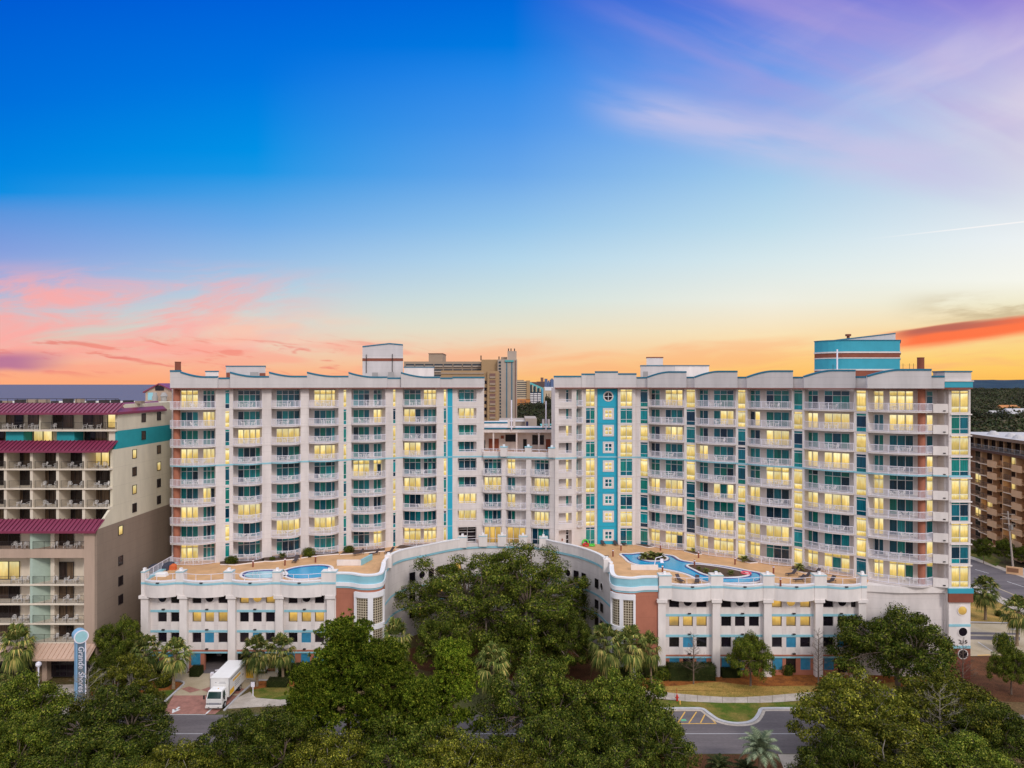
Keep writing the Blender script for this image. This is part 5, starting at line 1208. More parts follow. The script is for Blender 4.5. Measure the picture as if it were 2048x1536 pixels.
# top floor: z 35.6 - 38
w = MB(); w.box(XL, SX-.01, 105.6, 108.6, 35.35, 35.62, 'mo_front'); motel.part('floor_slab', w)
for px0, px1 in ((79,83),(-30,-26)): w = MB(); w.box(X(px0,106), X(px1,106), 105.9, 108.5, 35.62, 37.95, 'mo_cream'); motel.part('partition', w)
for px0, px1, on in ((-60,-12,0),(11,47,0),(55,78,0),(105,147,0),(165,206,0),(214,234,1)): mo_door(X(px0,108.3), X(px1,108.3)-.1, 108.45, 35.7, 37.9, 2 if px1-px0 > 25 else 1, on)
mo_rail(X(-60,106), X(79,106), 105.75, 35.62); mo_rail(X(84,106), SX-.05, 105.75, 35.62)
# aqua floor behind the second roof
w = MB()
for px0, px1 in ((10,45),(112,147),(-90,-60)):
    w = MB(); a, b, c = X(px0,106.2), X(px1,106.2), X(px1+19,108.4); w.prism([(a,106.4),(b,106.4),(c,108.5),(a,108.5)], 32.7, 35.33, 'mo_aqua'); motel.part('aqua_wall', w)
for px0, px1, on in ((66,104,1),(168,212,0),(-40,8,0)): mo_door(X(px0,108.3), X(px1,108.3), 108.45, 32.8, 35.25, 2, on)
w = MB(); w.box(X(217,106), SX-.36, 106.1, 108.5, 32.6, 35.34, 'mo_front'); motel.part('partition', w)
# middle block: floors
Z = [30.0, 27.15, 24.35, 21.5]
w = MB()
for z in Z[:3]: w.box(XL, SX-.01, 103.9, 107.0, z-.22, z, 'mo_front')
w.box(XL, SX-.36, 102.2, 107, 21.0, 21.45, 'mo_front'); motel.part('floor_slab', w)
edges = [-42+52.1*i for i in range(-1, 6)]      # -94 ... 218
for px in (-40.5, 11.7, 63.7, 115.7, 167.7):
    w = MB(); w.box(X(px,104.5), X(px+5.5,104.5), 104.1, 107.0, 21.46, 32.5, 'mo_front'); motel.part('partition', w)
litm = {(3,0):1}
for ri, z in enumerate(Z):
    for ci, px in enumerate((-40.5, 11.7, 63.7, 115.7, 167.7)):
        a = X(px+16.5,106.8)-0.2; b = X(px+52,104.5)-.1
        if ci == 4: b = SX-.4
        mo_door(a+0.25, min(b, X(px+51,106.8)), 106.9, z+.02, z+2.45, 2, (ri, ci) == (0, 4))
        if ri < 3:
            x0 = X(px+6,104.1)+.1; x1 = (X(px+52,104.1) if ci < 4 else SX-.4); mo_rail(x0, x1, 104.0, z); MOB.append((x0, x1, 104.0, z, 'mid', ri, ci))
        else: MOB.append((X(px+6,104.1)+.1, SX-.6 if ci == 4 else X(px+52,104.1), 103.9, z, 'low', ri, ci))
# lower block D=100.8
w = MB(); yl = 100.8; XR = X(168, yl)
w.box(XR, SX-.36, yl, 103.2, 5.6, 21.4, 'mo_tan'); motel.part('corner_wall', w)
w = MB()
for z, h in ((18.95,1.25),(14.0,.25),(11.25,.25),(8.45,.25),(5.75,.4)): w.box(XL, XR-.003, yl, 103.2, z-h, z, 'mo_tan' if h > 1 else 'mo_front')
motel.part('floor_slab', w)
for zi, (z, z2) in enumerate(((18.95,21.4),(14.0,17.7),(11.25,13.75),(8.45,11.0),(5.75,8.2))):
    for k, px in enumerate((59,)):
        w = MB(); w.prism([(X(59,yl),yl+.1),(X(64,yl),yl+.1),(X(88,yl),103.15),(X(72,yl),103.15)], z, z2, 'mo_green'); motel.part('partition', w); w = MB(); w.box(X(90,yl), X(98,yl), 102.0, 103.15, z, z2, 'mo_front'); motel.part('partition', w); w = MB(); w.box(X(150,yl), X(160,yl), 102.6, 103.15, z, z2, 'mo_front'); motel.part('partition', w); w = MB(); w.box(X(41,yl), X(52,yl), 102.6, 103.15, z, z2, 'mo_front'); motel.part('partition', w)
    mo_door(X(103,102.9), X(146,102.9), 103.1, z+.02, min(z2, z+2.6), 3); mo_door(X(-6,102.9), X(38,102.9), 103.1, z+.02, min(z2, z+2.7), 2, zi == 1); mo_door(X(-60,102.9), X(-20,102.9), 103.1, z+.02, min(z2, z+2.6), 2)
    mo_rail(X(65,yl), XR-.05, yl+.08, z); mo_rail(XL, X(58,yl), yl+.08, z)
    MOB.append((X(66,yl), XR-.1, yl, z, 'big', zi, 1)); MOB.append((X(-20,yl), X(56,yl), yl, z, 'big', zi, 0))
# shopfront
w = MB(); w.box(XL, SX-.36, yl+1.0, 103.2, 3.6, 5.35, 'mo_taupe'); motel.part('shopfront_fascia', w)
for px0, px1 in ((68,74),(80,90),(187,194),(-40,-30)):
    w = MB(); w.box(X(px0,yl), X(px1,yl), yl+.4, 102.5, 0, 3.62, 'mo_tan'); motel.part('shopfront_pier', w)
for px0, px1 in ((22,66),(91,146),(147,186),(-28,20)):
    fr = Frame((X(px0,102),102.2),(X(px1,102),102.2)); f, g = glazing(fr, 0, fr.len, 0.3, 3.6, 0, 4, [0, .52, 1], 'garage_glass', fm='dark_metal', w=0.07); motel.part('shopfront_window', f, [('pane', g)])
w = MB(); w.box(XL, X(110,99), 98.3, 98.6, 0, 0.55, 'mo_tan'); motel.part('low_wall', w)
# rooftop rail and bits
r = MB(); railing(r, [(XL,108.4),(SX-1.2,108.4)], 39.4, 0.75, m='dark_metal', post=1.5, bal=0); motel.part('roof_railing', r)
random.seed(11)
for i in range(16):
    w = MB(); x = XL+4+i*1.9; w.box(x, x+random.uniform(.5,1.4), 112, 113.2, 39.3, 39.3+random.uniform(.4,.8), random.choice(['dark_metal','dark_metal','mo_taupe'])); motel.part('roof_unit', w)
# gabled stair head behind
w = MB(); D = 128; a, b, c = X(291,D), X(319,D), X(352,D); z0, ze, zr = 38.6, ZY(783,D), ZY(769.5,D)
for y0, y1 in ((D, D+6),):
    i = len(w.v); pts = [(a,z0),(c,z0),(c,ze),(b,zr),(a,ze)]
    w.v += [(x,y0,z) for x, z in pts]+[(x,y1,z) for x, z in pts]; k = w.mi('mo_tan')
    for f in ((i,i+1,i+2,i+3,i+4),(i+9,i+8,i+7,i+6,i+5)): w.f.append(f); w.m.append(k); w.uv.append(None)
    for j in range(5): q = (j+1)%5; w.f.append((i+j,i+j+5,i+q+5,i+q)); w.m.append(k); w.uv.append(None)
rf = MB()
for (xa, za, xb, zb) in ((a-.3,ze-.25,b,zr+.05),(b,zr+.05,c+.3,ze-.25)): rf.hexa([(xa,D-.4,za),(xb,D-.4,zb),(xb,D+6.2,zb),(xa,D+6.2,za),(xa,D-.4,za+.22),(xb,D-.4,zb+.22),(xb,D+6.2,zb+.22),(xa,D+6.2,za+.22)], 'magenta_roof')
wi = MB(); wi.box(X(311,D), X(328,D), D-.12, D-.003, ZY(781,D), ZY(772,D), 'garage_glass'); wi.box(X(296,D), X(307,D), D-.08, D-.003, ZY(800,D), ZY(785,D), 'aqua_pale')
motel.part('gabled_stair_head', w, [('gable_roof', rf), ('gable_window', wi)])
for px in (310,328):
    w = MB(); x = X(px,126.5); w.cyl(x, 126.5, 39.3, 40.2, .45, 'roof_grey', 12, .5); w.cyl(x, 126.5, 40.2, 40.9, .65 if px > 320 else .4, 'roof_grey', 12, .3); motel.part('roof_vent', w)
motel.done()

# ------------------------------------------------------------------ condo on the right, beyond the side street
mat('co_tan', (0.68,0.42,0.23), var=0.12, scale=0.5, stretch=(1,1,.3)); mat('co_dark', (0.26,0.13,0.07), var=0.15); mat('co_roof', (0.48,0.46,0.45), var=0.08, scale=.2)
mat('co_rail', (0.20,0.13,0.09), rough=.5); mat('co_brown', (0.10,0.05,0.035), var=0.1)
condo = Thing('condo_block', 'brown and tan condo block with stacked balconies and pale flat roof beyond the side street', 'apartment block', (115, 165, 0))
fr = Frame((113.2,180),(108.6,140)); Lc = fr.len
w = MB(); w.fbox(fr, 0, Lc, -22, -2.2, 0, 26.9, 'co_dark'); condo.part('building_core', w)
w = MB(); w.fbox(fr, -.8, Lc, -24, 0.9, 29.75, 30.25, 'co_roof'); w.fbox(fr, -.8, Lc, 0.9, 1.1, 29.6, 30.3, 'co_rail'); condo.part('roof', w)
for u in (9, 16.5, 22, 30):
    w = MB(); c = fr.p(u, -3.5 if u < 20 else -2); w.cyl(c[0], c[1], 30.25, 30.75, 1.3, 'co_roof', 14, 1.0); w.cyl(c[0], c[1], 30.75, 31.15, 0.9, 'co_roof', 14, .5); condo.part('roof_vent', w)
w = MB(); w.fbox(fr, 0, Lc, -3, -2.6, 27.0, 29.75, 'garage_glass'); condo.part('top_floor_windows', w)
w = MB(); w.fbox(fr, 27, 30, -2.59, -2.5, 27.3, 29.2, 'mo_lit'); w.fbox(fr, 30.3, 33, -2.59, -2.5, 27.3, 29.2, 'mo_lit'); condo.part('lit_window', w)
for i in range(12):
    w = MB(); u = 0.3+i*3.2; w.fbox(fr, u, u+.35, -2.5, -1.9, 27, 29.75, 'co_tan'); condo.part('pillar', w)
w = MB(); w.fbox(fr, 0, Lc, -3.5, 1.2, 26.5, 27.0, 'co_brown'); condo.part('terrace_slab', w)
r = MB(); railing(r, [fr.p(0.1,1.1)[:2], fr.p(Lc,1.1)[:2]], 27.0, 1.1, m='mo_aqua' if False else 'roof_grey', post=2, bal=.3, rt=.04); condo.part('railing', r)
COLS = [(1941,1963,'rail',0.2),(1964.5,1989,'rail',0.9),(1990,2009,'box',1.7),(2012,2036,'rail',0.7),(2037.5,2058,'box',1.5),(2060,2084,'rail',.7)]
random.seed(5)
for fi in range(9):
    z = 23.75-2.72*fi
    for ci, (a, b, kd, pr) in enumerate(COLS):
        ua, ub = fr.pu(a), fr.pu(b)
        on = (fi, ci) in ((2,0),(5,0),(0,3),(2,3),(6,3),(3,5),(4,1))
        bk = MB(); bk.fbox(fr, ua, ub, -2.18, -1.05, z, z+2.47, 'co_tan'); condo.part('bay_wall', bk)
        f, g = glazing(fr, ua+.25, ub-.25, z+(1.12 if kd == 'box' else .05), z+2.3, -1.04, 2 if kd == 'box' else 3, [0, 1], 'mo_lit' if on else 'garage_glass', fm='dark_metal'); condo.part('balcony_door' if kd == 'rail' else 'window', f, [('pane', g)])
        s = MB(); r = MB()
        if kd == 'rail':
            s.fbox(fr, ua, ub, -2.2, pr, z-.25, z, 'co_tan'); s.fbox(fr, ua, ub, pr+.003, pr+.03, z-.2, z-.05, 'mo_front'); railing(r, [fr.p(ua+.1,-.2)[:2], fr.p(ua+.1,pr-.08)[:2], fr.p(ub-.1,pr-.08)[:2], fr.p(ub-.1,-.2)[:2]], z, 1.1, m='co_rail', post=1.6, bal=.16, rb=.016); condo.part('balcony', s, [('railing', r)])
        else:
            s.fbox(fr, ua, ub, -2.2, pr-.15, z-.2, z, 'co_tan'); s.fbox(fr, ua, ub, pr-.15, pr, z-.35, z+1.1, 'co_tan'); s.fbox(fr, ua, ua+.15, -.5, pr-.15, z, z+1.1, 'co_tan'); condo.part('balcony', s)
for (a, b, kd, pr) in COLS:
    w = MB(); u = fr.pu(b); w.fbox(fr, u, u+.28, -2.2, min(pr, .5), 0, 26.5, 'co_tan'); condo.part('partition', w)
w = MB(); w.fbox(fr, -0.4, 0, -22, 0.3, 0, 26.5, 'co_tan'); condo.part('wall', w)
for rg in condo.reg:      # the block stands a little farther and is a little larger than first laid out
    for q in [rg[1]]+[s_[1] for s_ in rg[2]]: q.v = [(x*1.1, y*1.1, H0+(z-H0)*1.1) for x, y, z in q.v]
condo.done()

# ------------------------------------------------------------------ city behind
mat('bg_tan', (0.34,0.26,0.19), var=.08, scale=.2); mat('bg_ochre', (0.38,0.25,0.13), var=.08, scale=.2); mat('bg_lt', (0.40,0.33,0.27), var=.08, scale=.2); mat('bg_dark', (0.03,0.045,0.06)); mat('bg_cream', (0.50,0.40,0.28), var=.05, scale=.1); mat('bg_orange', (0.50,0.20,0.06), var=.1, scale=.1)
mat('bg_teal', (0.10,0.36,0.36), var=.1, scale=.1); mat('bg_navy', (0.02,0.025,0.08)); mat('bg_blue', (0.12,0.40,0.60), var=.05); mat('bg_brown', (0.20,0.11,0.09), var=.1, scale=.05); mat('bg_far', (0.10,0.15,0.28), var=.1, scale=.02)
T = Thing('apartment_tower', 'tall tan tower block with ribbed end wall and rooftop antennas behind the hotel', 'tower block', (X(1010,235), 240, 0))
D = 235
w = MB(); w.box(X(808,D), X(964,D), D, D+20, 0, ZY(723,D), 'bg_tan'); w.box(X(964,D), X(996,D), D-4, D+20, 0, ZY(720,D), 'bg_ochre'); w.box(X(996,D), X(1034,D), D-6, D+24, 0, ZY(720,D), 'bg_lt'); w.box(X(1015,D), X(1033,D), D-3, D+8, ZY(720,D), ZY(703,D), 'bg_lt'); w.box(X(1002,D), X(1014,D), D, D+6, ZY(720,D), ZY(714,D), 'bg_tan'); w.box(X(856,D), X(884,D), D+2, D+14, ZY(723,D), ZY(707,D), 'bg_tan'); w.box(X(855,D), X(885,D), D+1.8, D+14.2, ZY(707,D), ZY(706,D), 'bg_brown'); T.part('wall', w)
for k in range(4):
    for i in range(8):
        w = MB(); y = 728+k*10.5; a = 812+i*19; w.box(X(a,D), X(a+16.5,D), D-.3, D-.003, ZY(y+6,D), ZY(y,D), 'bg_dark'); w.box(X(a,D), X(a+16.5,D), D-.45, D-.3, ZY(y+6,D), ZY(y+3.3,D), 'bg_lt'); T.part('balcony', w)
w = MB()
for k in range(19): y = 724+k*6.2; w.box(X(998,D), X(1002.5,D), D-6.1, D-6.003, ZY(y+4,D), ZY(y,D), 'bg_dark')
T.part('window_strip', w)
for px in (1013, 1023, 1030): w = MB(); w.box(X(px,D), X(px+1.6,D), D-6.2, D-6.003, 0, ZY(722,D), 'bg_brown' if px == 1030 else 'teal_cope'); T.part('rib', w)
w = MB(); w.box(X(1010,D), X(1027,D), D-6.4, D-6.01, ZY(725,D), ZY(721.5,D), 'bg_teal'); T.part('sign_board', w)
w = MB(); 
for px, y in ((1017,697),(1022,697),(1029,697),(962,711),(998,713)): w.bar((X(px,D),D,ZY(721,D)), (X(px,D),D,ZY(y,D)), 0.25, 'dark_metal')
T.part('antenna', w); T.done()
T = Thing('apartment_tower', 'ochre apartment block with a column of square balconies, just behind the cream hotel', 'apartment block', (X(940,195), 198, 0))
D = 195; w = MB(); w.box(X(882,D), X(975,D), D, D+16, 0, ZY(741,D), 'bg_ochre'); w.box(X(975,D), X(997,D), D-1, D+16, 0, ZY(742,D), 'bg_ochre'); w.box(X(882,D), X(968,D), D-.2, D-.003, ZY(748,D), ZY(745,D), 'bg_tan'); T.part('wall', w)
for k in range(9):
    y = 747+k*13.4; w = MB(); w.box(X(979.5,D), X(991,D), D-1.15, D-1.003, ZY(y+9.5,D), ZY(y,D), 'bg_brown'); w.box(X(979.5,D), X(991,D), D-1.3, D-1.15, ZY(y+9.5,D), ZY(y+5.5,D), 'bg_tan'); T.part('balcony', w)
    if k: w = MB(); w.box(X(968.5,D), X(973,D), D-.15, D-.003, ZY(y+7,D), ZY(y+1,D), 'garage_glass'); T.part('window', w)
T.done()
T = Thing('apartment_tower', 'cream banded high-rise on an orange base, in the gap between the hotel wings', 'tower block', (X(1048,1100), 1105, 0))
D = 1100; w = MB(); w.box(X(1030,D), X(1053,D), D, D+30, ZY(798,D), ZY(762,D), 'bg_cream'); w.box(X(1053,D), X(1060,D), D-2, D+30, ZY(798,D), ZY(761,D), 'bg_ochre'); w.box(X(1030,D), X(1060,D), D-1, D+28, 0, ZY(798,D), 'bg_orange'); w.box(X(1033,D), X(1048,D), D, D+10, ZY(762,D), ZY(760,D), 'bg_tan'); T.part('wall', w)
for k in range(8): y = 764+k*4.1; w = MB(); w.box(X(1030,D), X(1053,D), D-.2, D-.003, ZY(y+1.5,D), ZY(y,D), 'bg_dark'); T.part('window_band', w)
for k in range(3):
    for a in (1040, 1047): w = MB(); w.box(X(a,D), X(a+5,D), D-1.2, D-1.003, ZY(803+k*4.5,D), ZY(801+k*4.5,D), 'bg_brown'); T.part('window', w)
T.done()
T = Thing('apartment_tower', 'stepped block with sloping teal roof above white balcony bands on navy walls', 'apartment block', (X(1072,1150), 1155, 0))
D = 1150; w = MB(); w.box(X(1060,D), X(1083,D), D, D+25, 0, ZY(783,D), 'bg_navy'); w.box(X(1083,D), X(1089,D), D-2, D+25, 0, ZY(778,D), 'bg_blue'); w.box(X(1087,D), X(1089.5,D), D-3, D+25, 0, ZY(775,D), 'bg_cream'); T.part('wall', w)
rf = MB(); rf.hexa([(X(1059,D),D-.1,ZY(785,D)),(X(1087,D),D-.1,ZY(785,D)),(X(1087,D),D+20,ZY(785,D)),(X(1059,D),D+20,ZY(785,D)),(X(1059,D),D+4,ZY(763.5,D)),(X(1087,D),D+4,ZY(776,D)),(X(1087,D),D+20,ZY(776,D)),(X(1059,D),D+20,ZY(763.5,D))], 'bg_teal'); T.part('roof', rf)
for a, y0 in ((1061,769),(1068.5,772),(1076,776)): w = MB(); w.box(X(a,D), X(a+2.6,D), D-1, D+3, ZY(784,D), ZY(y0,D), 'bg_dark'); w.box(X(a+3,D), X(a+5.4,D), D-1.2, D+3, ZY(784,D), ZY(y0+1,D), 'bg_cream'); T.part('dormer', w)
for k in range(7):
    for a in (1060.5, 1068, 1075.5): w = MB(); w.box(X(a,D), X(a+6.4,D), D-.6, D-.003, ZY(788.5+k*3.5,D), ZY(786.3+k*3.5,D), 'white'); T.part('balcony', w)
T.done()
def simple_tower(label, px0, px1, ytop, D, m, extra=None, rows=0):
    T = Thing('distant_tower', label, 'tower block', ((X(px0,D)+X(px1,D))/2, D+10, 0), 'far high-rises on the skyline')
    w = MB(); w.box(X(px0,D), X(px1,D), D, D+30, 0, ZY(ytop,D), m); T.part('wall', w)
    if extra: w = MB(); w.box(X(extra[0],D), X(extra[1],D), D+2, D+20, ZY(ytop,D), ZY(extra[2],D), m); T.part('roof_house', w)
    for k in range(rows):
        w = MB(); y = ytop+1.5+k*2.4; w.box(X(px0+.6,D), X(px1-.6,D), D-.4, D-.003, ZY(y+1,D), ZY(y,D), 'bg_dark'); T.part('window_band', w)
    T.done()
simple_tower('brown high-rise with a small crowned cap, on the skyline between the wings', 1074, 1089, 763, 1500, 'bg_brown', (1082,1087,755), 4)
simple_tower('low brown slab left of the crowned high-rise', 1060, 1073, 764, 1600, 'bg_brown', None, 3)
simple_tower('slim blue far tower right of the crowned high-rise', 1090, 1095, 757.5, 1900, 'bg_far', None, 0)
simple_tower('second blue far tower, beside the slim one', 1096.5, 1099, 761, 2100, 'bg_far', None, 0)
simple_tower('third blue far block, nearest the right wing', 1101, 1108, 759, 1900, 'bg_far', (1103,1106,757), 0)
def house(label, px, D, w_, d_, h, m, rm, name='house', rz=0):
    T = Thing(name, label, 'house', (X(px,D), D, 0)); x = X(px,D); w = MB(); w.box(x-w_/2, x+w_/2, D, D+d_, 0, h, m); T.part('wall', w)
    r = MB(); r.hexa([(x-w_/2-.4,D-.4,h),(x+w_/2+.4,D-.4,h),(x+w_/2+.4,D+d_+.4,h),(x-w_/2-.4,D+d_+.4,h),(x-w_/2-.4,D+d_/2-.1,h+d_*.28),(x+w_/2+.4,D+d_/2-.1,h+d_*.28),(x+w_/2+.4,D+d_/2+.1,h+d_*.28),(x-w_/2-.4,D+d_/2+.1,h+d_*.28)], rm); T.part('roof', r)
    for k in range(3): w = MB(); xx = x-w_*.3+k*w_*.3; w.box(xx-.6, xx+.6, D-.08, D-.003, h*.35, h*.8, 'garage_glass'); T.part('window', w)
    T.done()
house('white low building with a pale gable roof in the gap between the wings', 1098, 1350, 16, 24, 30, 'bg_cream', 'co_roof')
house('small house with pale roof among the trees beyond the brown condo block', 2012, 760, 22, 20, 8, 'bg_cream', 'co_roof')
house('red roofed building in the woods above the condo roof', 2024, 820, 20, 14, 14, 'bg_brown', 'bg_orange')
house('grey boxy building at the right edge of the woods', 2046, 700, 22, 18, 13, 'roof_grey', 'co_roof')
house('long white shed roof in the woods near the hotel corner', 1975, 1250, 36, 16, 9, 'bg_cream', 'co_roof')
house('teal roofed house seen through the gap beside the right wing', 1104, 520, 16, 14, 9, 'bg_cream', 'bg_teal')
# tan flat-roofed annex behind the canopy
T = Thing('annex_building', 'tan flat-roofed annex behind the rooftop canopy, between the wings', 'building', (X(1040,165), 168, 0))
D = 165; w = MB(); w.box(X(998,D), X(1051,D), D, D+10, 0, ZY(840,D), 'bg_lt'); w.box(X(1050,D), X(1073,D), D-2, D+10, 0, ZY(836,D), 'bg_lt'); w.box(X(998,D), X(1051,D), D-.2, D-.003, ZY(843,D), ZY(840,D), 'white'); T.part('wall', w); w = MB(); w.box(X(1052,D), X(1056,D), D-2.2, D-2.003, ZY(852,D), ZY(842,D), 'bg_navy'); T.part('door', w); T.done()
for px, y0, D, lb in ((1023,800,137.1,'slim white pole on the rooftop canopy, left of the two'), (1092,802,137.1,'slim white pole on the rooftop canopy, right of the two')):
    T = Thing('roof_pole', lb, 'pole', (X(px,D), D, 33.9), 'white poles on the rooftop canopy'); w = MB(); w.bar((X(px,D),D,33.5), (X(px,D),D,ZY(y0,D)), .13, 'rail_white', 8); T.part('pole', w)
    w = MB(); x = X(px,D); w.box(x-.75, x-.3, D-.3, D+.3, 33.96, 35.6, 'cream'); w.box(x+.3, x+.75, D-.3, D+.3, 33.96, 35.6, 'cream'); T.part('bracket', w); T.done()
# ------------------------------------------------------------------ vegetation
import numpy as np
def leafmat(name, stops, rough=0.6, trans=0.15, nscale=0.5, nvar=0.35):
    m = newmat(name); t = NT(m); b = t.b; b.inputs['Roughness'].default_value = rough; b.inputs['Specular IOR Level'].default_value = 0.06
    g = t.n('ShaderNodeNewGeometry'); r = t.n('ShaderNodeValToRGB'); e = r.color_ramp.elements
    e[0].position, e[0].color = stops[0][0], (*stops[0][1], 1); e[1].position, e[1].color = stops[-1][0], (*stops[-1][1], 1)
    for p, c in stops[1:-1]: q = e.new(p); q.color = (*c, 1)
    t.l(g.outputs['Random Per Island'], r.inputs[0])
    nz = t.n('ShaderNodeTexNoise'); nz.inputs['Scale'].default_value = nscale; nz.inputs['Detail'].default_value = 3; t.l(g.outputs['Position'], nz.inputs['Vector'])
    mr = t.n('ShaderNodeMapRange'); mr.inputs[1].default_value = .35; mr.inputs[2].default_value = .65; mr.inputs[3].default_value = 1-nvar; mr.inputs[4].default_value = 1+nvar; t.l(nz.outputs[0], mr.inputs[0])
    oi = t.n('ShaderNodeObjectInfo'); o2 = t.n('ShaderNodeMapRange'); o2.inputs[3].default_value = .68; o2.inputs[4].default_value = 1.34; t.l(oi.outputs['Random'], o2.inputs[0])
    mm = t.n('ShaderNodeMath', operation='MULTIPLY'); t.l(mr.outputs[0], mm.inputs[0]); t.l(o2.outputs[0], mm.inputs[1])
    mx = t.n('ShaderNodeMix', data_type='RGBA', blend_type='MULTIPLY'); mx.inputs[0].default_value = 1; t.l(r.outputs[0], mx.inputs[6]); t.l(mm.outputs[0], mx.inputs[7])
    t.l(mx.outputs[2], b.inputs['Base Color']); MATS[name] = m; return m
leafmat('leaf_dark', [(0,(0.012,0.025,0.002)),(0.45,(0.044,0.066,0.007)),(0.8,(0.105,0.125,0.014)),(1,(0.19,0.185,0.03))])
leafmat('leaf_oak', [(0,(0.014,0.029,0.003)),(0.45,(0.052,0.078,0.007)),(0.8,(0.125,0.145,0.015)),(1,(0.22,0.21,0.035))])
leafmat('leaf_olive', [(0,(0.020,0.029,0.003)),(0.45,(0.070,0.083,0.007)),(0.8,(0.155,0.15,0.015)),(1,(0.26,0.235,0.035))])
leafmat('leaf_pine', [(0,(0.010,0.030,0.002)),(0.4,(0.052,0.094,0.006)),(0.8,(0.17,0.225,0.016)),(1,(0.42,0.43,0.05))])
leafmat('leaf_palm', [(0,(0.03,0.05,0.010)),(0.45,(0.085,0.115,0.025)),(0.8,(0.18,0.19,0.045)),(1,(0.42,0.32,0.10))])
leafmat('leaf_pindo', [(0,(0.07,0.10,0.06)),(0.5,(0.14,0.18,0.10)),(1,(0.28,0.30,0.18))])
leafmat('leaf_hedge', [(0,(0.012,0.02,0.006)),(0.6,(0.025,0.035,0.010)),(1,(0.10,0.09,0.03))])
leafmat('leaf_wood', [(0,(0.018,0.026,0.010)),(0.5,(0.032,0.040,0.015)),(0.8,(0.050,0.042,0.022)),(1,(0.075,0.06,0.038))], nscale=0.01, nvar=0.6)
mat('bark', (0.17,0.125,0.095), var=0.35, scale=3, rough=0.95); mat('bark_grey', (0.27,0.235,0.19), var=0.3, scale=3, rough=0.95); mat('palm_bark', (0.27,0.20,0.13), var=0.4, scale=5, rough=.95); mat('bark_red', (0.20,0.115,0.075), var=.3, scale=3)
rng = np.random.default_rng(12)
def leaf_mesh(name, C, S, nrm, mat_, aspect=1.0, axis=None):
    """C (n,3) centres, S (n,) sizes, nrm (n,3) facing; each leaf a pointed four-sided face"""
    n = len(C); nrm = nrm/np.maximum(1e-6, np.linalg.norm(nrm, axis=1))[:, None]
    a = rng.normal(size=(n, 3)) if axis is None else axis
    u = np.cross(nrm, a); u /= np.maximum(1e-6, np.linalg.norm(u, axis=1))[:, None]
    if axis is not None: v = axis/np.maximum(1e-6, np.linalg.norm(axis, axis=1))[:, None]
    else: v = np.cross(nrm, u)
    s = S[:, None]; w = s*aspect
    V = np.empty((n, 4, 3)); V[:, 0] = C-v*s*.5; V[:, 1] = C+u*w*.5; V[:, 2] = C+v*s*.5; V[:, 3] = C-u*w*.5
    me = bpy.data.meshes.new(name); me.vertices.add(4*n); me.vertices.foreach_set('co', V.reshape(-1)); me.loops.add(4*n); me.loops.foreach_set('vertex_index', np.arange(4*n, dtype=np.int32))
    me.polygons.add(n); me.polygons.foreach_set('loop_start', np.arange(0, 4*n, 4, dtype=np.int32)); me.materials.append(MATS[mat_]); me.update(); me.validate(); return me
def mkobj(name, me, parent=None):
    o = bpy.data.objects.new(name, me); COL.objects.link(o)
    if parent is not None: o.parent = parent
    return o
def proto(name, cat, group): o = bpy.data.objects.new(name, None); COL.objects.link(o); o['category'] = cat; o['group'] = group; return o
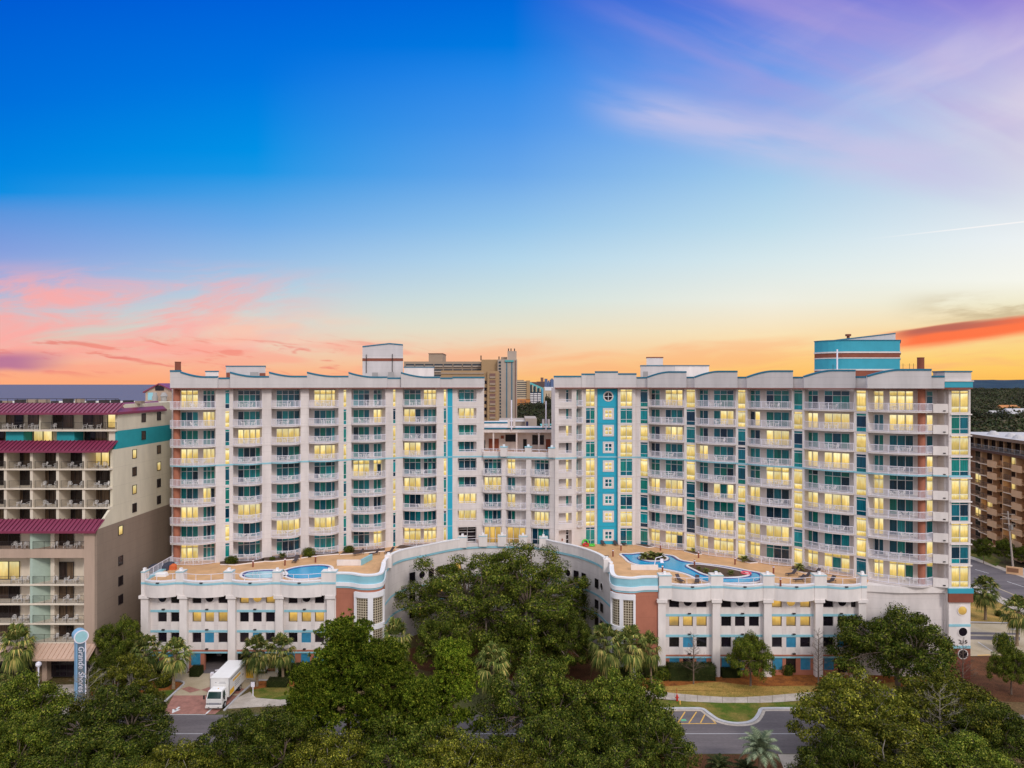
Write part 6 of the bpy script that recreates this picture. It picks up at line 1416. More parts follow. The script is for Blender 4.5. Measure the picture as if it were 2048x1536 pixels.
def oak(seed, R, H, base, ncl, nleaf, lm, ls=(0.11, 0.33), cr=(0.9, 1.6), bark='bark', flat=0.62, droop=0.15, name='oak_tree', group='oak trees', wind=0.0, twigs=40, fill=0.25):
    """spreading crown: leaf clumps at the ends of limbs, with gaps between them"""
    global rng; rng = np.random.default_rng(seed); random.seed(seed)
    ph = rng.uniform(0, 2*pi, 6); cen = []
    hc = H-base
    k = 0
    while len(cen) < ncl and k < ncl*40:
        k += 1
        a = rng.uniform(0, 2*pi); e = np.arcsin(rng.uniform(-0.25, 1.0)); rr = rng.uniform(0.72, 1.0) if rng.random() > fill else rng.uniform(.25, .75)
        lobe = 1+0.16*sin(3*a+ph[0])+0.10*sin(5*a+ph[1])+0.10*sin(4*e*2+ph[2]+a)
        x = R*rr*lobe*cos(e)*cos(a); y = R*rr*lobe*cos(e)*sin(a); z = base+hc*0.30+hc*0.70*rr*sin(e)*(0.85+.15*lobe)
        if e < 0: z = base+hc*0.30+hc*0.55*rr*sin(e)
        if wind: x += wind*(z-base)
        c = np.array((x, y, z)); r = rng.uniform(*cr)
        if all(np.linalg.norm((c-d[0])*(1,1,1.4)) > 0.62*(r+d[1]) for d in cen): cen.append((c, r))
    per = nleaf//len(cen); Cs = []; Ns = []
    for c, r in cen:
        d = rng.normal(size=(per, 3)); d /= np.linalg.norm(d, axis=1)[:, None]
        rad = r*(rng.uniform(0.25, 1.0, per)**0.45)[:, None]*(1+0.22*np.sin(d[:, :1]*7+c[0])*np.cos(d[:, 1:2]*6+c[1]))
        sp = d*rad*np.array((1, 1, flat)); sp[:, 2] -= droop*np.abs(rad[:, 0])*rng.uniform(0, 1, per)
        Cs.append(c+sp); nn = d+rng.normal(size=(per, 3))*0.38; nn[:, 2] += 0.25; Ns.append(nn)
    C = np.concatenate(Cs); Nn = np.concatenate(Ns); S = rng.uniform(ls[0], ls[1], len(C))
    root = proto(name, 'tree', group)
    mkobj('crown', leaf_mesh('crown', C, S, Nn, lm, 0.62), root)
    t = MB(); th = base+hc*0.12; nb = 5
    t.tube([(0,0,-0.3),(0.1,0,th*.35),(0.15*sin(ph[3]),.1,th*.7),(0,0,th)], [R*.062,R*.05,R*.045,R*.042], bark, 8)
    mains = []
    for i in range(nb):
        a = 2*pi*i/nb+ph[4]; q = Vector((cos(a)*R*.38, sin(a)*R*.38, base+hc*.42)); m = Vector((cos(a)*R*.16, sin(a)*R*.16, th+hc*.14))
        if wind: q.x += wind*hc*.4
        t.tube([(0,0,th*.9), tuple(m), tuple(q)], [R*.034,R*.027,R*.018], bark, 6); mains.append(q)
    for i, (c, r) in enumerate(cen):
        q = min(mains, key=lambda m: (m-Vector(c)).length); mid = (q+Vector(c))*.5+Vector((rng.uniform(-.4,.4), rng.uniform(-.4,.4), rng.uniform(-.1,.4)))
        t.tube([tuple(q), tuple(mid), tuple(c)], [R*.014,R*.009,R*.004], bark, 4)
        for j in range(3 if i < twigs else 1):
            d = Vector(rng.normal(size=3)); d.normalize(); d.z = abs(d.z)*.6; t.bar(tuple(c), tuple(Vector(c)+d*r*1.02), .022, bark, 3, .008)
    build('trunk', t, root); return root
def pine(seed, R, H, base, ncl, nneed, name='pine_tree', group='pine trees', lm='leaf_pine'):
    global rng; rng = np.random.default_rng(seed); root = proto(name, 'tree', group); Cs = []; Ax = []; t = MB()
    t.tube([(0,0,-.3),(.12,.05,H*.4),(-.05,.1,H*.75),(0,0,H*.97)], [.24,.2,.13,.05], 'bark_red', 8)
    k = 0
    for i in range(ncl):
        f = rng.random()**.8; z = base+(H-base)*f; rmax = R*(1-.62*f**1.5)*(.75+.3*sin(z*3+seed)); a = rng.uniform(0, 2*pi); rr = rmax*rng.uniform(.35, 1.0)**.6
        c = np.array((cos(a)*rr, sin(a)*rr, z+.25*rr*.4)); 
        if i % 3 == 0: t.tube([(0,0,z-.35*rr), (c[0]*.6,c[1]*.6,z-.1*rr), tuple(c)], [.06,.04,.015], 'bark_red', 4)
        nt_ = nneed//ncl//36
        for j in range(nt_):
            o = c+rng.normal(size=3)*np.array((.48,.48,.34)); d = rng.normal(size=(36, 3)); d[:, 2] += .55; d /= np.linalg.norm(d, axis=1)[:, None]
            L_ = rng.uniform(.20, .36, 36)[:, None]; Cs.append(o+d*L_*.5); Ax.append(d*L_)
    C = np.concatenate(Cs); A_ = np.concatenate(Ax); S = np.linalg.norm(A_, axis=1)
    mkobj('crown', leaf_mesh('crown', C, S, rng.normal(size=C.shape), lm, 0.27, A_), root); build('trunk', t, root); return root
def palm(seed, H, nf, fr_len=1.0, name='palm_tree', group='sabal palms'):
    random.seed(seed); root = proto(name, 'palm', group); t = MB(); lean = random.uniform(-.25, .25)
    pts = [(lean*(i/6)**2, 0, H*i/6-(.2 if i == 0 else 0)) for i in range(7)]; t.tube(pts, [.24,.19,.18,.17,.18,.22,.26], 'palm_bark', 9)
    for i in range(26):      # old leaf boots under the crown
        a = random.uniform(0, 2*pi); z = H-random.uniform(.1, min(1.6, H*.5)); x = lean*(z/H)**2; t.bar((x+cos(a)*.15, sin(a)*.15, z), (x+cos(a)*.34, sin(a)*.34, z+.28), .05, 'palm_bark', 3, .02)
    build('trunk', t, root); c = MB(); top = Vector((lean, 0, H))
    for i in range(nf):
        a = 2*pi*i*.618+random.uniform(-.2,.2); el = radians(78-145*(i/nf)+random.uniform(-8,8)); pl = fr_len*random.uniform(.8,1.15)
        d = Vector((cos(a)*cos(el), sin(a)*cos(el), sin(el))); tip = top+d*pl; side = d.cross(Vector((0,0,1))); 
        if side.length < .05: side = Vector((1,0,0))
        side.normalize(); up = side.cross(d); c.bar(tuple(top), tuple(tip), .025, 'leaf_palm', 3, .018)
        nl = 15
        for j in range(nl):
            s = (j/(nl-1)-.5)*2; ang = s*1.35; ll = fr_len*random.uniform(.95,1.15)*(1-.25*abs(s))
            dd = (d*cos(ang)+side*sin(ang)); mid = tip+dd*ll*.55+up*.06*(1-abs(s)); end = tip+dd*ll+Vector((0,0,-1))*ll*(.28+.30*random.random())
            wv = dd.cross(up).normalized()*.065*fr_len
            c.face([tuple(tip), tuple(mid-wv), tuple(end), tuple(mid+wv)], 'leaf_palm')
    build('fronds', c, root); return root
def feather_palm(seed, H, nf, L_, m, name, group, r=.16, lw=.035):
    random.seed(seed); root = proto(name, 'palm', group); t = MB(); t.tube([(0,0,-.2),(0,0,H*.5),(0,0,H)], [r*1.2,r,r*1.1], 'palm_bark', 8); build('trunk', t, root); c = MB()
    for i in range(nf):
        a = 2*pi*i*.618; el = radians(80-75*(i/nf)+random.uniform(-6,6)); pts = []; p = Vector((0,0,H)); ln = L_*random.uniform(.85,1.1); st = 9
        for k in range(st+1):
            pts.append(p.copy()); e = el-radians(95)*(k/st)**1.4; p = p+Vector((cos(a)*cos(e), sin(a)*cos(e), sin(e)))*ln/st
        c.tube([tuple(q) for q in pts], [.03*(1-.8*k/st) for k in range(st+1)], m, 3)
        for k in range(1, st*4):
            f = k/(st*4); j = min(st-1, int(f*st)); q = pts[j].lerp(pts[j+1], f*st-j); d = (pts[j+1]-pts[j]).normalized(); sd = d.cross(Vector((0,0,1))).normalized() if abs(d.z) < .99 else Vector((1,0,0)); ll = ln*.26*sin(pi*min(1, f*.9+.12))+.05
            for s in (-1, 1):
                e = q+(sd*s*.85+d*.55+Vector((0,0,-.12))).normalized()*ll; w = d*lw; c.face([tuple(q-w), tuple(q+w), tuple(e)], m)
    build('fronds', c, root); return root
def bush(seed, R, H, n, lm, box=None, name='bush', group='clipped bushes', ls=(.07,.13)):
    global rng; rng = np.random.default_rng(seed); root = proto(name, 'shrub', group)
    if box:
        bx_, by_ = box; f = rng.uniform(-1, 1, (n, 3)); ax = rng.integers(0, 3, n); sg = np.where(rng.random(n) < .5, -1, 1)
        ax[rng.random(n) < .3] = 2
        for i in range(3): f[ax == i, i] = sg[ax == i]
        f[:, 2] = np.where(ax == 2, 1, f[:, 2]); C = f*np.array((bx_/2, by_/2, H/2))+np.array((0, 0, H/2))+rng.normal(size=(n, 3))*.06; Nn = f*(ax[:, None] == np.arange(3))+rng.normal(size=(n, 3))*.6
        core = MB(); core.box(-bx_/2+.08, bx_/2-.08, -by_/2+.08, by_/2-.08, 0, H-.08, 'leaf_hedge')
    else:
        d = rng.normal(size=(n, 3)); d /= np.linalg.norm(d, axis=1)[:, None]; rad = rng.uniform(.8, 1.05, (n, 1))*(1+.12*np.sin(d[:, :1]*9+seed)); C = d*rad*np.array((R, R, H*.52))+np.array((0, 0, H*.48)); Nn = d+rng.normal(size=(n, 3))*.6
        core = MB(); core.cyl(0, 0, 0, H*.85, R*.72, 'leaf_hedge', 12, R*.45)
    mkobj('leaves', leaf_mesh('leaves', C, rng.uniform(ls[0], ls[1], n), Nn, lm, .7), root); build('branches', core, root); return root
def bare(seed, H, m='bark', spread=.34, name='bare_tree', group='leafless trees', n1=34):
    random.seed(seed); root = proto(name, 'tree', group); t = MB(); t.tube([(0,0,-.2),(.05,0,H*.4),(0,.05,H*.75),(.03,0,H)], [.12,.085,.05,.012], m, 6); tw = MB()
    for i in range(n1):
        f = .22+.75*i/n1; z = H*f; a = i*2.4; L_ = H*spread*(1-f*.8)*random.uniform(.7,1.1); d = Vector((cos(a), sin(a), .55)).normalized(); e = Vector((0,0,z))+d*L_; tw.bar((0,0,z), tuple(e), .028, m, 3, .008)
        for j in range(7):
            g = random.uniform(.25,1); q = Vector((0,0,z))+d*L_*g; dd = (d+Vector((random.uniform(-1,1), random.uniform(-1,1), random.uniform(-.2,.8)))*.9).normalized(); e2 = q+dd*L_*random.uniform(.25,.5); tw.bar(tuple(q), tuple(e2), .012, m, 3, .005)
            for l in range(2): dd2 = (dd+Vector((random.uniform(-1,1), random.uniform(-1,1), random.uniform(-.5,.8)))*.8).normalized(); tw.bar(tuple(q.lerp(e2,.6)), tuple(q.lerp(e2,.6)+dd2*L_*.22), .007, m, 3, .004)
    build('trunk', t, root); build('twigs', tw, root); return root

R0 = 6.5; H0T = 9.5
oA = oak(21, R0, H0T, 2.2, 95, 46000, 'leaf_oak', group='oaks along the street'); oB = oak(22, R0, H0T, 2.2, 90, 44000, 'leaf_dark', group='oaks along the street'); oC = oak(23, R0, H0T, 2.0, 80, 40000, 'leaf_olive', group='oaks along the street', bark='bark_grey', fill=.15)
oW = oak(24, R0, H0T, 3.0, 62, 30000, 'leaf_olive', group='oaks along the street', bark='bark_grey', wind=0.25, flat=.5, cr=(.8,1.3))
oG = oak(31, 14.2, 17.0, 2.0, 250, 120000, 'leaf_oak', group='oaks in the hotel court', cr=(1.0,2.0), ls=(.14,.36), twigs=300, fill=.3)
pA = pine(41, 5.2, 14, 3.0, 150, 130000); pB = pine(42, 4.0, 12.5, 2.5, 110, 90000)
def put(src, x0, x1, ytop, htop, label, base_h, base_r, rz=0.0, dz=0.0):
    base_h, base_r = {9.5:(9.95, 7.1), 17.0:(17.7, 14.2), 14:(14.3, 5.4), 12.5:(12.8, 4.2)}[base_h]
    D = (H0-htop)*FP/(ytop-768); w = (x1-x0)/FP*D; s = w/2/base_r
    return place(src, (((x0+x1)/2-1024)/FP*D, D, dz), rz, label, (s, s, htop/base_h))
T_OAKS = [
 (oW,(150,312,1306,10.2),0.3,'light olive wind-swept oak in front of the motel sign, with bare limbs showing'),
 (oA,(-60,140,1350,9.6),1.1,'olive oak cut by the left edge, below the motel shopfront'),
 (oB,(90,350,1378,9.2),2.0,'dark spreading oak at the lower left, beside the brick crossing'),
 (oA,(-70,120,1432,8.5),2.9,'oak in the bottom left corner'),
 (oB,(60,300,1462,8),3.6,'dark oak along the bottom edge left of the white truck'),
 (oB,(375,580,1424,8.5),4.2,'dark oak directly below the white truck'),
 (oC,(250,460,1490,7.3),.8,'yellowish oak at the bottom edge below the truck'),
 (oA,(450,660,1424,8.8),5.1,'oak at the bottom, between the truck and the tall pine'),
 (oC,(560,760,1462,8),1.9,'yellow-green oak at the bottom, under the tall pine'),
 (oB,(700,930,1425,9),2.5,'dark oak at the bottom centre left, right of the tall pine'),
 (oC,(780,1010,1470,7.8),3.0,'brownish olive oak at the bottom edge near the centre'),
 (oA,(965,1205,1325,11),0.2,'broad oak below the court, left of the two at centre right'),
 (oA,(1140,1345,1342,10.6),3.3,'tall oak whose right side reaches the parking lane'),
 (oB,(1190,1392,1408,9),1.5,'dark oak hanging over the street left of the feather palm'),
 (oB,(1000,1215,1422,9),5.5,'dark oak low in the centre, street showing through it'),
 (oC,(930,1110,1490,7.5),4.4,'olive oak at the bottom edge right of the centre'),
 (oB,(1100,1310,1496,7.5),.5,'dark oak at the bottom edge under the centre right oaks'),
 (oB,(1676,1915,1212,12),.9,'large dark round oak against the right end of the hotel'),
 (oC,(1582,1830,1345,10.5),2.2,'olive oak overhanging the sidewalk at the lower right'),
 (oC,(1775,2015,1352,9.5),4.0,'big yellow-olive oak with pale bare branches, lower right'),
 (oC,(1640,1900,1440,8.5),5.2,'olive oak low on the right, nearer than its neighbours'),
 (oB,(1590,1760,1466,8),1.3,'dark oak right of the feather palm at the bottom'),
 (oB,(1900,2080,1402,8.5),3.1,'dark oak in the lower right corner'),
 (oA,(1820,2060,1478,7.5),.1,'oak at the bottom edge near the right corner'),
 (oG,(818,1188,1088,17.2),0.0,'huge dark live oak filling the court between the podium walls'),
]
for src, (a, b, yt, h), rz, lb in T_OAKS: put(src, a, b, yt, h, lb, 17.0 if src is oG else H0T, 14.2 if src is oG else R0, rz)
for a, b, yt, h, rz, lb in ((836,960,1222,10,1.0,'dark lower oak at the left foot of the huge court oak'),(950,1075,1236,9,2.2,'dark lower oak at the front of the huge court oak'),(1066,1192,1216,10,3.3,'dark lower oak at the right foot of the huge court oak')):
    o = put(oB, a, b, yt, h, lb, H0T, R0, rz); o['group'] = 'oaks in the hotel court'
put(oA, 1456, 1546, 1264, 7.6, 'small round tree on the mulch bed before the right podium windows', H0T, R0, 0.4)
put(oB, 193, 288, 1228, 9.5, 'tall dark tree squeezed between the motel wall and the podium', H0T, R0, 1.4)
put(oB, 186, 262, 1292, 6.2, 'shorter dark tree below the tall one beside the motel wall', H0T, R0, 2.4)
put(oA, 1984, 2062, 1290, 6.8, 'small tree by the driveway at the right edge', H0T, R0, 1.9)
put(oB, 1935, 2010, 1392, 4.2, 'low dark tree on the mulch near the right corner', H0T, R0, 2.9)
for a, b, yt, h, lb in ((1948,1986,1072,6.5,'dark shrubby tree at the foot of the condo block, beside the lawn'),(1990,2030,1076,6,'green tree on the condo forecourt left of the utility pole'),(2030,2068,1090,5,'bushy tree at the right edge beside the utility pole')): put(oB if h > 6.2 else oA, a, b, yt, h, lb, H0T, R0)
for src, (a, b, yt, h), rz, lb, bh, br in ((pA,(585,805,1250,15),.0,'tall bright green pine at lower left of centre',14,5.2),(pA,(680,860,1290,14),2.0,'second pine, right behind the tallest one',14,5.2),(pB,(842,968,1286,12.5),1.0,'yellow-green young pine near the centre',12.5,4.0),(pB,(555,665,1334,12),3.0,'shorter pine left of the tall pine',12.5,4.0),(pB,(760,905,1365,11),4.0,'low pine between the tall pines and the young pine',12.5,4.0)): put(src, a, b, yt, h, lb, bh, br, rz)
# sabal palms
pmA = palm(51, 4.0, 44, 1.3); pmB = palm(52, 4.0, 40, 1.2)
for src, px, D, zc, s, rz, lb in ((pmA,293,99.0,4.9,1.0,0,'palm left of two on the mulch corner at the garage drive'),(pmB,347,98.8,4.7,1.1,1,'palm right of two on the mulch corner at the garage drive'),(pmA,514,99.6,4.8,1.0,2,'palm just right of the white truck'),(pmB,566,100.6,4.7,1.05,3,'palm at the podium wall, second to the right of the truck'),
   (pmA,32,98.0,6.2,1.05,4,'tall palm in front of the motel shopfront'),(pmB,2,96.4,2.0,.95,5,'short palm at the left edge before the motel'),(pmA,1212,98.5,6.1,1.15,.5,'leftmost palm of three at the right brick drum'),(pmB,1262,99.4,5.7,1.2,1.5,'middle palm of three at the right brick drum'),(pmB,1302,100.2,5.0,.85,2.5,'small slender palm beside the right brick drum'),
   (pmA,790,98.6,6.6,1.0,3.5,'palm in front of the left glass block window'),(pmB,986,92,6.0,1.15,4.5,'bushy palm in front of the court, near the centre'),(pmA,1971,127.5,5.3,1.2,5.5,'palm at the hotel corner by the side street'),(pmB,2034,115,5.5,1.25,.2,'palm at the right edge by the driveway')):
    place(src, (X(px,D), D, 0), rz, lb, (s, s, zc/4.0))
pindo = feather_palm(61, 2.6, 34, 2.7, 'leaf_pindo', 'feather_palm', 'feather palms', .22, .045)
place(pindo, (X(1521,75.5), 75.5, 0), .3, 'grey-green feather palm with arching fronds in the foreground', (1,1,1.25))
pin2 = feather_palm(62, .35, 26, 1.5, 'leaf_hedge', 'feather_palm', 'feather palms', .2)
for px, y, s, lb in ((1440,1545,1.3,'dark low feather palm at the bottom edge left of the grey-green one'),(1492,1552,1.2,'dark low feather palm at the bottom edge touching the grey-green one')): q = AT(px,y); place(pin2, (*q,0), s, lb, s)
deckp = feather_palm(63, .3, 20, .85, 'leaf_palm', 'deck_palm', 'small palms on the pool deck', .1, .03)
for px, y, s, lb in ((1288,1120,1.35,'small palm at the left of the round river island'),(1304,1119,1.5,'small palm in the middle of the round river island'),(1320,1121,1.4,'small palm at the right of the round river island'),(1599,1142,1.25,'deck palm below the fourth balcony stack of the right wing'),(1489,1124,1.1,'deck palm below the third balcony stack of the right wing'),(1387,1104,.8,'little deck palm below the second balcony stack of the right wing'),
   (565,1117,1.0,'spiky deck palm between the two round bushes of the left wing'),(1412,1146,.8,'palm tuft at the left of the long river island'),(1432,1149,.9,'palm tuft in the middle of the long river island'),(1462,1151,.8,'palm tuft at the right of the long river island'),(1398,1141,.6,'tiny palm tuft at the far left tip of the long river island')):
    q = AT(px,y,DK); place(deckp, (*q,DK+.12), px*.7, lb, s)
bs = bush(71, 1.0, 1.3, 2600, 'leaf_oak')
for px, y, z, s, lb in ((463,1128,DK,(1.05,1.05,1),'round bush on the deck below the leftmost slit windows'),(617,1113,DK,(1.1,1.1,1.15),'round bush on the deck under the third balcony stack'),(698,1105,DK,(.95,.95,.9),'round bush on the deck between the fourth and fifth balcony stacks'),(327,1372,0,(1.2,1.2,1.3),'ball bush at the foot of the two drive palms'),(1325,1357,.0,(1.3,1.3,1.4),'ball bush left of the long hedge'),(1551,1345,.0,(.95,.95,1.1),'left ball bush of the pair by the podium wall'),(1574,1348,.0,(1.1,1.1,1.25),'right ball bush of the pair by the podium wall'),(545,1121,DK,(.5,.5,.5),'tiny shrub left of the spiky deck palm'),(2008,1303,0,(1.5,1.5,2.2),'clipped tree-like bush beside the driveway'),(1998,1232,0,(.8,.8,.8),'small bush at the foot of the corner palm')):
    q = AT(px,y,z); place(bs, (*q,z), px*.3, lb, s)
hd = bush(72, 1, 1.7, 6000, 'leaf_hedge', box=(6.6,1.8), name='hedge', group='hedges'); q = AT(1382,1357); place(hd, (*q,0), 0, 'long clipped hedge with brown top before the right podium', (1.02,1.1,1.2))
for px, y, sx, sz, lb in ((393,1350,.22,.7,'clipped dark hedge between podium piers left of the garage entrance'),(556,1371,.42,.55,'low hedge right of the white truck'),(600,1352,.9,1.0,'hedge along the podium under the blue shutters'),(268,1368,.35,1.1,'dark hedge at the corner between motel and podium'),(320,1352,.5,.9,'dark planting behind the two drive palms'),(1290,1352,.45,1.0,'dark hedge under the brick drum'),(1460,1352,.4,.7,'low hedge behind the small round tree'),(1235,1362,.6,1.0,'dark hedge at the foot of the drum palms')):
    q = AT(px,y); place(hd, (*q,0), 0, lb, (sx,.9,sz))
b1 = bare(81, 7.2); b2 = bare(82, 8.0, spread=.3); 
for src, px, D, lb in ((b1,1387,100.3,'leafless young tree behind the long hedge'),(b2,1637,100.0,'leafless tree left of the large dark oak'),(b1,1926,98.2,'leafless tree before the corner pier with the number')): place(src, (X(px,D), D, 0), px, lb)
b3 = bare(83, 9.5, 'bark_grey', .55, n1=30)
for px, D, rz, lb in ((1880,77,0,'pale leafless branches rising through the olive oaks at lower right'),(1712,80,2,'pale leafless limbs in the olive oak over the sidewalk'),(176,82.5,1,'pale leafless limbs in the wind-swept oak by the motel sign'),(1035,79,3,'thin leafless branches among the centre right oaks')): place(b3, (X(px,D), D, 0), rz, lb)
# woods beyond
def canopy(name, pts, sz, per, lm, label):
    global rng; rng = np.random.default_rng(99); Cs = []; Ns = []; S = []
    for (x, y, h, r) in pts:
        d = rng.normal(size=(per, 3)); d /= np.linalg.norm(d, axis=1)[:, None]; d[:, 2] = np.abs(d[:, 2]); Cs.append(np.array((x, y, h*.35))+d*np.array((r, r, h*.65))*rng.uniform(.75, 1.02, (per, 1))); Ns.append(d+rng.normal(size=(per, 3))*.5); S.append(np.full(per, sz*r))
    me = leaf_mesh(name, np.concatenate(Cs), np.concatenate(S)*rng.uniform(.6, 1.2, per*len(pts)), np.concatenate(Ns), lm, .8); o = mkobj(name, me); setp(o, label, 'woodland', None, 'stuff'); return o
random.seed(77); P = []
for i in range(3000):
    y = 210+ (3200-210)*random.random()**1.7; lo, hi = (X(1925,y), X(2140,y)) if i < 1500 else (X(1600,y), X(2900,y)); P.append((random.uniform(lo,hi), y, random.uniform(8,15)+y*.004, random.uniform(4,8)*(1+y/1500)))
P = [p for p in P if not (p[1] < 330 and p[0] < 150)]
canopy('woodland', P, .24, 190, 'leaf_wood', 'bare and evergreen woods stretching to the horizon at the right edge')
P = []
for i in range(420):
    y = 470+(2600-470)*random.random()**1.8; lo, hi = X(1030,y), X(1125,y); P.append((random.uniform(lo,hi), y, random.uniform(6,11)+(y*.0075 if y > 500 else 0), random.uniform(3,5)*(1+y/900)))
P = [p for p in P if not (1050 < p[1] < 1650 and p[0] < X(1092,p[1]))]
P += [(X(random.uniform(1034,1108), y_), y_, random.uniform(8,13), random.uniform(4,7)) for y_ in [random.uniform(560,1040) for _ in range(260)]]
canopy('woodland', P, .22, 220, 'leaf_wood', 'dark trees seen through the gap between the hotel wings')
sheet('far_road', pxs([(1034,846),(1044,846),(1075,822),(1072,821)]), .05, 'asphalt_mat')
# ------------------------------------------------------------------ vehicles, furniture, signs
mat('truck_white', (0.82,0.80,0.77), rough=.35, var=.04, coat=.2); mat('truck_glass', (0.02,0.05,0.045), rough=.06, var=0, spec=.8); mat('tyre', (0.02,0.02,0.02), rough=.9); mat('truck_yellow', (0.85,0.48,0.04), rough=.4, var=.05)
mat('decal_grey', (0.30,0.30,0.33), var=0); mat('chrome', (0.6,0.6,0.6), metal=.8, rough=.3); mat('plastic_white', (0.80,0.78,0.75), rough=.45, var=.04); mat('sling', (0.07,0.055,0.06), rough=.8); mat('sign_blue', (0.22,0.42,0.62), var=.06, rough=.5); mat('sign_dark', (0.12,0.17,0.22)); mat('sign_disc', (0.33,0.58,0.62)); mat('light_globe', (0.85,0.82,0.88), rough=.3)
mat('red_paint', (0.55,0.04,0.03), rough=.4); mat('green_plastic', (0.10,0.55,0.06), rough=.4); mat('pink_plastic', (0.75,0.12,0.16), rough=.4); mat('pole_wood', (0.42,0.36,0.31), var=.2, scale=2, stretch=(1,1,.2)); mat('tarp', (0.05,0.055,0.08), rough=.6); mat('orange_cloth', (.6,.13,.04))
# delivery truck, facing the camera
tx0, tx1 = -39.95, -37.45; xm = (tx0+tx1)/2; yb0, yb1 = 94.0, 100.0
TR = Thing('delivery_truck', 'white box truck with yellow side graphics, driving out over the brick crossing', 'truck', (xm, 96, 0))
b = MB(); b.box(tx0, tx1, yb0, yb1, .95, 3.42, 'truck_white'); b.box(tx0-.03, tx1+.03, yb0-.03, yb1+.03, 3.42, 3.5, 'truck_white'); b.box(tx0-.03, tx0+.06, yb0-.03, yb0+.06, .95, 3.42, 'chrome'); b.box(tx1-.06, tx1+.03, yb0-.03, yb0+.06, .95, 3.42, 'chrome')
d = MB()
xs = tx1+.012
def dq(y0, y1, z0, z1, m): d.face([(xs,y0,z0),(xs,y1,z0),(xs,y1,z1),(xs,y0,z1)], m)
dq(94.2, 95.7, 1.05, 1.75, 'truck_yellow'); dq(95.3, 97.9, 2.45, 2.75, 'truck_yellow'); dq(94.4, 99.2, 3.0, 3.2, 'decal_grey')
for k in range(3): dq(95.9, 98.0-.3*k, 2.1-.28*k, 2.2-.28*k, 'decal_grey')
dq(98.6, 99.0, 1.9, 2.15, 'decal_grey')
d.face([(tx0+1.2,yb0-.012,2.9),(tx0+2.0,yb0-.012,2.9),(tx0+2.0,yb0-.012,2.95),(tx0+1.2,yb0-.012,2.95)], 'decal_grey'); d.face([(tx0+1.1,yb0-.012,2.75),(tx0+2.1,yb0-.012,2.75),(tx0+2.1,yb0-.012,2.79),(tx0+1.1,yb0-.012,2.79)], 'decal_grey'); d.face([(tx0+.6,yb0-.012,2.83),(tx0+.85,yb0-.012,2.83),(tx0+.75,yb0-.012,2.95)], 'decal_grey')
TR.part('cargo_box', b, [('side_graphics', d)])
c = MB(); y0, y1 = 92.15, 93.85; a0, a1 = xm-1.02, xm+1.02
c.hexa([(a0,y0,.62),(a1,y0,.62),(a1,y1,.62),(a0,y1,.62),(a0,y0+.02,1.45),(a1,y0+.02,1.45),(a1,y1,1.45),(a0,y1,1.45)], 'truck_white')
c.hexa([(a0,y0+.02,1.452),(a1,y0+.02,1.452),(a1,y1,1.452),(a0,y1,1.452),(a0+.12,y0+.42,2.36),(a1-.12,y0+.42,2.36),(a1-.12,y1,2.36),(a0+.12,y1,2.36)], 'truck_white')
c.hexa([(a0+.12,y0+.42,2.362),(a1-.12,y0+.42,2.362),(a1-.12,y1,2.362),(a0+.12,y1,2.362),(a0+.25,y0+.62,2.46),(a1-.25,y0+.62,2.46),(a1-.25,y1-.1,2.46),(a0+.25,y1-.1,2.46)], 'truck_white')
c.hexa([(a1-.9,y0+.9,2.46),(a1-.75,y0+.9,2.46),(a1-.75,y0+1.0,2.46),(a1-.9,y0+1.0,2.46)]+[(a1-.9,y0+.9,2.52),(a1-.75,y0+.9,2.52),(a1-.75,y0+1.0,2.52),(a1-.9,y0+1.0,2.52)], 'line_yellow')
g = MB(); g.face([(a0+.12,y0+.03,1.52),(a1-.12,y0+.03,1.52),(a1-.2,y0+.375,2.28),(a0+.2,y0+.375,2.28)], 'truck_glass')
sd_ = MB(); 
for sx_, o in ((a0,-.012),(a1,.012)): sd_.face([(sx_+o,y0+.35,1.5),(sx_+o,y0+1.25,1.5),(sx_+o-(.1 if o>0 else -.1),y0+1.2,2.2),(sx_+o-(.1 if o>0 else -.1),y0+.62,2.2)], 'truck_glass')
TR.part('cab', c, [('windshield', g), ('side_window', sd_)])
w = MB(); w.box(a0-.05, a1+.05, y0-.12, y0+.1, .38, .66, 'truck_white'); w.box(a0+.3, a0+.5, y0-.14, y0-.12, .45, .52, 'dark_metal'); w.box(a1-.5, a1-.3, y0-.14, y0-.12, .45, .52, 'dark_metal'); TR.part('bumper', w)
w = MB(); w.box(a0+.35, a1-.35, y0-.03, y0-.003, .75, 1.02, 'decal_grey'); TR.part('grille', w)
for xx in (a0+.06, a1-.32): w = MB(); w.box(xx, xx+.26, y0-.04, y0-.003, .78, 1.0, 'chrome'); TR.part('headlight', w)
for xx, s in ((a0,-1),(a1,1)): w = MB(); w.bar((xx,y0+.3,1.9), (xx+s*.28,y0+.1,1.95), .02, 'dark_metal'); w.box(min(xx+s*.2,xx+s*.4), max(xx+s*.2,xx+s*.4), y0+.05, y0+.12, 1.45, 1.95, 'dark_metal'); TR.part('mirror', w)
w = MB(); w.box(xm-.45, xm+.45, 92.4, 99.8, .55, .9, 'dark_metal'); TR.part('chassis', w)
for yy, ws in ((93.0,.24),(98.2,.46)):
    for xx, s in ((tx0+.12,1),(tx1-.12,-1)):
        w = MB(); n = 18; 
        w.bar((xx,yy,.43), (xx+s*ws,yy,.43), .43, 'tyre', 18); h = MB(); h.bar((xx-s*.02,yy,.43), (xx+s*.05,yy,.43), .24, 'chrome', 12); TR.part('wheel', w, [('rim', h)])
w = MB(); w.box(tx1+.02, tx1+1.0, yb1-.02, yb1+.04, 1.0, 3.35, 'truck_yellow'); TR.part('rear_door', w)
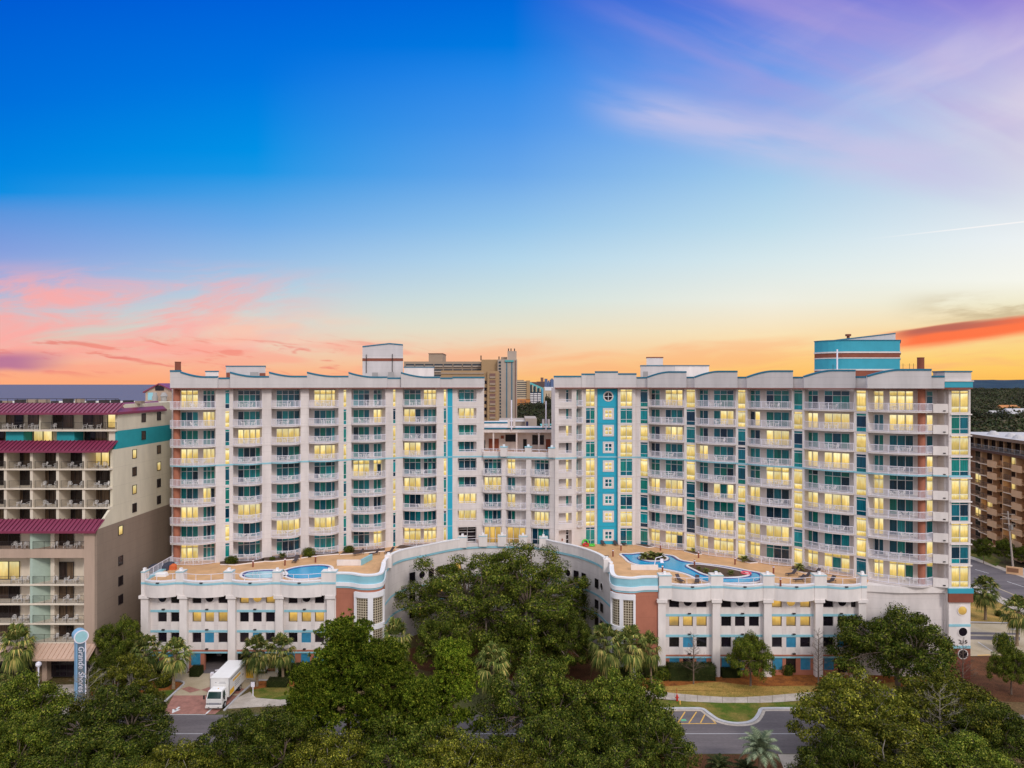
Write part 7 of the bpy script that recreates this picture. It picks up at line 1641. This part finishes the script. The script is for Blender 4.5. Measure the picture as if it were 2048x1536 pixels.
w = MB(); w.hexa([(tx1-.2,yb1,.9),(tx1+.0,yb1,.9),(tx1+1.4,yb1+.5,0.1),(tx1+1.2,yb1+.5,0.1),(tx1-.2,yb1,.96),(tx1+.0,yb1,.96),(tx1+1.4,yb1+.5,.16),(tx1+1.2,yb1+.5,.16)], 'chrome'); TR.part('ramp', w)
TR.done()
# second white vehicle half inside the garage
V2 = Thing('van', 'white van with an orange stripe in the dark garage opening behind the truck', 'van', (-36.9, 106, 0))
w = MB(); w.box(-37.9, -36.0, 103.6, 107.6, .5, 1.5, 'truck_white'); w.hexa([(-37.8,103.9,1.5),(-36.1,103.9,1.5),(-36.1,107.5,1.5),(-37.8,107.5,1.5),(-37.6,104.6,2.2),(-36.3,104.6,2.2),(-36.3,107.4,2.2),(-37.6,107.4,2.2)], 'truck_white'); V2.part('body', w)
w = MB(); w.box(-37.85, -36.05, 103.57, 103.597, 1.15, 1.35, 'orange_cloth'); V2.part('stripe', w); w = MB(); w.face([(-37.7,103.98,1.56),(-36.2,103.98,1.56),(-36.38,104.54,2.12),(-37.52,104.54,2.12)], 'truck_glass'); V2.part('windshield', w)
for xx in (-37.75,-36.15):
    for yy in (104.3, 106.9): w = MB(); w.bar((xx-.1,yy,.35),(xx+.1,yy,.35),.35,'tyre',14); V2.part('wheel', w)
V2.done()
# barrier
B = Thing('barrier_gate', 'white lowered barrier arms across the garage entrance beside the truck', 'barrier', (-42, 102, 0))
w = MB(); w.box(-43.2, -42.8, 101.6, 102.0, 0, 1.05, 'rail_white'); B.part('post', w)
for z0, z1, y in ((.95,1.0,101.5),(1.0,1.35,102.6)): w = MB(); w.hexa([(-42.9,y-.05,z0-.09),(-40.3,y-.05,z1-.09),(-40.3,y+.05,z1-.09),(-42.9,y+.05,z0-.09),(-42.9,y-.05,z0+.09),(-40.3,y-.05,z1+.09),(-40.3,y+.05,z1+.09),(-42.9,y+.05,z0+.09)], 'rail_white'); B.part('arm', w)
B.done()
# motel pylon sign
PS = Thing('pylon_sign', 'tall light blue pylon sign with a round drum top and white script down its side', 'sign', (X(160,94.5), 94.5, 0))
cx, cy = X(160,94.5), 94.5; th = radians(-47)   # normal of the lettered face
nR = (cos(th), sin(th)); uR = (-sin(th), cos(th))     # uR runs away to the right
def PP(a, b_, z): return (cx+uR[0]*a+nR[0]*b_, cy+uR[1]*a+nR[1]*b_, z)
def pbox(mb, a0, a1, b0, b1, z0, z1, m): mb.hexa([PP(a0,b0,z0),PP(a1,b0,z0),PP(a1,b1,z0),PP(a0,b1,z0),PP(a0,b0,z1),PP(a1,b0,z1),PP(a1,b1,z1),PP(a0,b1,z1)], m)
w = MB(); pbox(w, -.55, .55, -.6, .6, 0, 9.0, 'sign_blue'); PS.part('post', w)
w = MB(); pbox(w, -.42, .42, .602, .62, 0.3, 8.4, 'sign_dark'); pbox(w, .46, .58, .60, .66, 0.2, 8.6, 'rail_white'); PS.part('letter_panel', w)
w = MB(); w.bar(PP(0,-.75,8.95), PP(0,.75,8.95), .82, 'sign_blue', 28); dd = MB(); dd.bar(PP(0,.70,8.95), PP(0,.78,8.95), .88, 'rail_white', 28); de = MB(); de.bar(PP(0,.78,8.95), PP(0,.80,8.95), .74, 'sign_disc', 28); PS.part('drum_top', w, [('rim', dd), ('disc', de)])
PS.done()
qz = Matrix((( 0, uR[0], nR[0]), (0, uR[1], nR[1]), (-1, 0, 0)))   # text x axis -> down, y axis -> right
e = qz.to_euler()
def vtext(s, z, size, nm):
    o = text(s, size, PP(0, .63, z), e, 'rail_white', nm, .03, .35, parent=PS.o, ploc=(cx, cy, 0)); return o
vtext('Grande', 6.25, 0.98, 'lettering'); vtext('Shores', 3.0, 0.98, 'lettering')
# street furniture
G = Thing('globe_lamp', 'white globe lamp on a short white post before the motel shopfront', 'street lamp', (X(77,94), 94, 0))
w = MB(); w.cyl(X(77,94), 94, 0, 5.0, .09, 'rail_white', 10); G.part('post', w)
w = MB(); w.smooth = True
for k in range(8):
    a, b_ = -pi/2+pi*k/8, -pi/2+pi*(k+1)/8; w.cyl(X(77,94), 94, 5.3+.36*sin(a), 5.3+.36*sin(b_), .36*cos(a)+.001, 'light_globe', 16, .36*cos(b_)+.001)
G.part('globe', w); G.done()
S_ = Thing('small_sign', 'small white sign panel on a white post beside the truck', 'sign', (X(506,96.5), 96.5, 0)); w = MB(); x = X(506,96.5); w.cyl(x, 96.5, 0, 1.5, .07, 'rail_white', 8); S_.part('post', w); w = MB(); w.box(x-.25, x+.25, 96.4, 96.46, 1.25, 1.9, 'rail_white'); S_.part('panel', w); S_.done()
q = AT(1360,1410); HY = Thing('hydrant_marker', 'red fire hydrant with a yellow post on the grass by the sidewalk', 'hydrant', (*q,0)); w = MB(); w.cyl(q[0], q[1], 0, .55, .12, 'line_yellow', 10); HY.part('post', w); w = MB(); w.cyl(q[0]-.15, q[1]+1.0, 0, .8, .14, 'red_paint', 12); w.cyl(q[0]-.15, q[1]+1.0, .8, .98, .16, 'red_paint', 12, .05); w.bar((q[0]-.4,q[1]+1,.55),(q[0]+.1,q[1]+1,.55),.07,'red_paint',8); HY.part('hydrant_body', w); w = MB(); w.cyl(q[0]-.15, q[1]+1.2, 0, 1.7, .03, 'red_paint', 6); HY.part('marker_rod', w); HY.done()
q = AT(2027,1143); UP = Thing('utility_pole', 'leaning grey wooden utility pole with crossarms and wires before the condo block', 'utility pole', (*q,0))
w = MB(); top = (q[0]-1.3, q[1], 13.6); w.tube([(q[0],q[1],-.3),(q[0]-.65,q[1],6.8),top], [.22,.18,.13], 'pole_wood', 8); UP.part('pole', w)
for z, l in ((13.0,1.5),(11.9,1.9),(10.8,1.2)): w = MB(); xx = q[0]-1.3*z/13.6; w.bar((xx-l,q[1]-.1,z+.1),(xx+l,q[1]-.1,z-.1),.07,'pole_wood',4); 
UP.part('crossarm', w)
for z, l in ((13.0,1.5),(11.9,1.9)): w = MB(); xx = q[0]-1.3*z/13.6; w.bar((xx-l,q[1]-.1,z+.1),(xx+l,q[1]-.1,z-.1),.07,'pole_wood',4); UP.part('crossarm', w)
w = MB(); w.cyl(q[0]-.7, q[1]-.45, 9.6, 10.6, .28, 'chrome', 10); UP.part('transformer', w)
for z, tz, txx in ((12.9,13.2,40),(11.8,12.2,40),(12.9,11.0,-25),(11.8,9.0,-25),(9.4,8.0,-25),(9.4,9.6,40)):
    w = MB(); a = Vector((q[0]-1.2, q[1]-.1, z)); b_ = Vector((q[0]+txx, q[1]-25 if txx > 0 else q[1]+20, tz)); pts = [tuple(a.lerp(b_, k/10)+Vector((0,0,-1.2*sin(pi*k/10)))) for k in range(11)]; w.tube(pts, .025, 'dark_metal', 3); UP.part('wire', w)
UP.done()
q = AT(2034,1150); MS = Thing('monument_sign', 'low tan monument sign with a grey end post across the side street', 'sign', (*q,0)); w = MB(); fr = Frame((q[0]-1.6,q[1]+1.2),(q[0]+.9,q[1]-.6)); w.fbox(fr, 0, fr.len, -.3, 0, 0, 1.7, 'co_tan'); MS.part('wall', w); w = MB(); w.fbox(fr, .2, fr.len-.8, .003, .05, .5, 1.4, 'co_dark'); MS.part('panel', w); w = MB(); w.fbox(fr, fr.len, fr.len+.5, -.3, 0, 0, 1.6, 'kerb_mat'); MS.part('post', w); MS.done()
# deck: loungers, bollards, toys -------------------------------------------
def lounger():
    r = proto('sun_lounger', 'sun lounger', 'sun loungers on the pool deck')
    f = MB()
    for s in (-.31, .31): f.bar((s,-.95,.33), (s,.95,.33), .03, 'sling', 4)
    for y in (-.85, .35, .9):
        f.bar((-.31,y,.33), (.31,y,.33), .025, 'sling', 4)
    build('frame', f, r)
    for sx_ in (-.31, .31):
        for y in (-.8, .8): l = MB(); l.bar((sx_,y,0), (sx_,y,.33), .03, 'sling', 4); build('leg', l, r)
    s = MB(); s.hexa([(-.3,-.95,.34),(.3,-.95,.34),(.3,.35,.34),(-.3,.35,.34),(-.3,-.95,.38),(.3,-.95,.38),(.3,.35,.38),(-.3,.35,.38)], 'sling'); build('seat', s, r)
    s = MB(); s.hexa([(-.3,.35,.34),(.3,.35,.34),(.3,.95,.95),(-.3,.95,.95),(-.3,.33,.38),(.3,.33,.38),(.3,.92,.98),(-.3,.92,.98)], 'sling'); build('backrest', s, r); return r
lg = lounger()
for px, y, rz, lb in ((591,1124,0,'lounger behind the deep end of the left pools'),(717,1110,-.9,'leftmost of the three loungers above the left drum'),(749,1110,-.9,'middle one of the three loungers above the left drum'),(779,1107,-.7,'rightmost of the three loungers above the left drum'),
   (1206,1090,.1,'left of three loungers before the aqua stair tower'),(1231,1090,.1,'middle of three loungers before the aqua stair tower'),(1248,1090,.2,'right of three loungers before the aqua stair tower'),(1360,1164,.3,'left upright lounger behind the first railing of the right podium'),(1394,1166,-.3,'right upright lounger behind the first railing of the right podium'),
   (1583,1151,-1.2,'lounger by the fourth palm, nearest the river end'),(1630,1150,-1.2,'lounger beside the fifth balcony stack bed'),(1598,1163,-1.3,'front lounger of the close pair behind the third railing'),(1610,1157,-1.3,'back lounger of the close pair behind the third railing'),(1661,1166,-1.0,'lounger behind the last railing of the right podium'),(1206,1116,1.4,'lounger right behind the curved parapet on the right')):
    q = AT(px,y,DK); place(lg, (*q,DK), rz, lb)
def bollard():
    r = proto('bollard_light', 'bollard light', 'bollard lights on the pool deck'); w = MB(); w.cyl(0,0,0,.95,.13,'brown',10); build('post', w, r); w = MB(); w.cyl(0,0,.95,1.12,.15,'rail_white',10); w.cyl(0,0,1.12,1.2,.16,'brown',10,.05); build('lamp_head', w, r); return r
bo = bollard()
for px, y, lb in ((506,1134,'bollard light above the small left pool'),(570,1131,'bollard light between the two left pools'),(631,1125,'bollard light behind the larger left pool'),(1242,1101,'bollard light at the river mouth, before the loungers'),(1226,1113,'bollard light at the curved parapet by the right drum'),(1321,1101,'bollard light behind the round river island'),(1397,1116,'bollard light below the second balcony stack of the right wing'),(1470,1129,'bollard light below the third balcony stack of the right wing'),(1389,1134,'bollard light at the tip of the long river island'),(1547,1147,'bollard light between the river end and the fourth stack'),(1325,1146,'bollard light beside the pool lift'),(1561,1172,'bollard light behind the third podium railing')):
    q = AT(px,y,DK); place(bo, (*q,DK), 0, lb)
def torus(mb, x, y, z, R_, r_, m, n=18, k=8, tilt=0):
    i0 = len(mb.v); mi = mb.mi(m)
    for i in range(n):
        a = 2*pi*i/n
        for j in range(k):
            b_ = 2*pi*j/k; rr = R_+r_*cos(b_); p = Vector((rr*cos(a), rr*sin(a), r_*sin(b_))); p.rotate(Matrix.Rotation(tilt, 3, 'X')); mb.v.append((x+p.x, y+p.y, z+p.z))
    for i in range(n):
        for j in range(k): mb.f.append((i0+i*k+j, i0+((i+1)%n)*k+j, i0+((i+1)%n)*k+(j+1)%k, i0+i*k+(j+1)%k)); mb.m.append(mi); mb.uv.append(None)
for px, y, z, m, tl, lb in ((1171,1090,.45,'green_plastic',1.0,'green pool tube leaning on the wall by the glass doors'),(1172,1092,.25,'red_paint',.2,'red pool tube lying under the green one'),(1183,1092,.16,'green_plastic',0,'flat green pool float beside the stacked tubes'),(1188,1087,.5,'green_plastic',1.2,'upright green ring at the right of the pool toys')):
    q = AT(px,y,DK); w = MB(); torus(w, q[0], q[1], DK+z, .5, .16, m, tilt=tl); w.smooth = True; o = build('pool_float', w, None, (*q,DK)); setp(o, lb, 'pool float', 'pool floats on the deck')
q = AT(1120,1090,DK); gr = Thing('grill', 'brown barbecue grill beside the glass doors of the right wing', 'grill', (*q,DK)); w = MB(); w.box(q[0]-.5,q[0]+.5,q[1]-.3,q[1]+.3,DK+.8,DK+1.2,'brown'); gr.part('hood', w); w = MB(); w.box(q[0]-.45,q[0]+.45,q[1]-.25,q[1]+.25,DK+.72,DK+.8,'dark_metal'); gr.part('grate', w)
for s in (-.4,.4): w = MB(); w.box(q[0]+s-.04,q[0]+s+.04,q[1]-.2,q[1]+.2,DK,DK+.72,'dark_metal'); gr.part('leg', w)
gr.done()
q = AT(1309,1135,DK); pl = Thing('pool_lift', 'white pool lift with an angled arm at the river bank', 'pool lift', (*q,DK)); w = MB(); w.box(q[0]-.3,q[0]+.3,q[1]-.3,q[1]+.3,DK,DK+.4,'rail_white'); pl.part('base', w); w = MB(); w.bar((*q,DK+.4),(q[0]+.2,q[1],DK+1.5),.07,'rail_white',6); w.bar((q[0]+.2,q[1],DK+1.5),(q[0]+1.3,q[1]+.3,DK+1.7),.06,'rail_white',6); pl.part('arm', w); w = MB(); w.box(q[0]+1.0,q[0]+1.5,q[1],q[1]+.5,DK+.7,DK+.78,'rail_white'); w.box(q[0]+1.0,q[0]+1.5,q[1]+.44,q[1]+.5,DK+.78,DK+1.3,'rail_white'); pl.part('chair', w); pl.done()
q = AT(513,1152,DK)
for k, dx_ in enumerate((-.35,.35)):
    w = MB(); pts = [(q[0]+dx_, q[1]+.6*cos(a)-.1, DK+.1+.75*sin(a)) for a in [pi*i/10 for i in range(11)]]; w.tube(pts, .03, 'chrome', 5); o = build('pool_ladder', w, None, (q[0]+dx_, q[1], DK)); setp(o, ('left' if k == 0 else 'right')+' chrome handrail of the small left pool', 'pool handrail', 'pool handrails')
q = AT(1492,1149,DK); w = MB(); torus(w, q[0], q[1], DK+.25, .7, .13, 'pink_plastic'); o = build('pool_float', w, None, (*q,DK)); setp(o, 'pink ring afloat at the far end of the lazy river', 'pool float', 'pool floats on the deck')
# stored furniture at the left corner of the deck
for px, y, lx, ly, lz, m, lb in ((322,1152,1.9,1.0,.55,'plastic_white','white storage box at the left end of the deck'),(318,1140,3.2,1.2,.9,'tarp','dark tarp over stacked furniture in the left deck corner'),(338,1138,1.6,1.0,1.0,'tarp','second dark tarp beside the orange cushions'),(346,1139,1.0,.7,.8,'orange_cloth','heap of orange cushions in the left deck corner')):
    q = AT(px,y,DK); w = MB(); n = 5
    w.hexa([(q[0]-lx/2,q[1]-ly/2,DK),(q[0]+lx/2,q[1]-ly/2,DK),(q[0]+lx/2,q[1]+ly/2,DK),(q[0]-lx/2,q[1]+ly/2,DK),(q[0]-lx*.42,q[1]-ly*.4,DK+lz*.8),(q[0]+lx*.4,q[1]-ly*.4,DK+lz*.7),(q[0]+lx*.42,q[1]+ly*.4,DK+lz),(q[0]-lx*.4,q[1]+ly*.4,DK+lz*.9)], m)
    w.hexa([(q[0]-lx*.42,q[1]-ly*.4,DK+lz*.8),(q[0]+lx*.4,q[1]-ly*.4,DK+lz*.7),(q[0]+lx*.42,q[1]+ly*.4,DK+lz),(q[0]-lx*.4,q[1]+ly*.4,DK+lz*.9),(q[0]-lx*.2,q[1]-ly*.2,DK+lz*1.05),(q[0]+lx*.25,q[1]-ly*.2,DK+lz*.95),(q[0]+lx*.2,q[1]+ly*.2,DK+lz*1.15),(q[0]-lx*.2,q[1]+ly*.2,DK+lz*1.1)], m)
    o = build('storage_box' if m == 'plastic_white' else ('cushion_heap' if m == 'orange_cloth' else 'covered_furniture'), w, None, (*q,DK)); setp(o, lb, 'storage box' if m == 'plastic_white' else ('cushions' if m == 'orange_cloth' else 'covered furniture'))
# chairs and tables ---------------------------------------------------------
def chair_mesh(m='plastic_white'):
    w = MB(); w.hexa([(-.24,-.24,.40),(.24,-.24,.40),(.22,.22,.37),(-.22,.22,.37),(-.24,-.24,.44),(.24,-.24,.44),(.22,.22,.41),(-.22,.22,.41)], m)
    for sx_, sy in ((-1,-1),(1,-1),(1,1),(-1,1)): w.bar((sx_*.27,sy*.27,0), (sx_*.22,sy*.2,.4), .032, m, 4)
    for i in range(6):
        x = -.22+.44*i/5; t = 1-(2*i/5-1)**2; w.bar((x*.95,.22,.40), (x*1.08,.33,.74+.14*t), .026, m, 4)
        if i < 5: x2 = -.22+.44*(i+1)/5; t2 = 1-(2*(i+1)/5-1)**2; w.bar((x*1.08,.33,.74+.14*t), (x2*1.08,.33,.74+.14*t2), .032, m, 4)
    for s in (-1,1): w.bar((s*.25,.27,.62), (s*.28,-.22,.62), .034, m, 4); w.bar((s*.28,-.22,.62), (s*.25,-.24,.42), .028, m, 4)
    return w
def table_mesh(r=.42, h=.70, m='plastic_white'):
    w = MB(); w.cyl(0,0,h-.04,h,r,m,14)
    for a in range(4): w.bar((cos(a*pi/2+.78)*r*.8, sin(a*pi/2+.78)*r*.8, 0), (cos(a*pi/2+.78)*r*.5, sin(a*pi/2+.78)*r*.5, h-.04), .028, m, 4)
    return w
CH = build('plastic_chair', chair_mesh(), cat='chair', group='white plastic chairs on the motel balconies'); TB = build('side_table', table_mesh(.26,.42), cat='table', group='small tables on the motel balconies')
ORD = ['ground','second','third','fourth','fifth','sixth','seventh','eighth','top']
CNT = ['first','second','third','fourth','fifth','sixth','seventh','eighth','ninth','tenth','eleventh','twelfth','thirteenth','fourteenth','fifteenth']
random.seed(31); used = False
KN = {'mid':['row under the aqua band','second row under the aqua band','third row under the aqua band'],'low':['row above the lowest magenta roof']*4,'big':['tall balcony under the lowest magenta roof','first tan row below it','second tan row below it','third tan row below it','lowest tan row']}
for (x0, x1, y, z, kd, ri, ci) in MOB:
    if x1 < X(-10, y): continue
    rowname = {'mid':['upper','second','third'][ri % 3]+' cream row','low':'row over the lower magenta roof','big':['stained tall row','upper tan row','second tan row','third tan row','lowest tan row'][ri % 5]}[kd]
    col = ('balcony '+CNT[ci]+' from the left') if kd != 'big' else ('left balcony' if ci == 0 else 'right balcony')
    n = {'mid':2,'low':1,'big':3}[kd]
    if kd == 'mid' and (ri, ci) in ((1,1),): n = 0
    xs0 = max(x0, X(0,y)); wd = x1-xs0
    if wd < 1.0: continue
    for k in range(n):
        fx = xs0+wd*((.28,.78)[k] if n == 2 else ((.45,) if n == 1 else (.38,.58,.80))[k]) + random.uniform(-.12,.12)
        nm = {1:['only'],2:['left','right'],3:['left','middle','right']}[n][k]
        place(CH, (fx, y+random.uniform(.65,.95), z+.005), random.uniform(-.9,.9), '%s white motel chair, %s, %s' % (nm, rowname, col))
    if n and (kd != 'low'): place(TB, (xs0+wd*(.52 if n == 2 else .69), y+.7, z+.005), 0, 'low white motel table, %s, %s' % (rowname, col))
for k, (px, y) in enumerate(((8,0),(18,0),(42,0),(60,0),(74,0),(106,0),(168,0),(196,0))):
    place(CH, (X(px,106.3), 106.5, 35.63), random.uniform(-1,1), '%s white chair on the top motel balconies, counted from the left' % CNT[k])
for k, px in enumerate((27,67,180)): place(TB, (X(px,106.3), 106.5, 35.63), 0, '%s table on the top motel balconies, counted from the left' % CNT[k], 1.4)
# hotel balconies
CH2 = CH.copy(); COL.objects.link(CH2); CH2.name = 'patio_chair'; CH2['group'] = 'white chairs on the hotel balconies'
TB2 = build('patio_table', table_mesh(.40,.70), cat='table', group='round tables on the hotel balconies')
TB2.name = 'patio_table'
stacks = []
for (fr, cv, fi, rec) in BAYS:
    if fr not in stacks: stacks.append(fr)
for (fr, cv, fi, rec) in BAYS:
    si = stacks.index(fr); z = FL[fi]+.01; L_ = cv[-1][0]; u = L_*random.uniform(.35,.65); v = -.25
    if fr.len < 3.8: v = -.4
    st = '%s balcony stack from the left' % CNT[si] if si < len(CNT) else 'last balcony stack'
    flr = ORD[fi]+' floor'
    p = fr.p(u, v, z); place(TB2, p, 0, 'round white table, %s, hotel %s' % (flr, st))
    for k, s in enumerate((-1,1)):
        p = fr.p(u+s*random.uniform(.7,.85), v+random.uniform(-.15,.2), z); place(CH2, p, -s*1.57+random.uniform(-.5,.5)+pi/2*0, '%s of two white chairs, %s, hotel %s' % ('left' if s < 0 else 'right', flr, st))
hotel.done()
